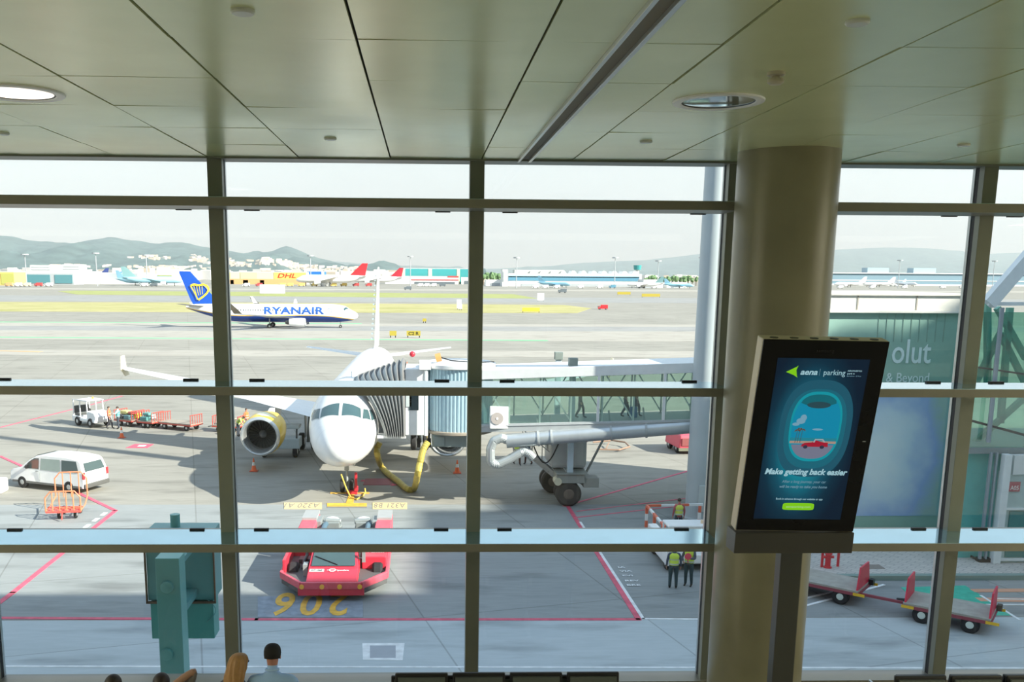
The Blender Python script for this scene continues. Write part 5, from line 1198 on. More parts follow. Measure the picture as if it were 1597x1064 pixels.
# small white service vehicle with the driver, and its panels
q0, q1 = G(1031, 903), G(1110, 897)
T = thing('service_vehicle', 'small white service vehicle beside the two workers in yellow vests', 'service vehicle', (10.9, 35.6, 0))
b = MB(); b.bb((-1.15, .1, .3), (-.75, 3.4, 1.2)); b.bb((.55, .1, .3), (1.6, 3.4, 1.0)); b.bb((-1.1, .4, .3), (1.5, 3.3, .7)); b.build('body', white_body, T, bev=.06)
b = MB(); b.bb((-1.0, .6, 1.75), (.75, 1.6, 1.85)); b.build('canopy', white_body, T, bev=.04)
b = MB(); [b.beam((x, y, .6), (x, y, 1.78), .06) for x in (-.95, .7) for y in (.65, 1.55)]; b.build('canopy_post', white, T)
b = MB(); b.cyl((.5, 1.0, 1.85), (.5, 1.0, 1.98), .08, n=14); b.build('beacon', mat('lamp_lit', (.8, .6, .4), .4), T)
b = MB(); [b.bb((.6, .05, z), (1.5, .1, z+.06)) for z in (.42, .58, .74)]; b.build('side_grille', mat('grille_teal', (.25, .4, .38), .5), T)
b = MB(); b.bb((-.3, 1.9, .7), (.4, 2.5, .95)); b.bb((-.3, 2.4, .9), (.4, 2.5, 1.4)); b.build('seat', darkmetal, T, bev=.04)
wheels(T, ((-.95, .7), (1.3, .7), (-.95, 2.8), (1.3, 2.8)), .3, .22)
# red vehicle beyond the bridge
q = G(1078, 710); T = thing('red_vehicle', 'red low vehicle half hidden behind the tall mast', 'vehicle', (q.x+.3, q.y+1, 0), R(5))
b = MB(); b.loft([[Vector((-1.2, y, .4)), Vector((1.4, y, .4)), Vector((1.4, y, z)), Vector((-1.1, y, z))] for y, z in ((-.8, 1.0), (-.7, 1.3), (1.8, 1.5), (2.0, 1.1))]); b.build('body', mat('faded_red', (.62, .08, .12), .5), T, bev=.08)
b = MB(); b.bb((-1.0, -.85, .6), (1.0, -.78, 1.1)); b.build('grille', mat('grille_brown', (.3, .08, .08), .6), T)
b = MB(); b.bb((-1.2, -.85, .25), (1.4, -.7, .45)); b.build('bumper', mat('bumper_olive', (.2, .2, .14), .6), T)
wheels(T, ((-1.0, 0), (1.2, 0), (-1.0, 1.5), (1.2, 1.5)), .35, .25)
# tow bar lying on the ground
q0, q1 = G(930, 700), G(985, 695)
b = MB(); b.tube([G(925, 690, .2), G(955, 687, .3), G(975, 690, .3), G(982, 697, .2), G(965, 702, .15), G(930, 701, .15)], .06, 8); b.beam(G(945, 700, .05), G(950, 690, .3), .06)
o = b.build('tow_bar', mat('tow_brown', (.32, .2, .14), .6)); tag(o, 'brown tow bar lying on the apron under the passenger bridge', 'tow bar')
# ================================================================== kerb, building with the advert, green glass tower (right)
pav = mat('paving', (.46, .44, .42), .85, noise_amt=.12, scale=4)
def paver():
    m_ = bpy.data.materials.new('block_paving'); m_.use_nodes = True; n = m_.node_tree; p = n.nodes['Principled BSDF']; p.inputs['Roughness'].default_value = .85
    tc = n.nodes.new('ShaderNodeTexCoord'); mp = n.nodes.new('ShaderNodeMapping'); mp.inputs['Rotation'].default_value = (0, 0, R(45)); br = n.nodes.new('ShaderNodeTexBrick')
    br.inputs['Scale'].default_value = 1; br.inputs['Brick Width'].default_value = .5; br.inputs['Row Height'].default_value = .25; br.inputs['Mortar Size'].default_value = .02
    br.inputs['Color1'].default_value = (.44, .43, .41, 1); br.inputs['Color2'].default_value = (.52, .50, .47, 1); br.inputs['Mortar'].default_value = (.33, .33, .32, 1)
    n.links.new(tc.outputs['Object'], mp.inputs[0]); n.links.new(mp.outputs[0], br.inputs['Vector']); n.links.new(br.outputs['Color'], p.inputs['Base Color']); return m_
ky = G(1400, 906).y
b = MB(); b.bb((14.2, ky+.3, 0), (60, 41.95, .15)); o = b.build('pavement', paver()); st(o)
b = MB(); b.bb((14.0, ky, 0), (60, ky+.3, .2)); b.bb((13.9, ky, 0), (14.2, 41.9, .2)); o = b.build('kerb', mat('kerb_green_grey', (.20, .29, .27), .7)); st(o)
b = MB(); q = G(1362, 884, .15); b.bb((q.x-.45, q.y-.3, .15), (q.x+.35, q.y+.25, .165)); st(b.build('drain_cover', mat('drain_brown', (.22, .2, .18), .8)))
gp = mat('road_green_paint', (.06, .42, .30), .7, noise_amt=.15)
b = MB(); b.flat([G(1405, 917), G(1505, 914), G(1582, 961), G(1450, 958)], .02); st(b.build('green_road_patch', gp))
line('white_line_marking', [(1530, 930), (1590, 968)], .1, whl, .03); line('white_line_marking', [(1345, 912), (1240, 938)], .12, whl, .026); line('white_line_marking', [(1378, 913), (1240, 950)], .12, whl, .026)
line('orange_line_marking', [(1520, 922), (1640, 921)], .35, mat('road_orange', (.62, .33, .22), .7), .022); line('orange_line_marking', [(1530, 936), (1640, 937)], .4, mat('road_orange', (.62, .33, .22), .7), .022)
line('white_line_marking', [(1548, 935), (1650, 937)], .08, whl, .03); line('white_line_marking', [(1540, 944), (1650, 944)], .1, whl, .03)
line('yellow_line_marking', [(1338, 908.5), (1360, 908.5)], .14, yll, .02)
# building carrying the large advert
gw = mat('panel_green', (.31, .50, .43), .45, noise_amt=.03)
X0, X1, WY = 17.6, 24.95, 42.0
T = thing('gate_building', 'green clad gate building with pale roof edge and a large blue advert picture', 'building', ((X0+X1)/2, WY+5, 0))
o0 = -Vector(((X0+X1)/2, WY+5, 0))
Bq = lambda b: sh(b, o0)
b = MB(); b.bb((X0, WY, 0), (X1, WY+9, 10.2)); Bq(b).build('wall', gw, T)
b = MB(); b.bb((X0-.3, WY-.25, 10.2), (X1+.6, WY+9.2, 10.32)); b.bb((X0-.3, WY-.1, 10.32), (X1+.6, WY+9.2, 10.98)); Bq(b).build('parapet', mat('parapet_white', (.76, .74, .68), .45, noise_amt=.05), T, bev=.02)
b = MB(); b.bb((X0-.4, WY-.2, 10.98), (X1+.7, WY+9.4, 11.05)); Bq(b).build('roof', mat('roof_pale', (.66, .63, .58), .7, noise_amt=.08), T)
b = MB(); b.bb((19.5, WY-.12, 10.3), (19.56, WY-.1, 11.0)); b.bb((22.2, WY-.12, 10.3), (22.26, WY-.1, 11.0)); Bq(b).build('parapet_joint', mat('joint', (.35, .32, .28), .6), T)
for k in range(9):
    x = 20.6+k*.38; b = MB(); b.bb((x, WY-.02, 8.9), (x+.03, WY, 10.2)); Bq(b).build('panel_rib', mat('rib_green', (.26, .40, .34), .5), T)
def wall_txt(s_, ax, ay, bx, by, cap, nm, bold):
    a, c = PY(ax, ay, WY-.03), PY(bx, by, WY-.03); w_ = c.x-a.x
    M_ = frame(a+o0, (1, 0, 0), (0, 0, 1)); return put_text(T, nm, s_, cap, M_, mat('advert_lettering', (.78, .9, .9), .5), bold, 0, 1, 'LEFT', .01, w_)
wall_txt('olut', 1389, 566, 1450, 562, 1.55, 'advert_lettering', .012)
wall_txt('& Beyond', 1381, 596, 1448, 593, .62, 'advert_lettering', 0)
# advert picture: pale blue frosted shape on blue, soft edged
def ad_pic():
    m_ = bpy.data.materials.new('advert_print'); m_.use_nodes = True; n = m_.node_tree; p = n.nodes['Principled BSDF']; p.inputs['Roughness'].default_value = .4
    tc = n.nodes.new('ShaderNodeTexCoord'); mp = n.nodes.new('ShaderNodeMapping'); n.links.new(tc.outputs['UV'], mp.inputs[0]); mp.inputs['Location'].default_value = (-.45, -.5, 0)
    nz = n.nodes.new('ShaderNodeTexNoise'); nz.inputs['Scale'].default_value = 3.2; nz.inputs['Detail'].default_value = 3; n.links.new(tc.outputs['UV'], nz.inputs['Vector'])
    ml = n.nodes.new('ShaderNodeVectorMath'); ml.operation = 'MULTIPLY'; ml.inputs[1].default_value = (1.0, .75, 0); n.links.new(mp.outputs[0], ml.inputs[0])
    ln = n.nodes.new('ShaderNodeVectorMath'); ln.operation = 'LENGTH'; n.links.new(ml.outputs[0], ln.inputs[0])
    ad = n.nodes.new('ShaderNodeMath'); ad.operation = 'MULTIPLY_ADD'; n.links.new(nz.outputs['Fac'], ad.inputs[0]); ad.inputs[1].default_value = .35; n.links.new(ln.outputs['Value'], ad.inputs[2])
    rp = n.nodes.new('ShaderNodeValToRGB'); n.links.new(ad.outputs[0], rp.inputs[0]); c = rp.color_ramp
    c.elements[0].position = .28; c.elements[0].color = (.78, .88, .94, 1); c.elements[1].position = .72; c.elements[1].color = (.31, .52, .52, 1)
    e = c.elements.new(.45); e.color = (.62, .76, .90, 1); e = c.elements.new(.60); e.color = (.30, .46, .80, 1)
    n.links.new(rp.outputs[0], p.inputs['Base Color']); return m_
a, c = PY(1330, 612, WY-.03), PY(1487, 612, WY-.03); zb_ = PY(1400, 805, WY-.03).z
b = MB(); b.add([Vector(q)+o0 for q in ((a.x-1.2, WY-.02, zb_), (c.x, WY-.02, zb_), (c.x, WY-.02, a.z), (a.x-1.2, WY-.02, a.z))], [(0, 1, 2, 3)])
ap = b.build('advert_picture', ad_pic(), T); uv = ap.data.uv_layers.new()
for i, q in enumerate(((0, 0), (1, 0), (1, 1), (0, 1))): uv.data[i].uv = q
# green glass tower with white roof beam, truss and gate cabin
T = thing('glass_gate_tower', 'green glass walkway tower with trusses at the right edge, above a gate cabin', 'walkway tower', (27, 38, 0))
o0 = -Vector((27, 38, 0))
gg = glassmat('tower_glass', (.30, .62, .48), .15, .03, (.08, .42, .34), .35); gt = mat('truss_green', (.16, .42, .33), .5); tw = mat('tower_white', (.70, .76, .78), .5)
p0, p1 = PY(1512, 470, 37), PY(1545, 478, 37)
b = MB(); b.add([(22.25, 37, 4.9), (34, 37, 4.9), (34, 37, 10.45), (22.25, 37, 10.45), (25.1, 41.9, 4.9), (25.1, 41.9, 10.45)], [(0, 1, 2, 3), (0, 3, 5, 4)]); Bq(b).build('glass_wall', gg, T)
b = MB(); b.prism([(22.1, 36.9), (34, 36.9), (34, 41.95), (25.0, 41.95)], .25, Matrix.Translation((0, 0, 4.82))); Bq(b).build('floor_slab', mat('slab_grey', (.22, .28, .30), .6), T)
b = MB(); b.prism([(22.4, 37.3), (34, 37.3), (34, 41.9), (25.1, 41.9)], 4.55, Matrix.Translation((0, 0, 2.425))); Bq(b).build('lower_wall', mat('lower_teal', (.12, .46, .44), .45), T)
b = MB(); b.beam(PY(1541, 474, 36.9), PY(1612, 392, 36.9), .38, .5); b.beam(PY(1541, 474, 36.9), PY(1650, 474, 36.9), .12, .14); Bq(b).build('roof_beam', tw, T)
b = MB()
for (x0, y0, x1, y1) in ((1500, 640, 1560, 520), (1560, 520, 1620, 640), (1540, 620, 1540, 470), (1555, 480, 1600, 560), (1520, 690, 1620, 600), (1575, 480, 1560, 660)): b.beam(PY(x0, y0, 38.5), PY(x1, y1, 38.5), .22)
Bq(b).build('truss', gt, T)
b = MB(); b.beam(PY(1525, 573, 36.95), PY(1640, 590, 36.95), .07); b.beam(PY(1510, 655, 36.9), PY(1640, 690, 36.9), .10); Bq(b).build('hand_rail', darkmetal, T)
b = MB(); b.cyl(PY(1563, 480, 36.7), PY(1541, 690, 36.7), .09, n=12); Bq(b).build('drain_pipe', mat('pipe_blue_grey', (.30, .36, .42), .4, .5), T, smooth=True)
b = MB(); b.bb((23.05, 36.6, .3), (23.15, 36.7, 4.8)); b.bb((23.3, 36.6, .3), (23.38, 36.7, 4.8)); Bq(b).build('cable_duct', mat('pipe_blue_grey', (.30, .36, .42), .4, .5), T)
b = MB(); b.bb((23.55, 36.4, .15), (23.85, 36.7, 4.75)); Bq(b).build('white_post', tw, T, bev=.02)
b = MB(); b.add([Vector(q)+o0 for q in ((24.0, 36.5, 3.9), (30, 36.5, 4.2), (30, 36.5, 4.9), (24.0, 36.5, 4.7), (24.0, 36.8, 3.9), (30, 36.8, 4.2), (30, 36.8, 4.9), (24.0, 36.8, 4.7))], BF); b.build('soffit_panel', mat('soffit', (.66, .70, .70), .6), T)
b = MB(); b.bb((23.9, 36.6, .15), (30, 37.3, 3.9)); cab_ = Bq(b).build('gate_cabin', mat('cabin_grey', (.40, .52, .52), .5), T)
b = MB(); b.bb((24.1, 36.55, 1.5), (30, 36.6, 2.35)); b.bb((24.1, 36.55, .4), (30, 36.6, 1.45)); Bq(b).build('cabin_window', mat('cabin_glass', (.05, .20, .19), .1, 0, .7), cab_)
b = MB(); b.bb((23.9, 36.52, 2.42), (30, 36.6, 2.5)); b.bb((23.9, 36.5, .25), (30, 36.6, .36)); Bq(b).build('cabin_sill', tw, cab_)
a = PY(1573, 767, 36.55); c = PY(1592, 752, 36.55)
b = MB(); b.bb((a.x, 36.55, a.z), (c.x, 36.59, c.z)); Bq(b).build('number_sign', mat('sign_red', (.42, .12, .14), .5), cab_)
put_text(cab_, 'number_lettering', 'A05', .26, frame(Vector(((a.x+c.x)/2, 36.54, a.z+.07))+o0, (1, 0, 0), (0, 0, 1)), mat('sign_text', (.72, .62, .62), .5), .004, 0, 1, 'CENTER', .004, (c.x-a.x)*.75)
# black chest on the walk
q = G(1533, 876, .15); b = MB(); b.tube([G(1505, 862, .2), G(1518, 870, .2), q], .05, 8); b.box((q.x, q.y, .24), (.5, .3, .16)); o = b.build('hose_reel', black); tag(o, 'small black hose fitting on the walk at the foot of the gate cabin', 'hose fitting')
# ------------------------------------------------------------------ docking signal box and its post, just outside the glass
tealb = mat('teal_cabinet', (.13, .34, .35), .4, .1);  # teal is the window glass tint and reflection put into the colour
T = thing('docking_signal', 'teal docking signal box on a square post just outside the window, lower left', 'docking signal', (-3.38, 12.3, 0))
o0 = -Vector((-3.38, 12.3, 0))
b = MB(); b.bb((-3.56, 12.0, 0), (-3.24, 12.3, 8.06)); Bq(b).build('post', mat('teal_post', (.16, .42, .40), .35, .1), T, bev=.008)
for py_ in (915, 1020):
    c = PY(261, py_, 12.0); b = MB(); b.cyl((c.x, 12.0, c.z), (c.x, 11.95, c.z), .085, .08, 24); b.cyl((c.x, 11.95, c.z), (c.x, 11.94, c.z), .08, .05, 24); Bq(b).build('post_knob', mat('teal_post', (.16, .42, .40), .35, .1), T, smooth=True)
zt = PY(280, 818, 13.4).z
b = MB(); b.bb((-3.98, 13.0, 7.12), (-3.02, 13.5, zt+.0)); Bq(b).build('cabinet', tealb, T, bev=.01)
b = MB(); b.bb((-4.0, 12.96, 7.10), (-3.98, 13.0, zt)); b.bb((-3.02, 12.96, 7.10), (-3.0, 13.0, zt)); b.bb((-4.0, 12.96, 7.08), (-3.0, 13.0, 7.11)); Bq(b).build('door_edge', mat('brown_edge', (.16, .10, .06), .5), T)
b = MB(); b.bb((-3.96, 13.02, 6.52), (-3.05, 13.35, 7.1)); Bq(b).build('lower_cabinet', mat('teal_lower', (.10, .36, .33), .4, .1), T, bev=.01)
b = MB(); b.cyl((-3.62, 13.3, zt), (-3.62, 13.3, zt+.18), .07, n=24); Bq(b).build('top_stub', mat('teal_post', (.16, .42, .40), .35, .1), T, smooth=True)
b = MB(); b.bb((-3.54, 12.3, 7.2), (-3.26, 13.02, 7.3)); b.bb((-3.54, 12.3, 7.9), (-3.26, 13.02, 7.98)); Bq(b).build('bracket', tealb, T)
for (x, s_) in ((-3.66, -1), (-3.14, 1)):
    b = MB(); b.tube([Vector((x, 12.98, 7.15))+Vector((s_*.13*math.sin(a_*math.pi/10), 0, -.35*a_/10)) for a_ in range(11)], .006, 6); Bq(b).build('cable', tealb, T)
# ================================================================== buildings and things beyond the runway
def fb(name, label, x0, x1, ytop, ybase, dep, wallm_, parts=(), gd=None, group=None):
    """x0..x1 span and roof line of the photo give width and height; parts: (name, u0, u1, v0, v1, material)"""
    a, c = G(x0, ybase), G(x1, ybase); Y = (a.y+c.y)/2 if gd is None else gd
    A, C_ = PY(x0, ytop, Y), PY(x1, ytop, Y); h = A.z; w_ = C_.x-A.x
    T = thing(name, label, 'building', ((A.x+C_.x)/2, Y, 0), 0, group)
    dep = min(dep, 25); w_ -= 1.0
    b = MB(); b.bb((-w_/2, 0, 0), (w_/2, dep, h)); b.build('wall', wallm_, T)
    b = MB(); b.bb((-w_/2, 0, h), (w_/2, dep, h+.5)); b.build('roof', mat('far_roof', (.62, .62, .6), .7), T)
    for (nm, u0, u1, v0, v1, mt) in parts:
        b = MB(); b.bb((-w_/2+w_*u0, -.4, h*v0), (-w_/2+w_*u1, 0, h*v1)); b.build(nm, mt, T)
    return T, w_, h
fw = mat('far_white', (.78, .78, .76), .6); fc = mat('far_cream', (.74, .66, .45), .6); fy = mat('far_yellow', (.82, .60, .18), .6); fo = mat('far_orange', (.72, .40, .18), .6)
fbl = mat('far_blue_glass', (.12, .30, .42), .3); ft = mat('far_teal_glass', (.06, .33, .34), .3); fg = mat('far_grey', (.42, .45, .47), .6); fdk = mat('far_dark', (.14, .17, .19), .5); fr_ = mat('far_red', (.55, .08, .08), .6); fbb = mat('far_blue', (.03, .18, .58), .5)
fb('warehouse', 'yellow warehouse at the far left edge beyond the runway', -60, 22, 424, 445, 60, fy, [('green_end', .75, 1, .1, .9, mat('olive_end', (.45, .45, .12), .6)), ('door_row', .05, .7, 0, .3, fw)])
fb('hangar', 'long hangar with teal glazing behind the white airliner, far left', 22, 115, 426.5, 444, 70, fg, [('glazing', .02, .60, .12, .9, mat('far_steel_glass', (.10, .26, .30), .35)), ('glazing', .68, .98, .12, .9, mat('far_steel_glass', (.10, .26, .30), .35))])
fb('hangar', 'bulky white hangar left of the small blue-tailed airliner', 115, 146, 424, 443, 60, fw, [('door_row', .1, .9, 0, .75, mat('far_offwhite', (.7, .71, .7), .6))])
fb('hangar', 'long grey hangar between the blue-tailed airliner and the pale blue ones', 153, 215, 426, 443, 60, fg, [('door_row', .05, .95, 0, .5, fw)])
fb('terminal_shed', 'white shed with an olive panel behind the pale blue airliners', 216, 300, 428, 445, 60, fw, [('panel', .35, .62, .45, .95, mat('olive_panel', (.35, .4, .2), .6)), ('glazing', .02, .2, .1, .6, fdk)])
fb('office_block', 'pale multi-storey block on the skyline behind the left hangars', 46, 80, 414, 444, 60, fw, [('window_band', .05, .95, .7, .76, fg), ('window_band', .05, .95, .86, .92, fg)], gd=1250)
fb('office_block', 'pale stepped block on the skyline above the white hangar', 96, 125, 413, 444, 60, fw, [('window_band', .05, .95, .7, .76, fg), ('window_band', .05, .95, .86, .92, fg)], gd=1250)
T, w_, h_ = fb('cargo_warehouse', 'long pale yellow cargo warehouse with red lettering, orange below', 345, 478, 424.5, 443.5, 60, fc, [('lower_band', .0, 1, .0, .45, fo), ('yellow_bay', .0, .10, .45, 1, fy), ('yellow_bay', .22, .42, .45, 1, mat('far_pale_yellow', (.8, .72, .36), .6)), ('yellow_bay', .62, 1, .45, 1, mat('far_sign_yellow', (.85, .66, .15), .6)), ('door', .45, .5, 0, .35, fr_), ('door', .1, .14, 0, .35, fdk), ('door', .25, .31, 0, .35, fw)])
put_text(T, 'cargo_lettering', 'DHL', 6.5, frame(Vector((-w_/2+w_*.655, -.6, h_*.56)), (1, 0, 0), (0, 0, 1)), mat('sign_dark_red', (.68, .06, .03), .5), .12, .25, 1, 'LEFT', .1, w_*.22)
fb('cargo_shed', 'bright blue cargo shed right of the yellow warehouse', 478, 506, 423.5, 441, 50, fbb, [('white_end', .85, 1, .3, 1, fw), ('lower_band', 0, 1, 0, .5, fw)])
fb('terminal_hall', 'terminal with teal glass hall between cream piers', 626, 742, 419, 442, 60, ft, [('pier', 0, .045, 0, 1, fc), ('pier', .36, .41, 0, 1, fc), ('pier', .75, .79, 0, 1, fc)], gd=1150)
fb('cargo_shed', 'low white cargo shed with dark red roof parts before the teal glass hall', 600, 716, 431, 443, 18, fw, [('roof_band', .35, 1, .5, .62, fr_), ('roof_band', .85, 1, .9, 1.1, fr_), ('door_row', .4, .95, 0, .3, fdk)])
fb('cargo_shed', 'small white shed just right of the dark red roofs', 719, 743, 433, 443.4, 12, fw, [('door', .2, .5, 0, .5, fdk)])
T, w_, h_ = fb('old_terminal', 'long white terminal with blue window band and saw-tooth roof', 792, 1002, 427, 447, 50, fw, [('window_band', 0, .98, .45, .80, fbl), ('window_band_light', 0, .98, .72, .86, mat('far_sky_glass', (.35, .58, .70), .3)), ('door_row', .1, .95, 0, .22, fg)])
for k in range(11):
    b = MB(); x = -w_/2+w_*(.16+k*.077); b.add([(x, 2, h_), (x+w_*.05, 2, h_), (x+w_*.03, 2, h_+3.4), (x+w_*.01, 2, h_+3.4), (x, 25, h_), (x+w_*.05, 25, h_), (x+w_*.03, 25, h_+3.4), (x+w_*.01, 25, h_+3.4)], BF); b.build('roof_monitor', fw, T)
b = MB(); b.bb((-w_/2+w_*.05, 4, h_), (-w_/2+w_*.42, 25, h_+4)); b.build('upper_hall', mat('far_beige', (.60, .60, .54), .6), T)
fb('stair_block', 'white stair block at the left end of the saw-tooth terminal', 783, 793, 421, 447, 20, fw, [('slot', .1, .35, .3, .9, fg)])
fb('low_shed', 'low white shed between the trees and the saw-tooth terminal', 757, 783, 437, 446, 20, fw, [('door_row', .3, .9, 0, .5, fg)])
fb('fire_station', 'white block right of the saw-tooth terminal', 1003, 1035, 437, 449, 25, fw, [('door_row', .1, .5, 0, .4, fg)])
fb('low_shed', 'low white shed left of the lone pale blue airliner', 1040, 1072, 441, 449, 20, fw, [('door', .3, .6, 0, .6, fg)])
T, w_, h_ = fb('long_terminal', 'very long dark glass terminal right of the column', 1270, 1640, 425.5, 446, 80, mat('far_dusk_glass', (.22, .33, .40), .35), [('canopy', 0, .95, .38, .44, fw), ('door_row', .05, .9, .0, .12, fw)])
for u0, u1 in ((.23, .32), (.425, .52)):
    b = MB(); b.bb((-w_/2+w_*u0, 6, h_), (-w_/2+w_*u1, 24, h_+7.5)); b.build('roof_plant', mat('far_steel_blue', (.34, .45, .50), .6), T)
b = MB(); b.bb((-w_/2, -2, h_-.6), (w_/2, 25, h_+.6)); b.build('roof_edge', fw, T)
# control tower
p = PY(994, 421, 1250); T = thing('control_tower', 'slim control tower on the skyline right of the saw-tooth terminal', 'control tower', (p.x, 1250, 0))
b = MB(); b.cyl((0, 0, 0), (0, 0, p.z), 2.2, n=14); b.build('shaft', fw, T)
b = MB(); b.cyl((0, 0, p.z), (0, 0, p.z+6), 4.5, 5.5, 14); b.build('cab', ft, T)
# apron floodlight masts
for x, yt, where in ((42, 398, 'above the hangar with teal glazing'), (152, 396, 'just right of the bulky white hangar'), (230, 399, 'above the shed with the olive panel'), (485, 400, 'above the bright blue cargo shed'), (640, 401, 'before the teal glass hall'), (805, 403, 'at the left end of the saw-tooth terminal'), (958, 403, 'at the right end of the saw-tooth terminal'), (1025, 408, 'right of the control tower'), (1092, 403, 'just left of the tall near mast'), (1400, 407, 'before the long dark terminal, left of the mullion'), (1547, 408, 'before the long dark terminal, at the right edge')):
    p = G(x, 449.5 if x > 780 else 446.2); q = PY(x, yt, p.y)
    T = thing('floodlight_mast', 'thin far floodlight mast '+where, 'light mast', p, 0, 'floodlight masts beyond the runway')
    b = MB(); b.cyl((0, 0, 0), (0, 0, q.z), .45, .3, 8); b.build('pole', fg, T)
    b = MB(); b.cyl((0, 0, q.z), (0, 0, q.z+1.0), 3.0, n=12); b.build('lamp_ring', fg, T)
# trees
tree_l = mat('far_leaves', (.13, .22, .10), .9, noise_amt=.3, scale=.3); bark = mat('far_bark', (.15, .11, .08), .9)
rnd = random.Random(3)
def far_tree(px, py, h, lb, group):
    p = G(px, py); T = thing('tree', lb, 'tree', p, rnd.uniform(0, 6), group)
    b = MB(); b.cyl((0, 0, 0), (0, 0, h*.5), h*.04, n=6); b.build('trunk', bark, T)
    b = MB()
    for k in range(7):
        a = rnd.uniform(0, 6.28); r_ = rnd.uniform(0, .15)*h; b.sph((r_*math.cos(a), r_*math.sin(a), h*rnd.uniform(.5, .8)), h*rnd.uniform(.14, .2), 8, 6)
    for v in b.v: v += Vector((noise.noise(v*.6), noise.noise(v*.6+Vector((5, 5, 5))), noise.noise(v*.6+Vector((9, 1, 3)))))*h*.09
    b.build('crown', tree_l, T, smooth=True)
ORD2 = 'first second third fourth fifth sixth seventh'.split()
for i, x in enumerate((754, 760, 766, 772, 778, 784, 790)): far_tree(x, 444.6-(i % 2)*.7, 12+rnd.random()*4, ORD2[i]+' green tree rightwards from the central mullion, in the clump before the saw-tooth terminal', 'trees left of the saw-tooth terminal')
ORD = 'first second third fourth fifth sixth seventh eighth ninth tenth eleventh twelfth thirteenth fourteenth fifteenth sixteenth'.split()
for i in range(16): far_tree(1006+i*6.1, 446.3-(i % 2)*.5, 10+rnd.random()*4, ORD[i]+' green tree rightwards from the saw-tooth terminal in the row towards the tall mast', 'trees near the tall mast')
# airfield signs and small white equipment
def sign(px, py, w_, h, mt, lb, nm='airfield_sign', cat='airfield sign'):
    p = G(px, py); T = thing(nm, lb, cat, p)
    b = MB(); b.bb((-w_/2, -.15, .4), (w_/2, .15, .4+h)); b.build('panel', mt, T)
    b = MB(); b.bb((-w_/2+.1, -.1, 0), (-w_/2+.3, .1, .4)); b.build('foot', darkmetal, T)
    b = MB(); b.bb((w_/2-.3, -.1, 0), (w_/2-.1, .1, .4)); b.build('foot', darkmetal, T)
    return T
sy = mat('sign_yellow', (.45, .36, .05), .5)
T = sign(645, 527, 2.6, .9, sy, 'dark yellow taxiway sign on the apron right of the parked jet fin')
put_text(T, 'sign_lettering', 'C2 R', .8, frame(Vector((0, -.17, .55)), (1, 0, 0), (0, 0, 1)), black, .01, 0, 1, 'CENTER', .005, 1.9)
sign(613, 527, 1.3, .9, sy, 'dark yellow taxiway sign turned edge on beside the wider one')
sign(662, 504, .9, .7, sy, 'small yellow taxiway sign farther out right of the jet fin')
sign(828, 488, 5.5, 1.2, mat('sign_bright_yellow', (.75, .5, .06), .5), 'bright yellow runway sign at the edge of the dry grass')
sign(973, 460.5, 8, 1.6, sy, 'yellow sign beside the runway before the saw-tooth terminal')
sign(1015, 464, 10, 1.6, sy, 'wide olive sign nearest the tall mast beyond the runway')
sign(425, 459, 14, 5, white, 'white equipment box standing on the far grass strip above the taxiing jet', 'equipment_box', 'equipment box')
sign(716, 483, 1.5, 3, white, 'white cabinet on the grass strip left of the central mullion', 'equipment_box', 'equipment box')
sign(718, 484, 1.2, 1.6, white, 'lower white cabinet beside the taller one on the grass strip', 'equipment_box', 'equipment box')
sign(843, 470, 3.0, 3.2, white, 'white box on the runway edge right of the central mullion', 'equipment_box', 'equipment box')
# service vehicles far away, small in the photo
def far_van(px, py, col, lb, k=1.0, grp='service vehicles beyond the runway'):
    p = G(px, py); T = thing('service_truck', lb, 'truck', p, R(90), grp); T.scale = (k, k, k)
    b = MB(); b.bb((-1.2, -3, .6), (1.2, 1.2, 3.0)); b.bb((-1.2, 1.3, .6), (1.2, 3, 2.3)); b.build('body', col, T)
    b = MB(); b.bb((-1.22, 1.8, 1.5), (1.22, 3.02, 2.1)); b.build('cab_window', fdk, T)
    wheels(T, ((-1.1, -2), (1.1, -2), (-1.1, 2), (1.1, 2)), .5, .3)
CN = {fo.name: 'orange', fw.name: 'white', fc.name: 'cream', fr_.name: 'dark red', fdk.name: 'black', fy.name: 'yellow', fbl.name: 'dark blue'}
SPOTS = [(30, 'the yellow warehouse at the left edge'), (100, 'the hangar with teal glazing'), (235, 'the long grey hangar'), (330, 'the pale blue airliners'), (412, 'the left half of the pale yellow warehouse'), (460, 'the red lettering'), (515, 'the large red-tailed airliner nose'), (560, 'the wing of the large red-tailed airliner'), (600, 'the dark red-tailed airliner'), (670, 'the left part of the dark red roofs'), (700, 'the right part of the dark red roofs'), (860, 'the left end of the saw-tooth terminal'), (912, 'the middle of the saw-tooth terminal'), (970, 'the right end of the saw-tooth terminal'), (1030, 'the white block beside the saw-tooth terminal'), (1330, 'the long dark terminal nearest the column'), (1380, 'the first roof block of the long dark terminal'), (1440, 'the second roof block of the long dark terminal'), (2000, 'the right end of the long dark terminal')]
used_ = {}
def van_label(x, c_):
    s_ = 'small %s service truck below %s' % (CN[c_.name], next(w_ for q, w_ in SPOTS if x < q))
    used_[s_] = used_.get(s_, 0)+1
    return s_ if used_[s_] == 1 else s_.replace('service truck', 'service truck farther right')
for x, c_ in ((14, fo), (28, fw), (42, fc), (60, fr_), (76, fw), (225, fw), (240, fdk), (300, fw), (384, fw), (404, fr_), (440, fy), (452, fy), (470, fy), (490, fy), (505, fw), (520, fy), (536, fy), (555, fr_), (575, fr_), (655, fw), (665, fw), (676, fw), (690, fdk), (835, fw), (850, fw), (868, fw), (905, fw), (935, fw), (955, fbl), (1000, fw), (1020, fw), (1310, fw), (1360, fw), (1410, fw), (1470, fw), (1500, fw)):
    far_van(x, 449.6 if x > 700 else 446.8, c_, van_label(x, c_))
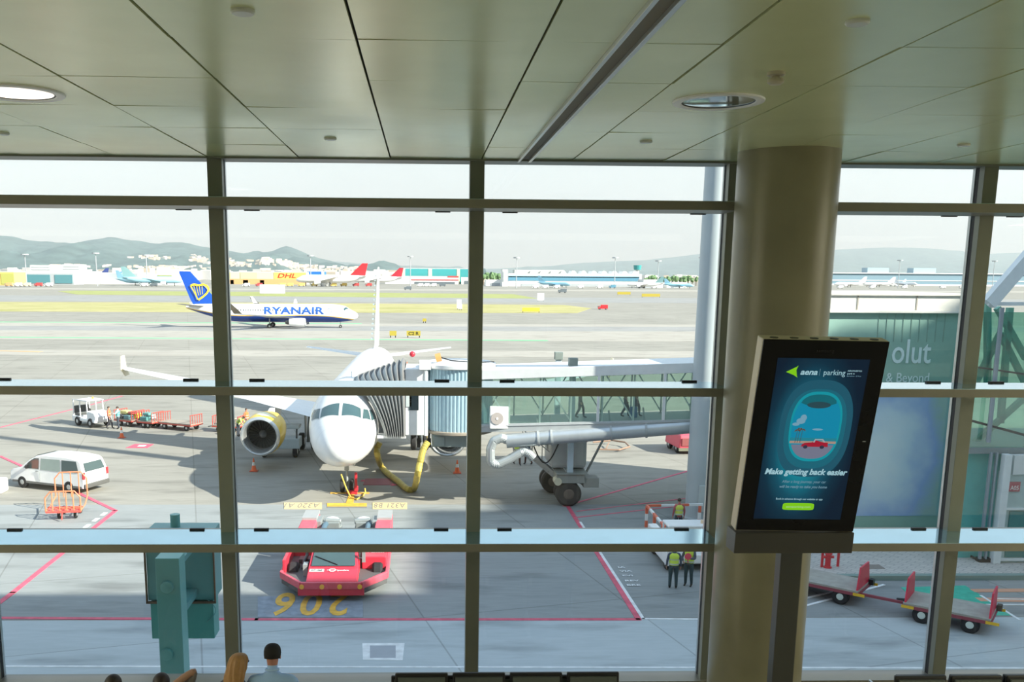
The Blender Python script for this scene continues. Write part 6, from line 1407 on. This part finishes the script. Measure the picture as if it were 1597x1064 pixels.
far_van(636, 452.5, fdk, 'dark truck alone on the far taxiway above the grass strip', .9, None)
far_van(877, 457, fdk, 'dark truck on the far runway right of the central mullion', .9, None)
far_van(940, 483, rd, 'red truck at the right end of the dry grass strip', .55, None)
# town at the foot of the hills: a mass nobody could count
b = MB(); rnd = random.Random(5)
for k in range(520):
    px = rnd.uniform(-150, 620); lo, hi = (424, 418) if px > 300 else (423, 416)
    Yd = rnd.uniform(1500, 3200); p = PY(px, 430, Yd); w_ = rnd.uniform(8, 26); h = rnd.uniform(6, 20)
    b.box((p.x, Yd, h/2), (w_, w_*.7, h), rnd.uniform(-.3, .3), rnd.randrange(3))
for k in range(260):
    px = rnd.uniform(600, 1700); Yd = rnd.uniform(1400, 3000); p = PY(px, 430, Yd); w_ = rnd.uniform(8, 24); h = rnd.uniform(6, 14)
    b.box((p.x, Yd, h/2), (w_, w_*.7, h), rnd.uniform(-.3, .3), rnd.randrange(3))
o = b.build('town', [mat('town_white', (.80, .77, .72), .7), mat('town_cream', (.72, .62, .50), .7), mat('town_grey', (.5, .5, .5), .7)]); tag(o, 'pale town houses crowded at the foot of the hills', 'town', kind='stuff')
# houses climbing the slopes
b = MB(); hills = [o for o in COL.objects if o.name.startswith('hills')][0]
dg = bpy.context.evaluated_depsgraph_get(); dg.update()
for (cx, cy, sx_, sy_, n_) in ((235, 402, 30, 3, 16), (310, 404, 10, 4, 26), (350, 408, 14, 5, 36), (375, 413, 12, 3, 20), (405, 409, 18, 4, 30), (445, 411, 12, 4, 36), (470, 417, 20, 3, 36), (130, 416, 60, 2, 20), (520, 420, 40, 2, 40), (260, 418, 50, 2, 40)):
    for k in range(n_):
        x, y = rnd.gauss(cx, sx_*.6), rnd.gauss(cy, sy_*.6); d = ray(x, y).normalized()
        hit, loc, nrm, idx = hills.ray_cast(Vector((0, 0, EYE)), d)
        if hit: w_ = rnd.uniform(10, 26); b.box((loc.x, loc.y, loc.z), (w_, w_*.7, rnd.uniform(9, 20)), rnd.uniform(-.4, .4), rnd.randrange(2))
if b.v:
    o = b.build('hillside_houses', [mat('town_white', (.80, .77, .72), .7), mat('town_cream', (.72, .62, .50), .7)]); tag(o, 'pale houses scattered over the lower hill slopes', 'town', kind='stuff')
# ================================================================== people
skin_m = mat('skin', (.58, .36, .26), .55, noise_amt=.05); skin_d = mat('skin_tan', (.45, .26, .18), .55, noise_amt=.05)
def skin_graph(chains, sub=1):
    """chains: list of lists of (pos, rx, ry) - connected where positions repeat; returns evaluated verts/faces"""
    me = bpy.data.meshes.new('sk'); V = []; E = []; Rr = []; idx = {}
    for ch in chains:
        prev = None
        for p, r in ch:
            key = tuple(round(c, 4) for c in p)
            if key not in idx: idx[key] = len(V); V.append(p); Rr.append(r if isinstance(r, tuple) else (r, r))
            if prev is not None and prev != idx[key]: E.append((prev, idx[key]))
            prev = idx[key]
    me.from_pydata([tuple(v) for v in V], E, []); me.update()
    o = bpy.data.objects.new('sk', me); COL.objects.link(o)
    sk = o.modifiers.new('s', 'SKIN'); sk.use_smooth_shade = True; sk.branch_smoothing = .3
    if not me.skin_vertices: me.attributes and None
    lay = me.skin_vertices[0].data if me.skin_vertices else None
    if lay is None:
        bm_ = bmesh.new(); bm_.from_mesh(me); bm_.verts.layers.skin.verify(); bm_.to_mesh(me); bm_.free(); lay = me.skin_vertices[0].data
    for i, r in enumerate(Rr): lay[i].radius = r
    roots = set(); seen = set(); adj = {i: [] for i in range(len(V))}
    for a, c in E: adj[a].append(c); adj[c].append(a)
    for i in range(len(V)):
        if i in seen: continue
        lay[i].use_root = True; stack = [i]
        while stack:
            q = stack.pop()
            if q in seen: continue
            seen.add(q); stack += adj[q]
    sb = o.modifiers.new('u', 'SUBSURF'); sb.levels = sub; sb.render_levels = sub
    dg = bpy.context.evaluated_depsgraph_get(); dg.update(); m2 = bpy.data.meshes.new_from_object(o.evaluated_get(dg))
    vs = [v.co.copy() for v in m2.vertices]; fs = [tuple(p.vertices) for p in m2.polygons]
    bpy.data.objects.remove(o); bpy.data.meshes.remove(me); bpy.data.meshes.remove(m2); return vs, fs
V3 = Vector
STAND = dict(pel=(0, 0, .95), hipL=(.10, 0, .90), kneeL=(.11, -.02, .49), ankL=(.12, .03, .09), hipR=(-.10, 0, .90), kneeR=(-.11, -.02, .49), ankR=(-.12, .03, .09),
             waist=(0, 0, 1.10), chest=(0, .01, 1.30), neck=(0, .015, 1.47), head=(0, -.01, 1.60), shL=(.185, .02, 1.40), elL=(.25, .03, 1.12), wrL=(.26, -.06, .87), shR=(-.185, .02, 1.40), elR=(-.25, .03, 1.12), wrR=(-.26, -.06, .87))
SIT = dict(STAND, pel=(0, 0, .52), hipL=(.10, -.02, .50), kneeL=(.13, -.44, .50), ankL=(.13, -.42, .10), hipR=(-.10, -.02, .50), kneeR=(-.13, -.44, .50), ankR=(-.13, -.42, .10),
           waist=(0, .04, .68), chest=(0, .04, .88), neck=(0, .02, 1.05), head=(0, -.01, 1.175), shL=(.19, .03, .97), elL=(.25, -.06, .70), wrL=(.14, -.28, .62), shR=(-.19, .03, .97), elR=(-.25, -.06, .70), wrR=(-.14, -.28, .62))
def person(label, loc, rz=0, pose=STAND, top=(.1, .12, .2), bottom=(.05, .06, .09), shoes=(.02, .02, .02), skin=None, hair=(.05, .03, .02), vest=None, sleeves=True, k=1.0, group=None, hairstyle='short', cap=None, rough=.8):
    P = {a: V3(c) for a, c in pose.items()}; skin = skin or skin_m
    T = thing('person', label, 'person', loc, rz, group); T.scale = (k, k, k)
    up = (P['head']-P['neck']).normalized(); hd = P['head']; fwd = V3((0, -1, 0)); fwd = (fwd-up*fwd.dot(up)).normalized()
    body = [[(P['pel'], (.15, .11)), (P['waist'], (.135, .10)), (P['chest'], (.165, .115)), (P['neck']-up*.03, (.075, .07)), (P['neck']+up*.03, .052), (hd-up*.05+fwd*.01, (.062, .075)), (hd+up*.02, (.075, .092)), (hd+up*.085, (.058, .075))]]
    for s in 'LR':
        body.append([(P['pel'], .13), (P['hip'+s], .102), (P['hip'+s].lerp(P['knee'+s], .5), .094), (P['knee'+s], .074), (P['knee'+s].lerp(P['ank'+s], .35), .070), (P['ank'+s], .056)])
        body.append([(P['ank'+s], .056), (P['ank'+s]+V3((0, -.07, -.045)), (.045, .035)), (P['ank'+s]+V3((0, -.17, -.06)), (.04, .024))])
        body.append([(P['chest'], .12), (P['sh'+s], .068), (P['el'+s], .050), (P['wr'+s], .034)])
    vs, fs = skin_graph(body, 1)
    def cls(c):
        c = V3(c); best = None
        segs = [('top', 'pel', 'chest', .04), ('top', 'chest', 'neck', .02), ('skin', 'neck', 'head', 0), ('bot', 'pel', 'pel', .0)]
        for s in 'LR': segs += [('bot', 'hip'+s, 'knee'+s, 0), ('bot', 'knee'+s, 'ank'+s, 0), ('top', 'chest', 'sh'+s, .02), ('top', 'sh'+s, 'el'+s, 0), ('top' if sleeves else 'skin', 'el'+s, 'wr'+s, 0)]
        bd = 9
        for nm, a, b_, bias in segs:
            A, B_ = P[a], P[b_]; d = B_-A; t = 0 if d.length < 1e-5 else max(0, min(1, (c-A).dot(d)/d.length_squared)); q = (c-(A+d*t)).length-bias
            if q < bd: bd = q; best = (nm, a, t)
        nm = best[0]
        if nm == 'skin' and best[1] == 'neck' and (c-P['neck']).dot(up) < .005: nm = 'top'
        if nm == 'bot' and best[1].startswith('knee') and best[2] > .93: nm = 'shoe'
        for s in 'LR':
            if (c-P['ank'+s]).length < .2 and c.z < P['ank'+s].z+.02: nm = 'shoe'
        return {'skin': 0, 'top': 1, 'bot': 2, 'shoe': 3}[nm]
    b = MB(); b.add(vs, fs); b.m = [cls(sum((vs[i] for i in f), V3())/len(f)) for f in fs]
    # hands: palm and five fingers each, rooted inside the wrist
    for s in 'LR':
        w_ = P['wr'+s]; d = (w_-P['el'+s]).normalized(); side = V3((1, 0, 0)) if abs(d.x) < .8 else V3((0, 1, 0)); a = (side-d*side.dot(d)).normalized(); c = d.cross(a); a, c = c, a
        pal = w_+d*.05; ch = [[(w_-d*.01, .026), (w_+d*.03, (.034, .018)), (w_+d*.08, (.038, .014))]]
        v2, f2_ = skin_graph(ch, 1); b.add(v2, f2_, 0); m0 = 1 if s == 'L' else -1
        for q, (off, ln) in enumerate(((-.028, .062), (-.010, .072), (.009, .068), (.027, .052))):
            p0 = w_+d*.075+a*off; v2, f2_ = skin_graph([[(p0, .0095), (p0+d*ln*.5-c*.008*m0, .0088), (p0+d*ln*.8-c*.02*m0, .008), (p0+d*ln-c*.03*m0, .007)]], 0); b.add(v2, f2_, 0)
        p0 = w_+d*.03-a*.022; v2, f2_ = skin_graph([[(p0, .012), (p0+d*.03-a*.022, .010), (p0+d*.055-a*.028-c*.006*m0, .008)]], 0); b.add(v2, f2_, 0)
    # face: nose, ears, eyes, mouth
    sdv = up.cross(fwd)
    hc = hd+up*.02
    b.sph(hc+fwd*.098-up*.012, (.014, .018, .022), 8, 6, 0)
    for q in (-1, 1):
        b.sph(hc+sdv*q*.079-up*.005, (.010, .018, .030), 8, 6, 0)
        b.sph(hc+fwd*.088+sdv*q*.031+up*.018, (.011, .008, .008), 8, 6, 4)
    b.sph(hc+fwd*.088-up*.048, (.024, .010, .006), 8, 6, 5)
    c_ = lambda nm, col: mat('%s_%d_%d_%d' % ((nm,)+tuple(int(v*99) for v in col)), col, rough)
    bo = b.build('body', [skin, c_('cloth', top), c_('cloth', bottom), c_('shoe', shoes), mat('eye_dark', (.03, .02, .02), .3), mat('lips', (.42, .16, .14), .5)], T, smooth=True, angle=180)
    hm = mat('hair_%d_%d_%d' % tuple(int(v*99) for v in hair), hair, .55, noise_amt=.08, scale=20)
    M_ = Matrix((sdv, -fwd, up)).transposed().to_4x4(); M_.translation = hc
    if hairstyle == 'short':
        hb = MB(); hb.sph((0, .012, .022), (.087, .100, .095), 20, 14); hb.v = [M_ @ (v if not (v.y < -.035 and v.z < .035) else V3((v.x*.8, v.y*.55, v.z))) for v in hb.v if True]
        for i, v in enumerate(hb.v):
            l = v-hc
            if l.dot(up) < -.045: hb.v[i] = hb.v[i]+up*(-.045-l.dot(up))*.8
        hb.build('hair', hm, T, smooth=True)
    elif hairstyle == 'long':
        hb = MB(); rings = []; n = 40
        for z, rx, ry, oy in ((.128, .012, .02, .0), (.122, .045, .055, .005), (.105, .072, .085, .01), (.07, .092, .106, .018), (.02, .102, .112, .026), (-.03, .106, .105, .036), (-.08, .110, .095, .046), (-.13, .118, .085, .055), (-.18, .118, .07, .062), (-.24, .105, .055, .066), (-.30, .07, .03, .07), (-.31, .02, .01, .07)):
            rg = []
            for j in range(n):
                a = 2*math.pi*j/n; w_ = 1+.05*math.sin(a*13+z*6)+.03*math.sin(a*7+z*14)
                y = ry*math.sin(a)*w_+oy
                if z < .07: y = max(y, -.045 if z > -.05 else -.02)
                rg.append(M_ @ V3((rx*math.cos(a)*w_, y, z)))
            rings.append(rg)
        hb.loft(rings); hb.build('hair', hm, T, smooth=True)
    if cap:
        cb = MB(); cb.lathe([(.090, -.032), (.096, .0), (.096, .045), (.088, .078), (.066, .104), (.035, .118), (.001, .121)], n=28); cb.v = [M_ @ V3((v.x*.92, v.y*1.08+.004, v.z+.012)) for v in cb.v]
        cp = cb.build('cap', mat('cap_black', cap, .8), T, smooth=True)
        cb = MB(); cb.loft([[M_ @ V3((x, -.095-(.075*math.sqrt(max(0, 1-(x/.078)**2))) if o_ else -.075, .022+dz)) for x in [-.075+.15*j/10 for j in range(11)]] for dz, o_ in ((0, 0), (-.008, 1), (-.002, 1), (.006, 0))]); cb.build('brim', mat('cap_black', cap, .8), cp)
        cb = MB(); cb.tube([M_ @ V3((.030*math.cos(a), .100, .012+.028*math.sin(a))) for a in [math.pi*j/8 for j in range(9)]], .004, 6); cb.build('rear_opening', mat('cap_black', cap, .8), cp)
    if vest:
        vb = MB(); rings = []; n = 24
        path = [(P['pel']+(P['waist']-P['pel'])*.0, .19, .145), (P['waist'], .175, .135), (P['waist'].lerp(P['chest'], .5), .185, .14), (P['chest'], .205, .15), (P['chest'].lerp(P['neck'], .55), .185, .13), (P['neck']-up*.03, .10, .085)]
        for (c0_, rx, ry), nx in zip(path, path[1:]+[None]):
            ax = ((nx[0]-c0_) if nx else (c0_-path[-2][0])).normalized(); X = V3((1, 0, 0)); X = (X-ax*X.dot(ax)).normalized(); Yv = ax.cross(X)
            rings.append([c0_+X*rx*math.cos(2*math.pi*j/n)+Yv*ry*math.sin(2*math.pi*j/n) for j in range(n)])
        vb.loft(rings, False); vo = vb.build('vest', c_('vest', vest), T, smooth=True)
        bands = MB()
        for t in (.25, .75):
            i = 0 if t < .5 else 1; r0, r1 = rings[i], rings[i+1]; cen_ = path[i][0].lerp(path[i+1][0], t)
            A = [r0[j].lerp(r1[j], t-.12) for j in range(n)]; B_ = [r0[j].lerp(r1[j], t+.22) for j in range(n)]
            A = [q+(q-path[i][0]).normalized()*.006 for q in A]; B_ = [q+(q-path[i][0]).normalized()*.006 for q in B_]
            bands.loft([A, B_], False)
        bands.build('reflective_band', mat('reflective', (.45, .50, .50), .4), vo)
    return T
hv_y = (.62, .80, .10); hv_o = (.90, .20, .06)
walk = dict(STAND, kneeL=(.11, -.16, .50), ankL=(.12, -.18, .09), kneeR=(-.11, .02, .49), ankR=(-.12, .22, .12))
point = dict(STAND, elL=(.30, -.12, 1.22), wrL=(.22, -.34, 1.20))
bend = dict(STAND, waist=(0, -.06, 1.08), chest=(0, -.20, 1.22), neck=(0, -.34, 1.32), head=(0, -.45, 1.38), shL=(.18, -.26, 1.30), shR=(-.18, -.26, 1.30), elL=(.24, -.40, 1.05), elR=(-.24, -.40, 1.05), wrL=(.18, -.55, .85), wrR=(-.18, -.55, .85))
armf = dict(STAND, elL=(.26, -.12, 1.15), wrL=(.10, -.28, 1.18), elR=(-.26, -.10, 1.13), wrR=(-.14, -.30, 1.05))
# two men in yellow vests by the white vehicle (stand before the transom)
q = G(1049, 918); person('man in a yellow vest and dark trousers, left one beside the white service vehicle', q, R(170), STAND, (.06, .08, .12), (.03, .06, .07), vest=hv_y, skin=skin_d)
q = G(1073, 914); T = person('man in a yellow vest holding a red paddle, right one beside the white service vehicle', q, R(-35), armf, (.07, .08, .1), (.03, .06, .07), vest=hv_y, skin=skin_d)
M_ = Matrix.Translation(q) @ Matrix.Rotation(R(-35), 4, 'Z')
pc = M_ @ V3((.06, -.36, 1.28)); b = MB(); b.cyl(pc+V3((0, -.01, 0)), pc+V3((0, .01, 0)), .13, n=24); b.beam(pc+V3((.0, 0, -.12)), pc+V3((.02, .03, -.26)), .03); o = b.build('signal_paddle', mat('paddle_red', (.75, .08, .12), .4), smooth=True); tag(o, 'red round paddle held by the man in a yellow vest', 'paddle')
q = G(1057, 834); person('man in a yellow and pink vest standing behind the white service vehicle', (q.x, q.y, 0), R(180), STAND, (.42, .10, .12), (.04, .06, .08), vest=(.62, .72, .12), skin=skin_d)
# tractor crew
q = G(171, 669); person('man in an orange vest and dark trousers beside the white tractor', q, R(100), walk, (.75, .2, .12), (.04, .04, .05), vest=hv_o)
q = G(185, 669); person('man in white shirt and teal vest standing right of the man in orange', q, R(-80), point, (.75, .78, .78), (.04, .05, .07), vest=(.12, .50, .52))
# crew at the cart beyond the engine
q = G(371, 681); person('man in a yellow vest bending over the cart beyond the engine', (q.x, q.y+.2, 0), R(75), bend, (.5, .6, .2), (.05, .06, .08), vest=hv_y)
q = G(385, 672); person('man in an orange vest and dark hair behind the yellow-vested one', (q.x, q.y, 0), R(60), STAND, (.75, .2, .1), (.05, .06, .08), vest=hv_o)
# two men under the bridge
for x, lb, rz_ in ((806, 'man in a yellow vest under the bridge, left of the pair', 20), (824, 'man in dark clothes under the bridge, right of the pair', -150)):
    q = G(x, 725); person(lb, q, R(rz_), walk, (.12, .14, .16), (.10, .05, .04), vest=hv_y if x < 810 else None)
# passengers in the bridge
TA_, td_ = Vector((3.1, 48.6, 0)), td
for t, lb, c_, rz_ in ((5.1, 'passenger in dark clothes inside the bridge, left of the three', (.04, .06, .08), 75), (7.4, 'passenger in pale brown clothes inside the bridge, middle one', (.38, .22, .14), 85), (7.95, 'passenger with a blue bag inside the bridge, beside the post', (.20, .10, .10), 80)):
    p = TA_+td_*t; person(lb, (p.x, p.y, zb(t)+.05), R(rz_), walk, c_, (.04, .05, .09), sleeves=t < 6)
p = TA_+td_*7.75; b = MB(); b.bb((p.x-.2, p.y-.45, zb(7.75)+.05), (p.x+.2, p.y-.2, zb(7.75)+.62)); o = b.build('travel_bag', mat('bag_blue', (.03, .16, .38), .6), bev=.06); tag(o, 'blue travel bag between the passengers in the bridge', 'bag')
# ------------------------------------------------------------------ seated people in the hall
def seat_at(px, py, Y, ztop_px=None): return PY(px, py, Y)
ZS = ZF
man = person('man in a black cap and light blue shirt seated before the window', (-1.575, 9.24, ZS), R(180), dict(SIT, shL=(.215, .03, .965), shR=(-.215, .03, .965)), (.38, .60, 1.0), (.08, .09, .12), cap=(.012, .012, .014), hairstyle='none', sleeves=True, skin=mat('skin_pink', (.50, .24, .18), .55), k=1.0, hair=(.10, .08, .07))
b = MB(); b.tube([V3((.062*math.cos(a), .02+.058*math.sin(a), 1.060+.012*math.sin(a))) for a in [R(-60)+R(300)*j/20 for j in range(21)]], .014, 8); b.build('collar', mat('collar_blue', (.42, .64, 1.0), .8), man, smooth=True)
wom = person('woman with long blond hair and dark glasses seated left of the man in the cap', (-1.93, 9.24, ZS-.06), R(150), SIT, (.10, .10, .12), (.1, .1, .14), hairstyle='long', hair=(.42, .23, .09), sleeves=False, k=.97)
b = MB(); 
for q in (-1, 1): b.sph((q*.034, -.108, 1.215), (.026, .008, .019), 12, 8); b.beam((q*.06, -.105, 1.22), (q*.084, .0, 1.215), .006)
b.beam((-.02, -.11, 1.222), (.02, -.11, 1.222), .006); b.build('sunglasses', mat('lens_blue_black', (.02, .05, .09), .1), wom)
for v in (): pass
raise_ = dict(SIT, elR=(-.36, -.02, 1.20), wrR=(-.16, .06, 1.28))
person('dark-haired person with one bare elbow raised behind the head, bottom left', (-2.74, 9.24, ZS-.30), R(180), dict(SIT, elR=(-.36, -.02, 1.345), wrR=(-.12, .09, 1.20)), (.22, .2, .2), (.1, .1, .12), sleeves=False, skin=skin_d, hair=(.03, .02, .02), k=1.0)
person('dark-haired person whose head only just shows at the bottom left', (-3.24, 9.24, ZS-.315), R(180), SIT, (.15, .16, .2), (.1, .1, .12), hair=(.03, .022, .02), k=1.0)
# ------------------------------------------------------------------ benches
seatblk = mat('seat_black', (.018, .018, .02), .35, noise_amt=.1); seatpan = mat('seat_panel', (.13, .15, .14), .3, .2); frm = mat('bench_frame', (.42, .45, .45), .3, .8)
def bench(label, x0, y, n, pitch, zt, face, group=None):
    T = thing('airport_bench', label, 'bench', (x0+pitch*n/2, y, ZF), 0, group)
    W = pitch*n
    for k in range(n):
        cx = -W/2+pitch*(k+.5); hw_ = pitch/2-.025
        b = MB(); b.loft([[V3((cx+sx*hw_, yy*face, z)) for sx in (-1, 1)]+[V3((cx+sx*hw_, yy*face+t_*face, z)) for sx in (1, -1)] for z, yy, t_ in ((.46, -.02, .05), (zt*.7, .05, .05), (zt, .09, .045))])
        bk = b.build('backrest', seatblk, T, bev=.012)
        b = MB(); b.loft([[V3((cx+sx*(hw_-.03), (yy-.075 if face > 0 else yy)*face, z)) for sx in (-1, 1)]+[V3((cx+sx*(hw_-.03), (yy+.012)*face, z)) for sx in (1, -1)] for z, yy in ((.5, .04), (zt*.7, .10), (zt-.035, .133))]); b.build('back_panel', seatpan, bk)
        b = MB(); b.bb((cx-hw_, -.48*face, .42), (cx+hw_, .0, .48)); b.build('seat', seatblk, T, bev=.02)
    b = MB(); b.bb((-W/2, -.2*face, .30), (W/2, -.12*face, .38)); b.build('beam', frm, T, bev=.01)
    for x in (-W/2+.3, W/2-.3):
        b = MB(); b.beam((x, -.16*face, .3), (x, -.16*face, .03), .06); b.beam((x, -.42*face, .02), (x, .08*face, .02), .06, .04); b.build('leg', frm, T)
    for k in range(n+1):
        x = -W/2+pitch*k; b = MB(); b.tube([(x, -.02*face, .45), (x, -.05*face, .64), (x, -.38*face, .64), (x, -.40*face, .45)], .014, 8); b.build('armrest', frm, T)
a = PY(607, 1047, 9.38)
bench('row of four black seats facing the window, backs to the hall, far row left of the column', a.x, 9.30, 4, .589, a.z-ZF, -1) if False else None
def bench_px(label, xl, yt, Y, n, pitch, face):
    p = PY(xl, yt, Y); bench(label, p.x, Y, n, pitch, p.z-ZF, face)
bench_px('four black seats near the window, far row of the pair left of the column', 607, 1047, 9.40, 4, .588, -1)
bench_px('four black seats nearer the gallery, near row of the pair left of the column', 612, 1057, 9.06, 4, .60, 1)
bench_px('black seats near the window, the far row right of the advertising screen', 1386, 1046, 9.40, 5, .588, -1)
bench_px('black seats, the near row right of the advertising screen', 1400, 1061, 9.04, 5, .60, 1)
T = thing('airport_bench', 'bench under the four people seated at the bottom left', 'bench', (-2.6, 9.2, ZF))
for k, x in enumerate((-.66, -.13, .69, 1.03)):
    pass
b = MB(); b.bb((-1.3, -.2, .40), (1.4, .30, .44)); b.build('seat', seatblk, T, bev=.01)
b = MB(); b.bb((-1.3, -.26, .42), (1.4, -.22, .72)); b.build('backrest', seatblk, T, bev=.01)
for x in (-1.0, 1.1):
    b = MB(); b.beam((x, 0, .4), (x, 0, 0), .07); b.build('leg', frm, T)
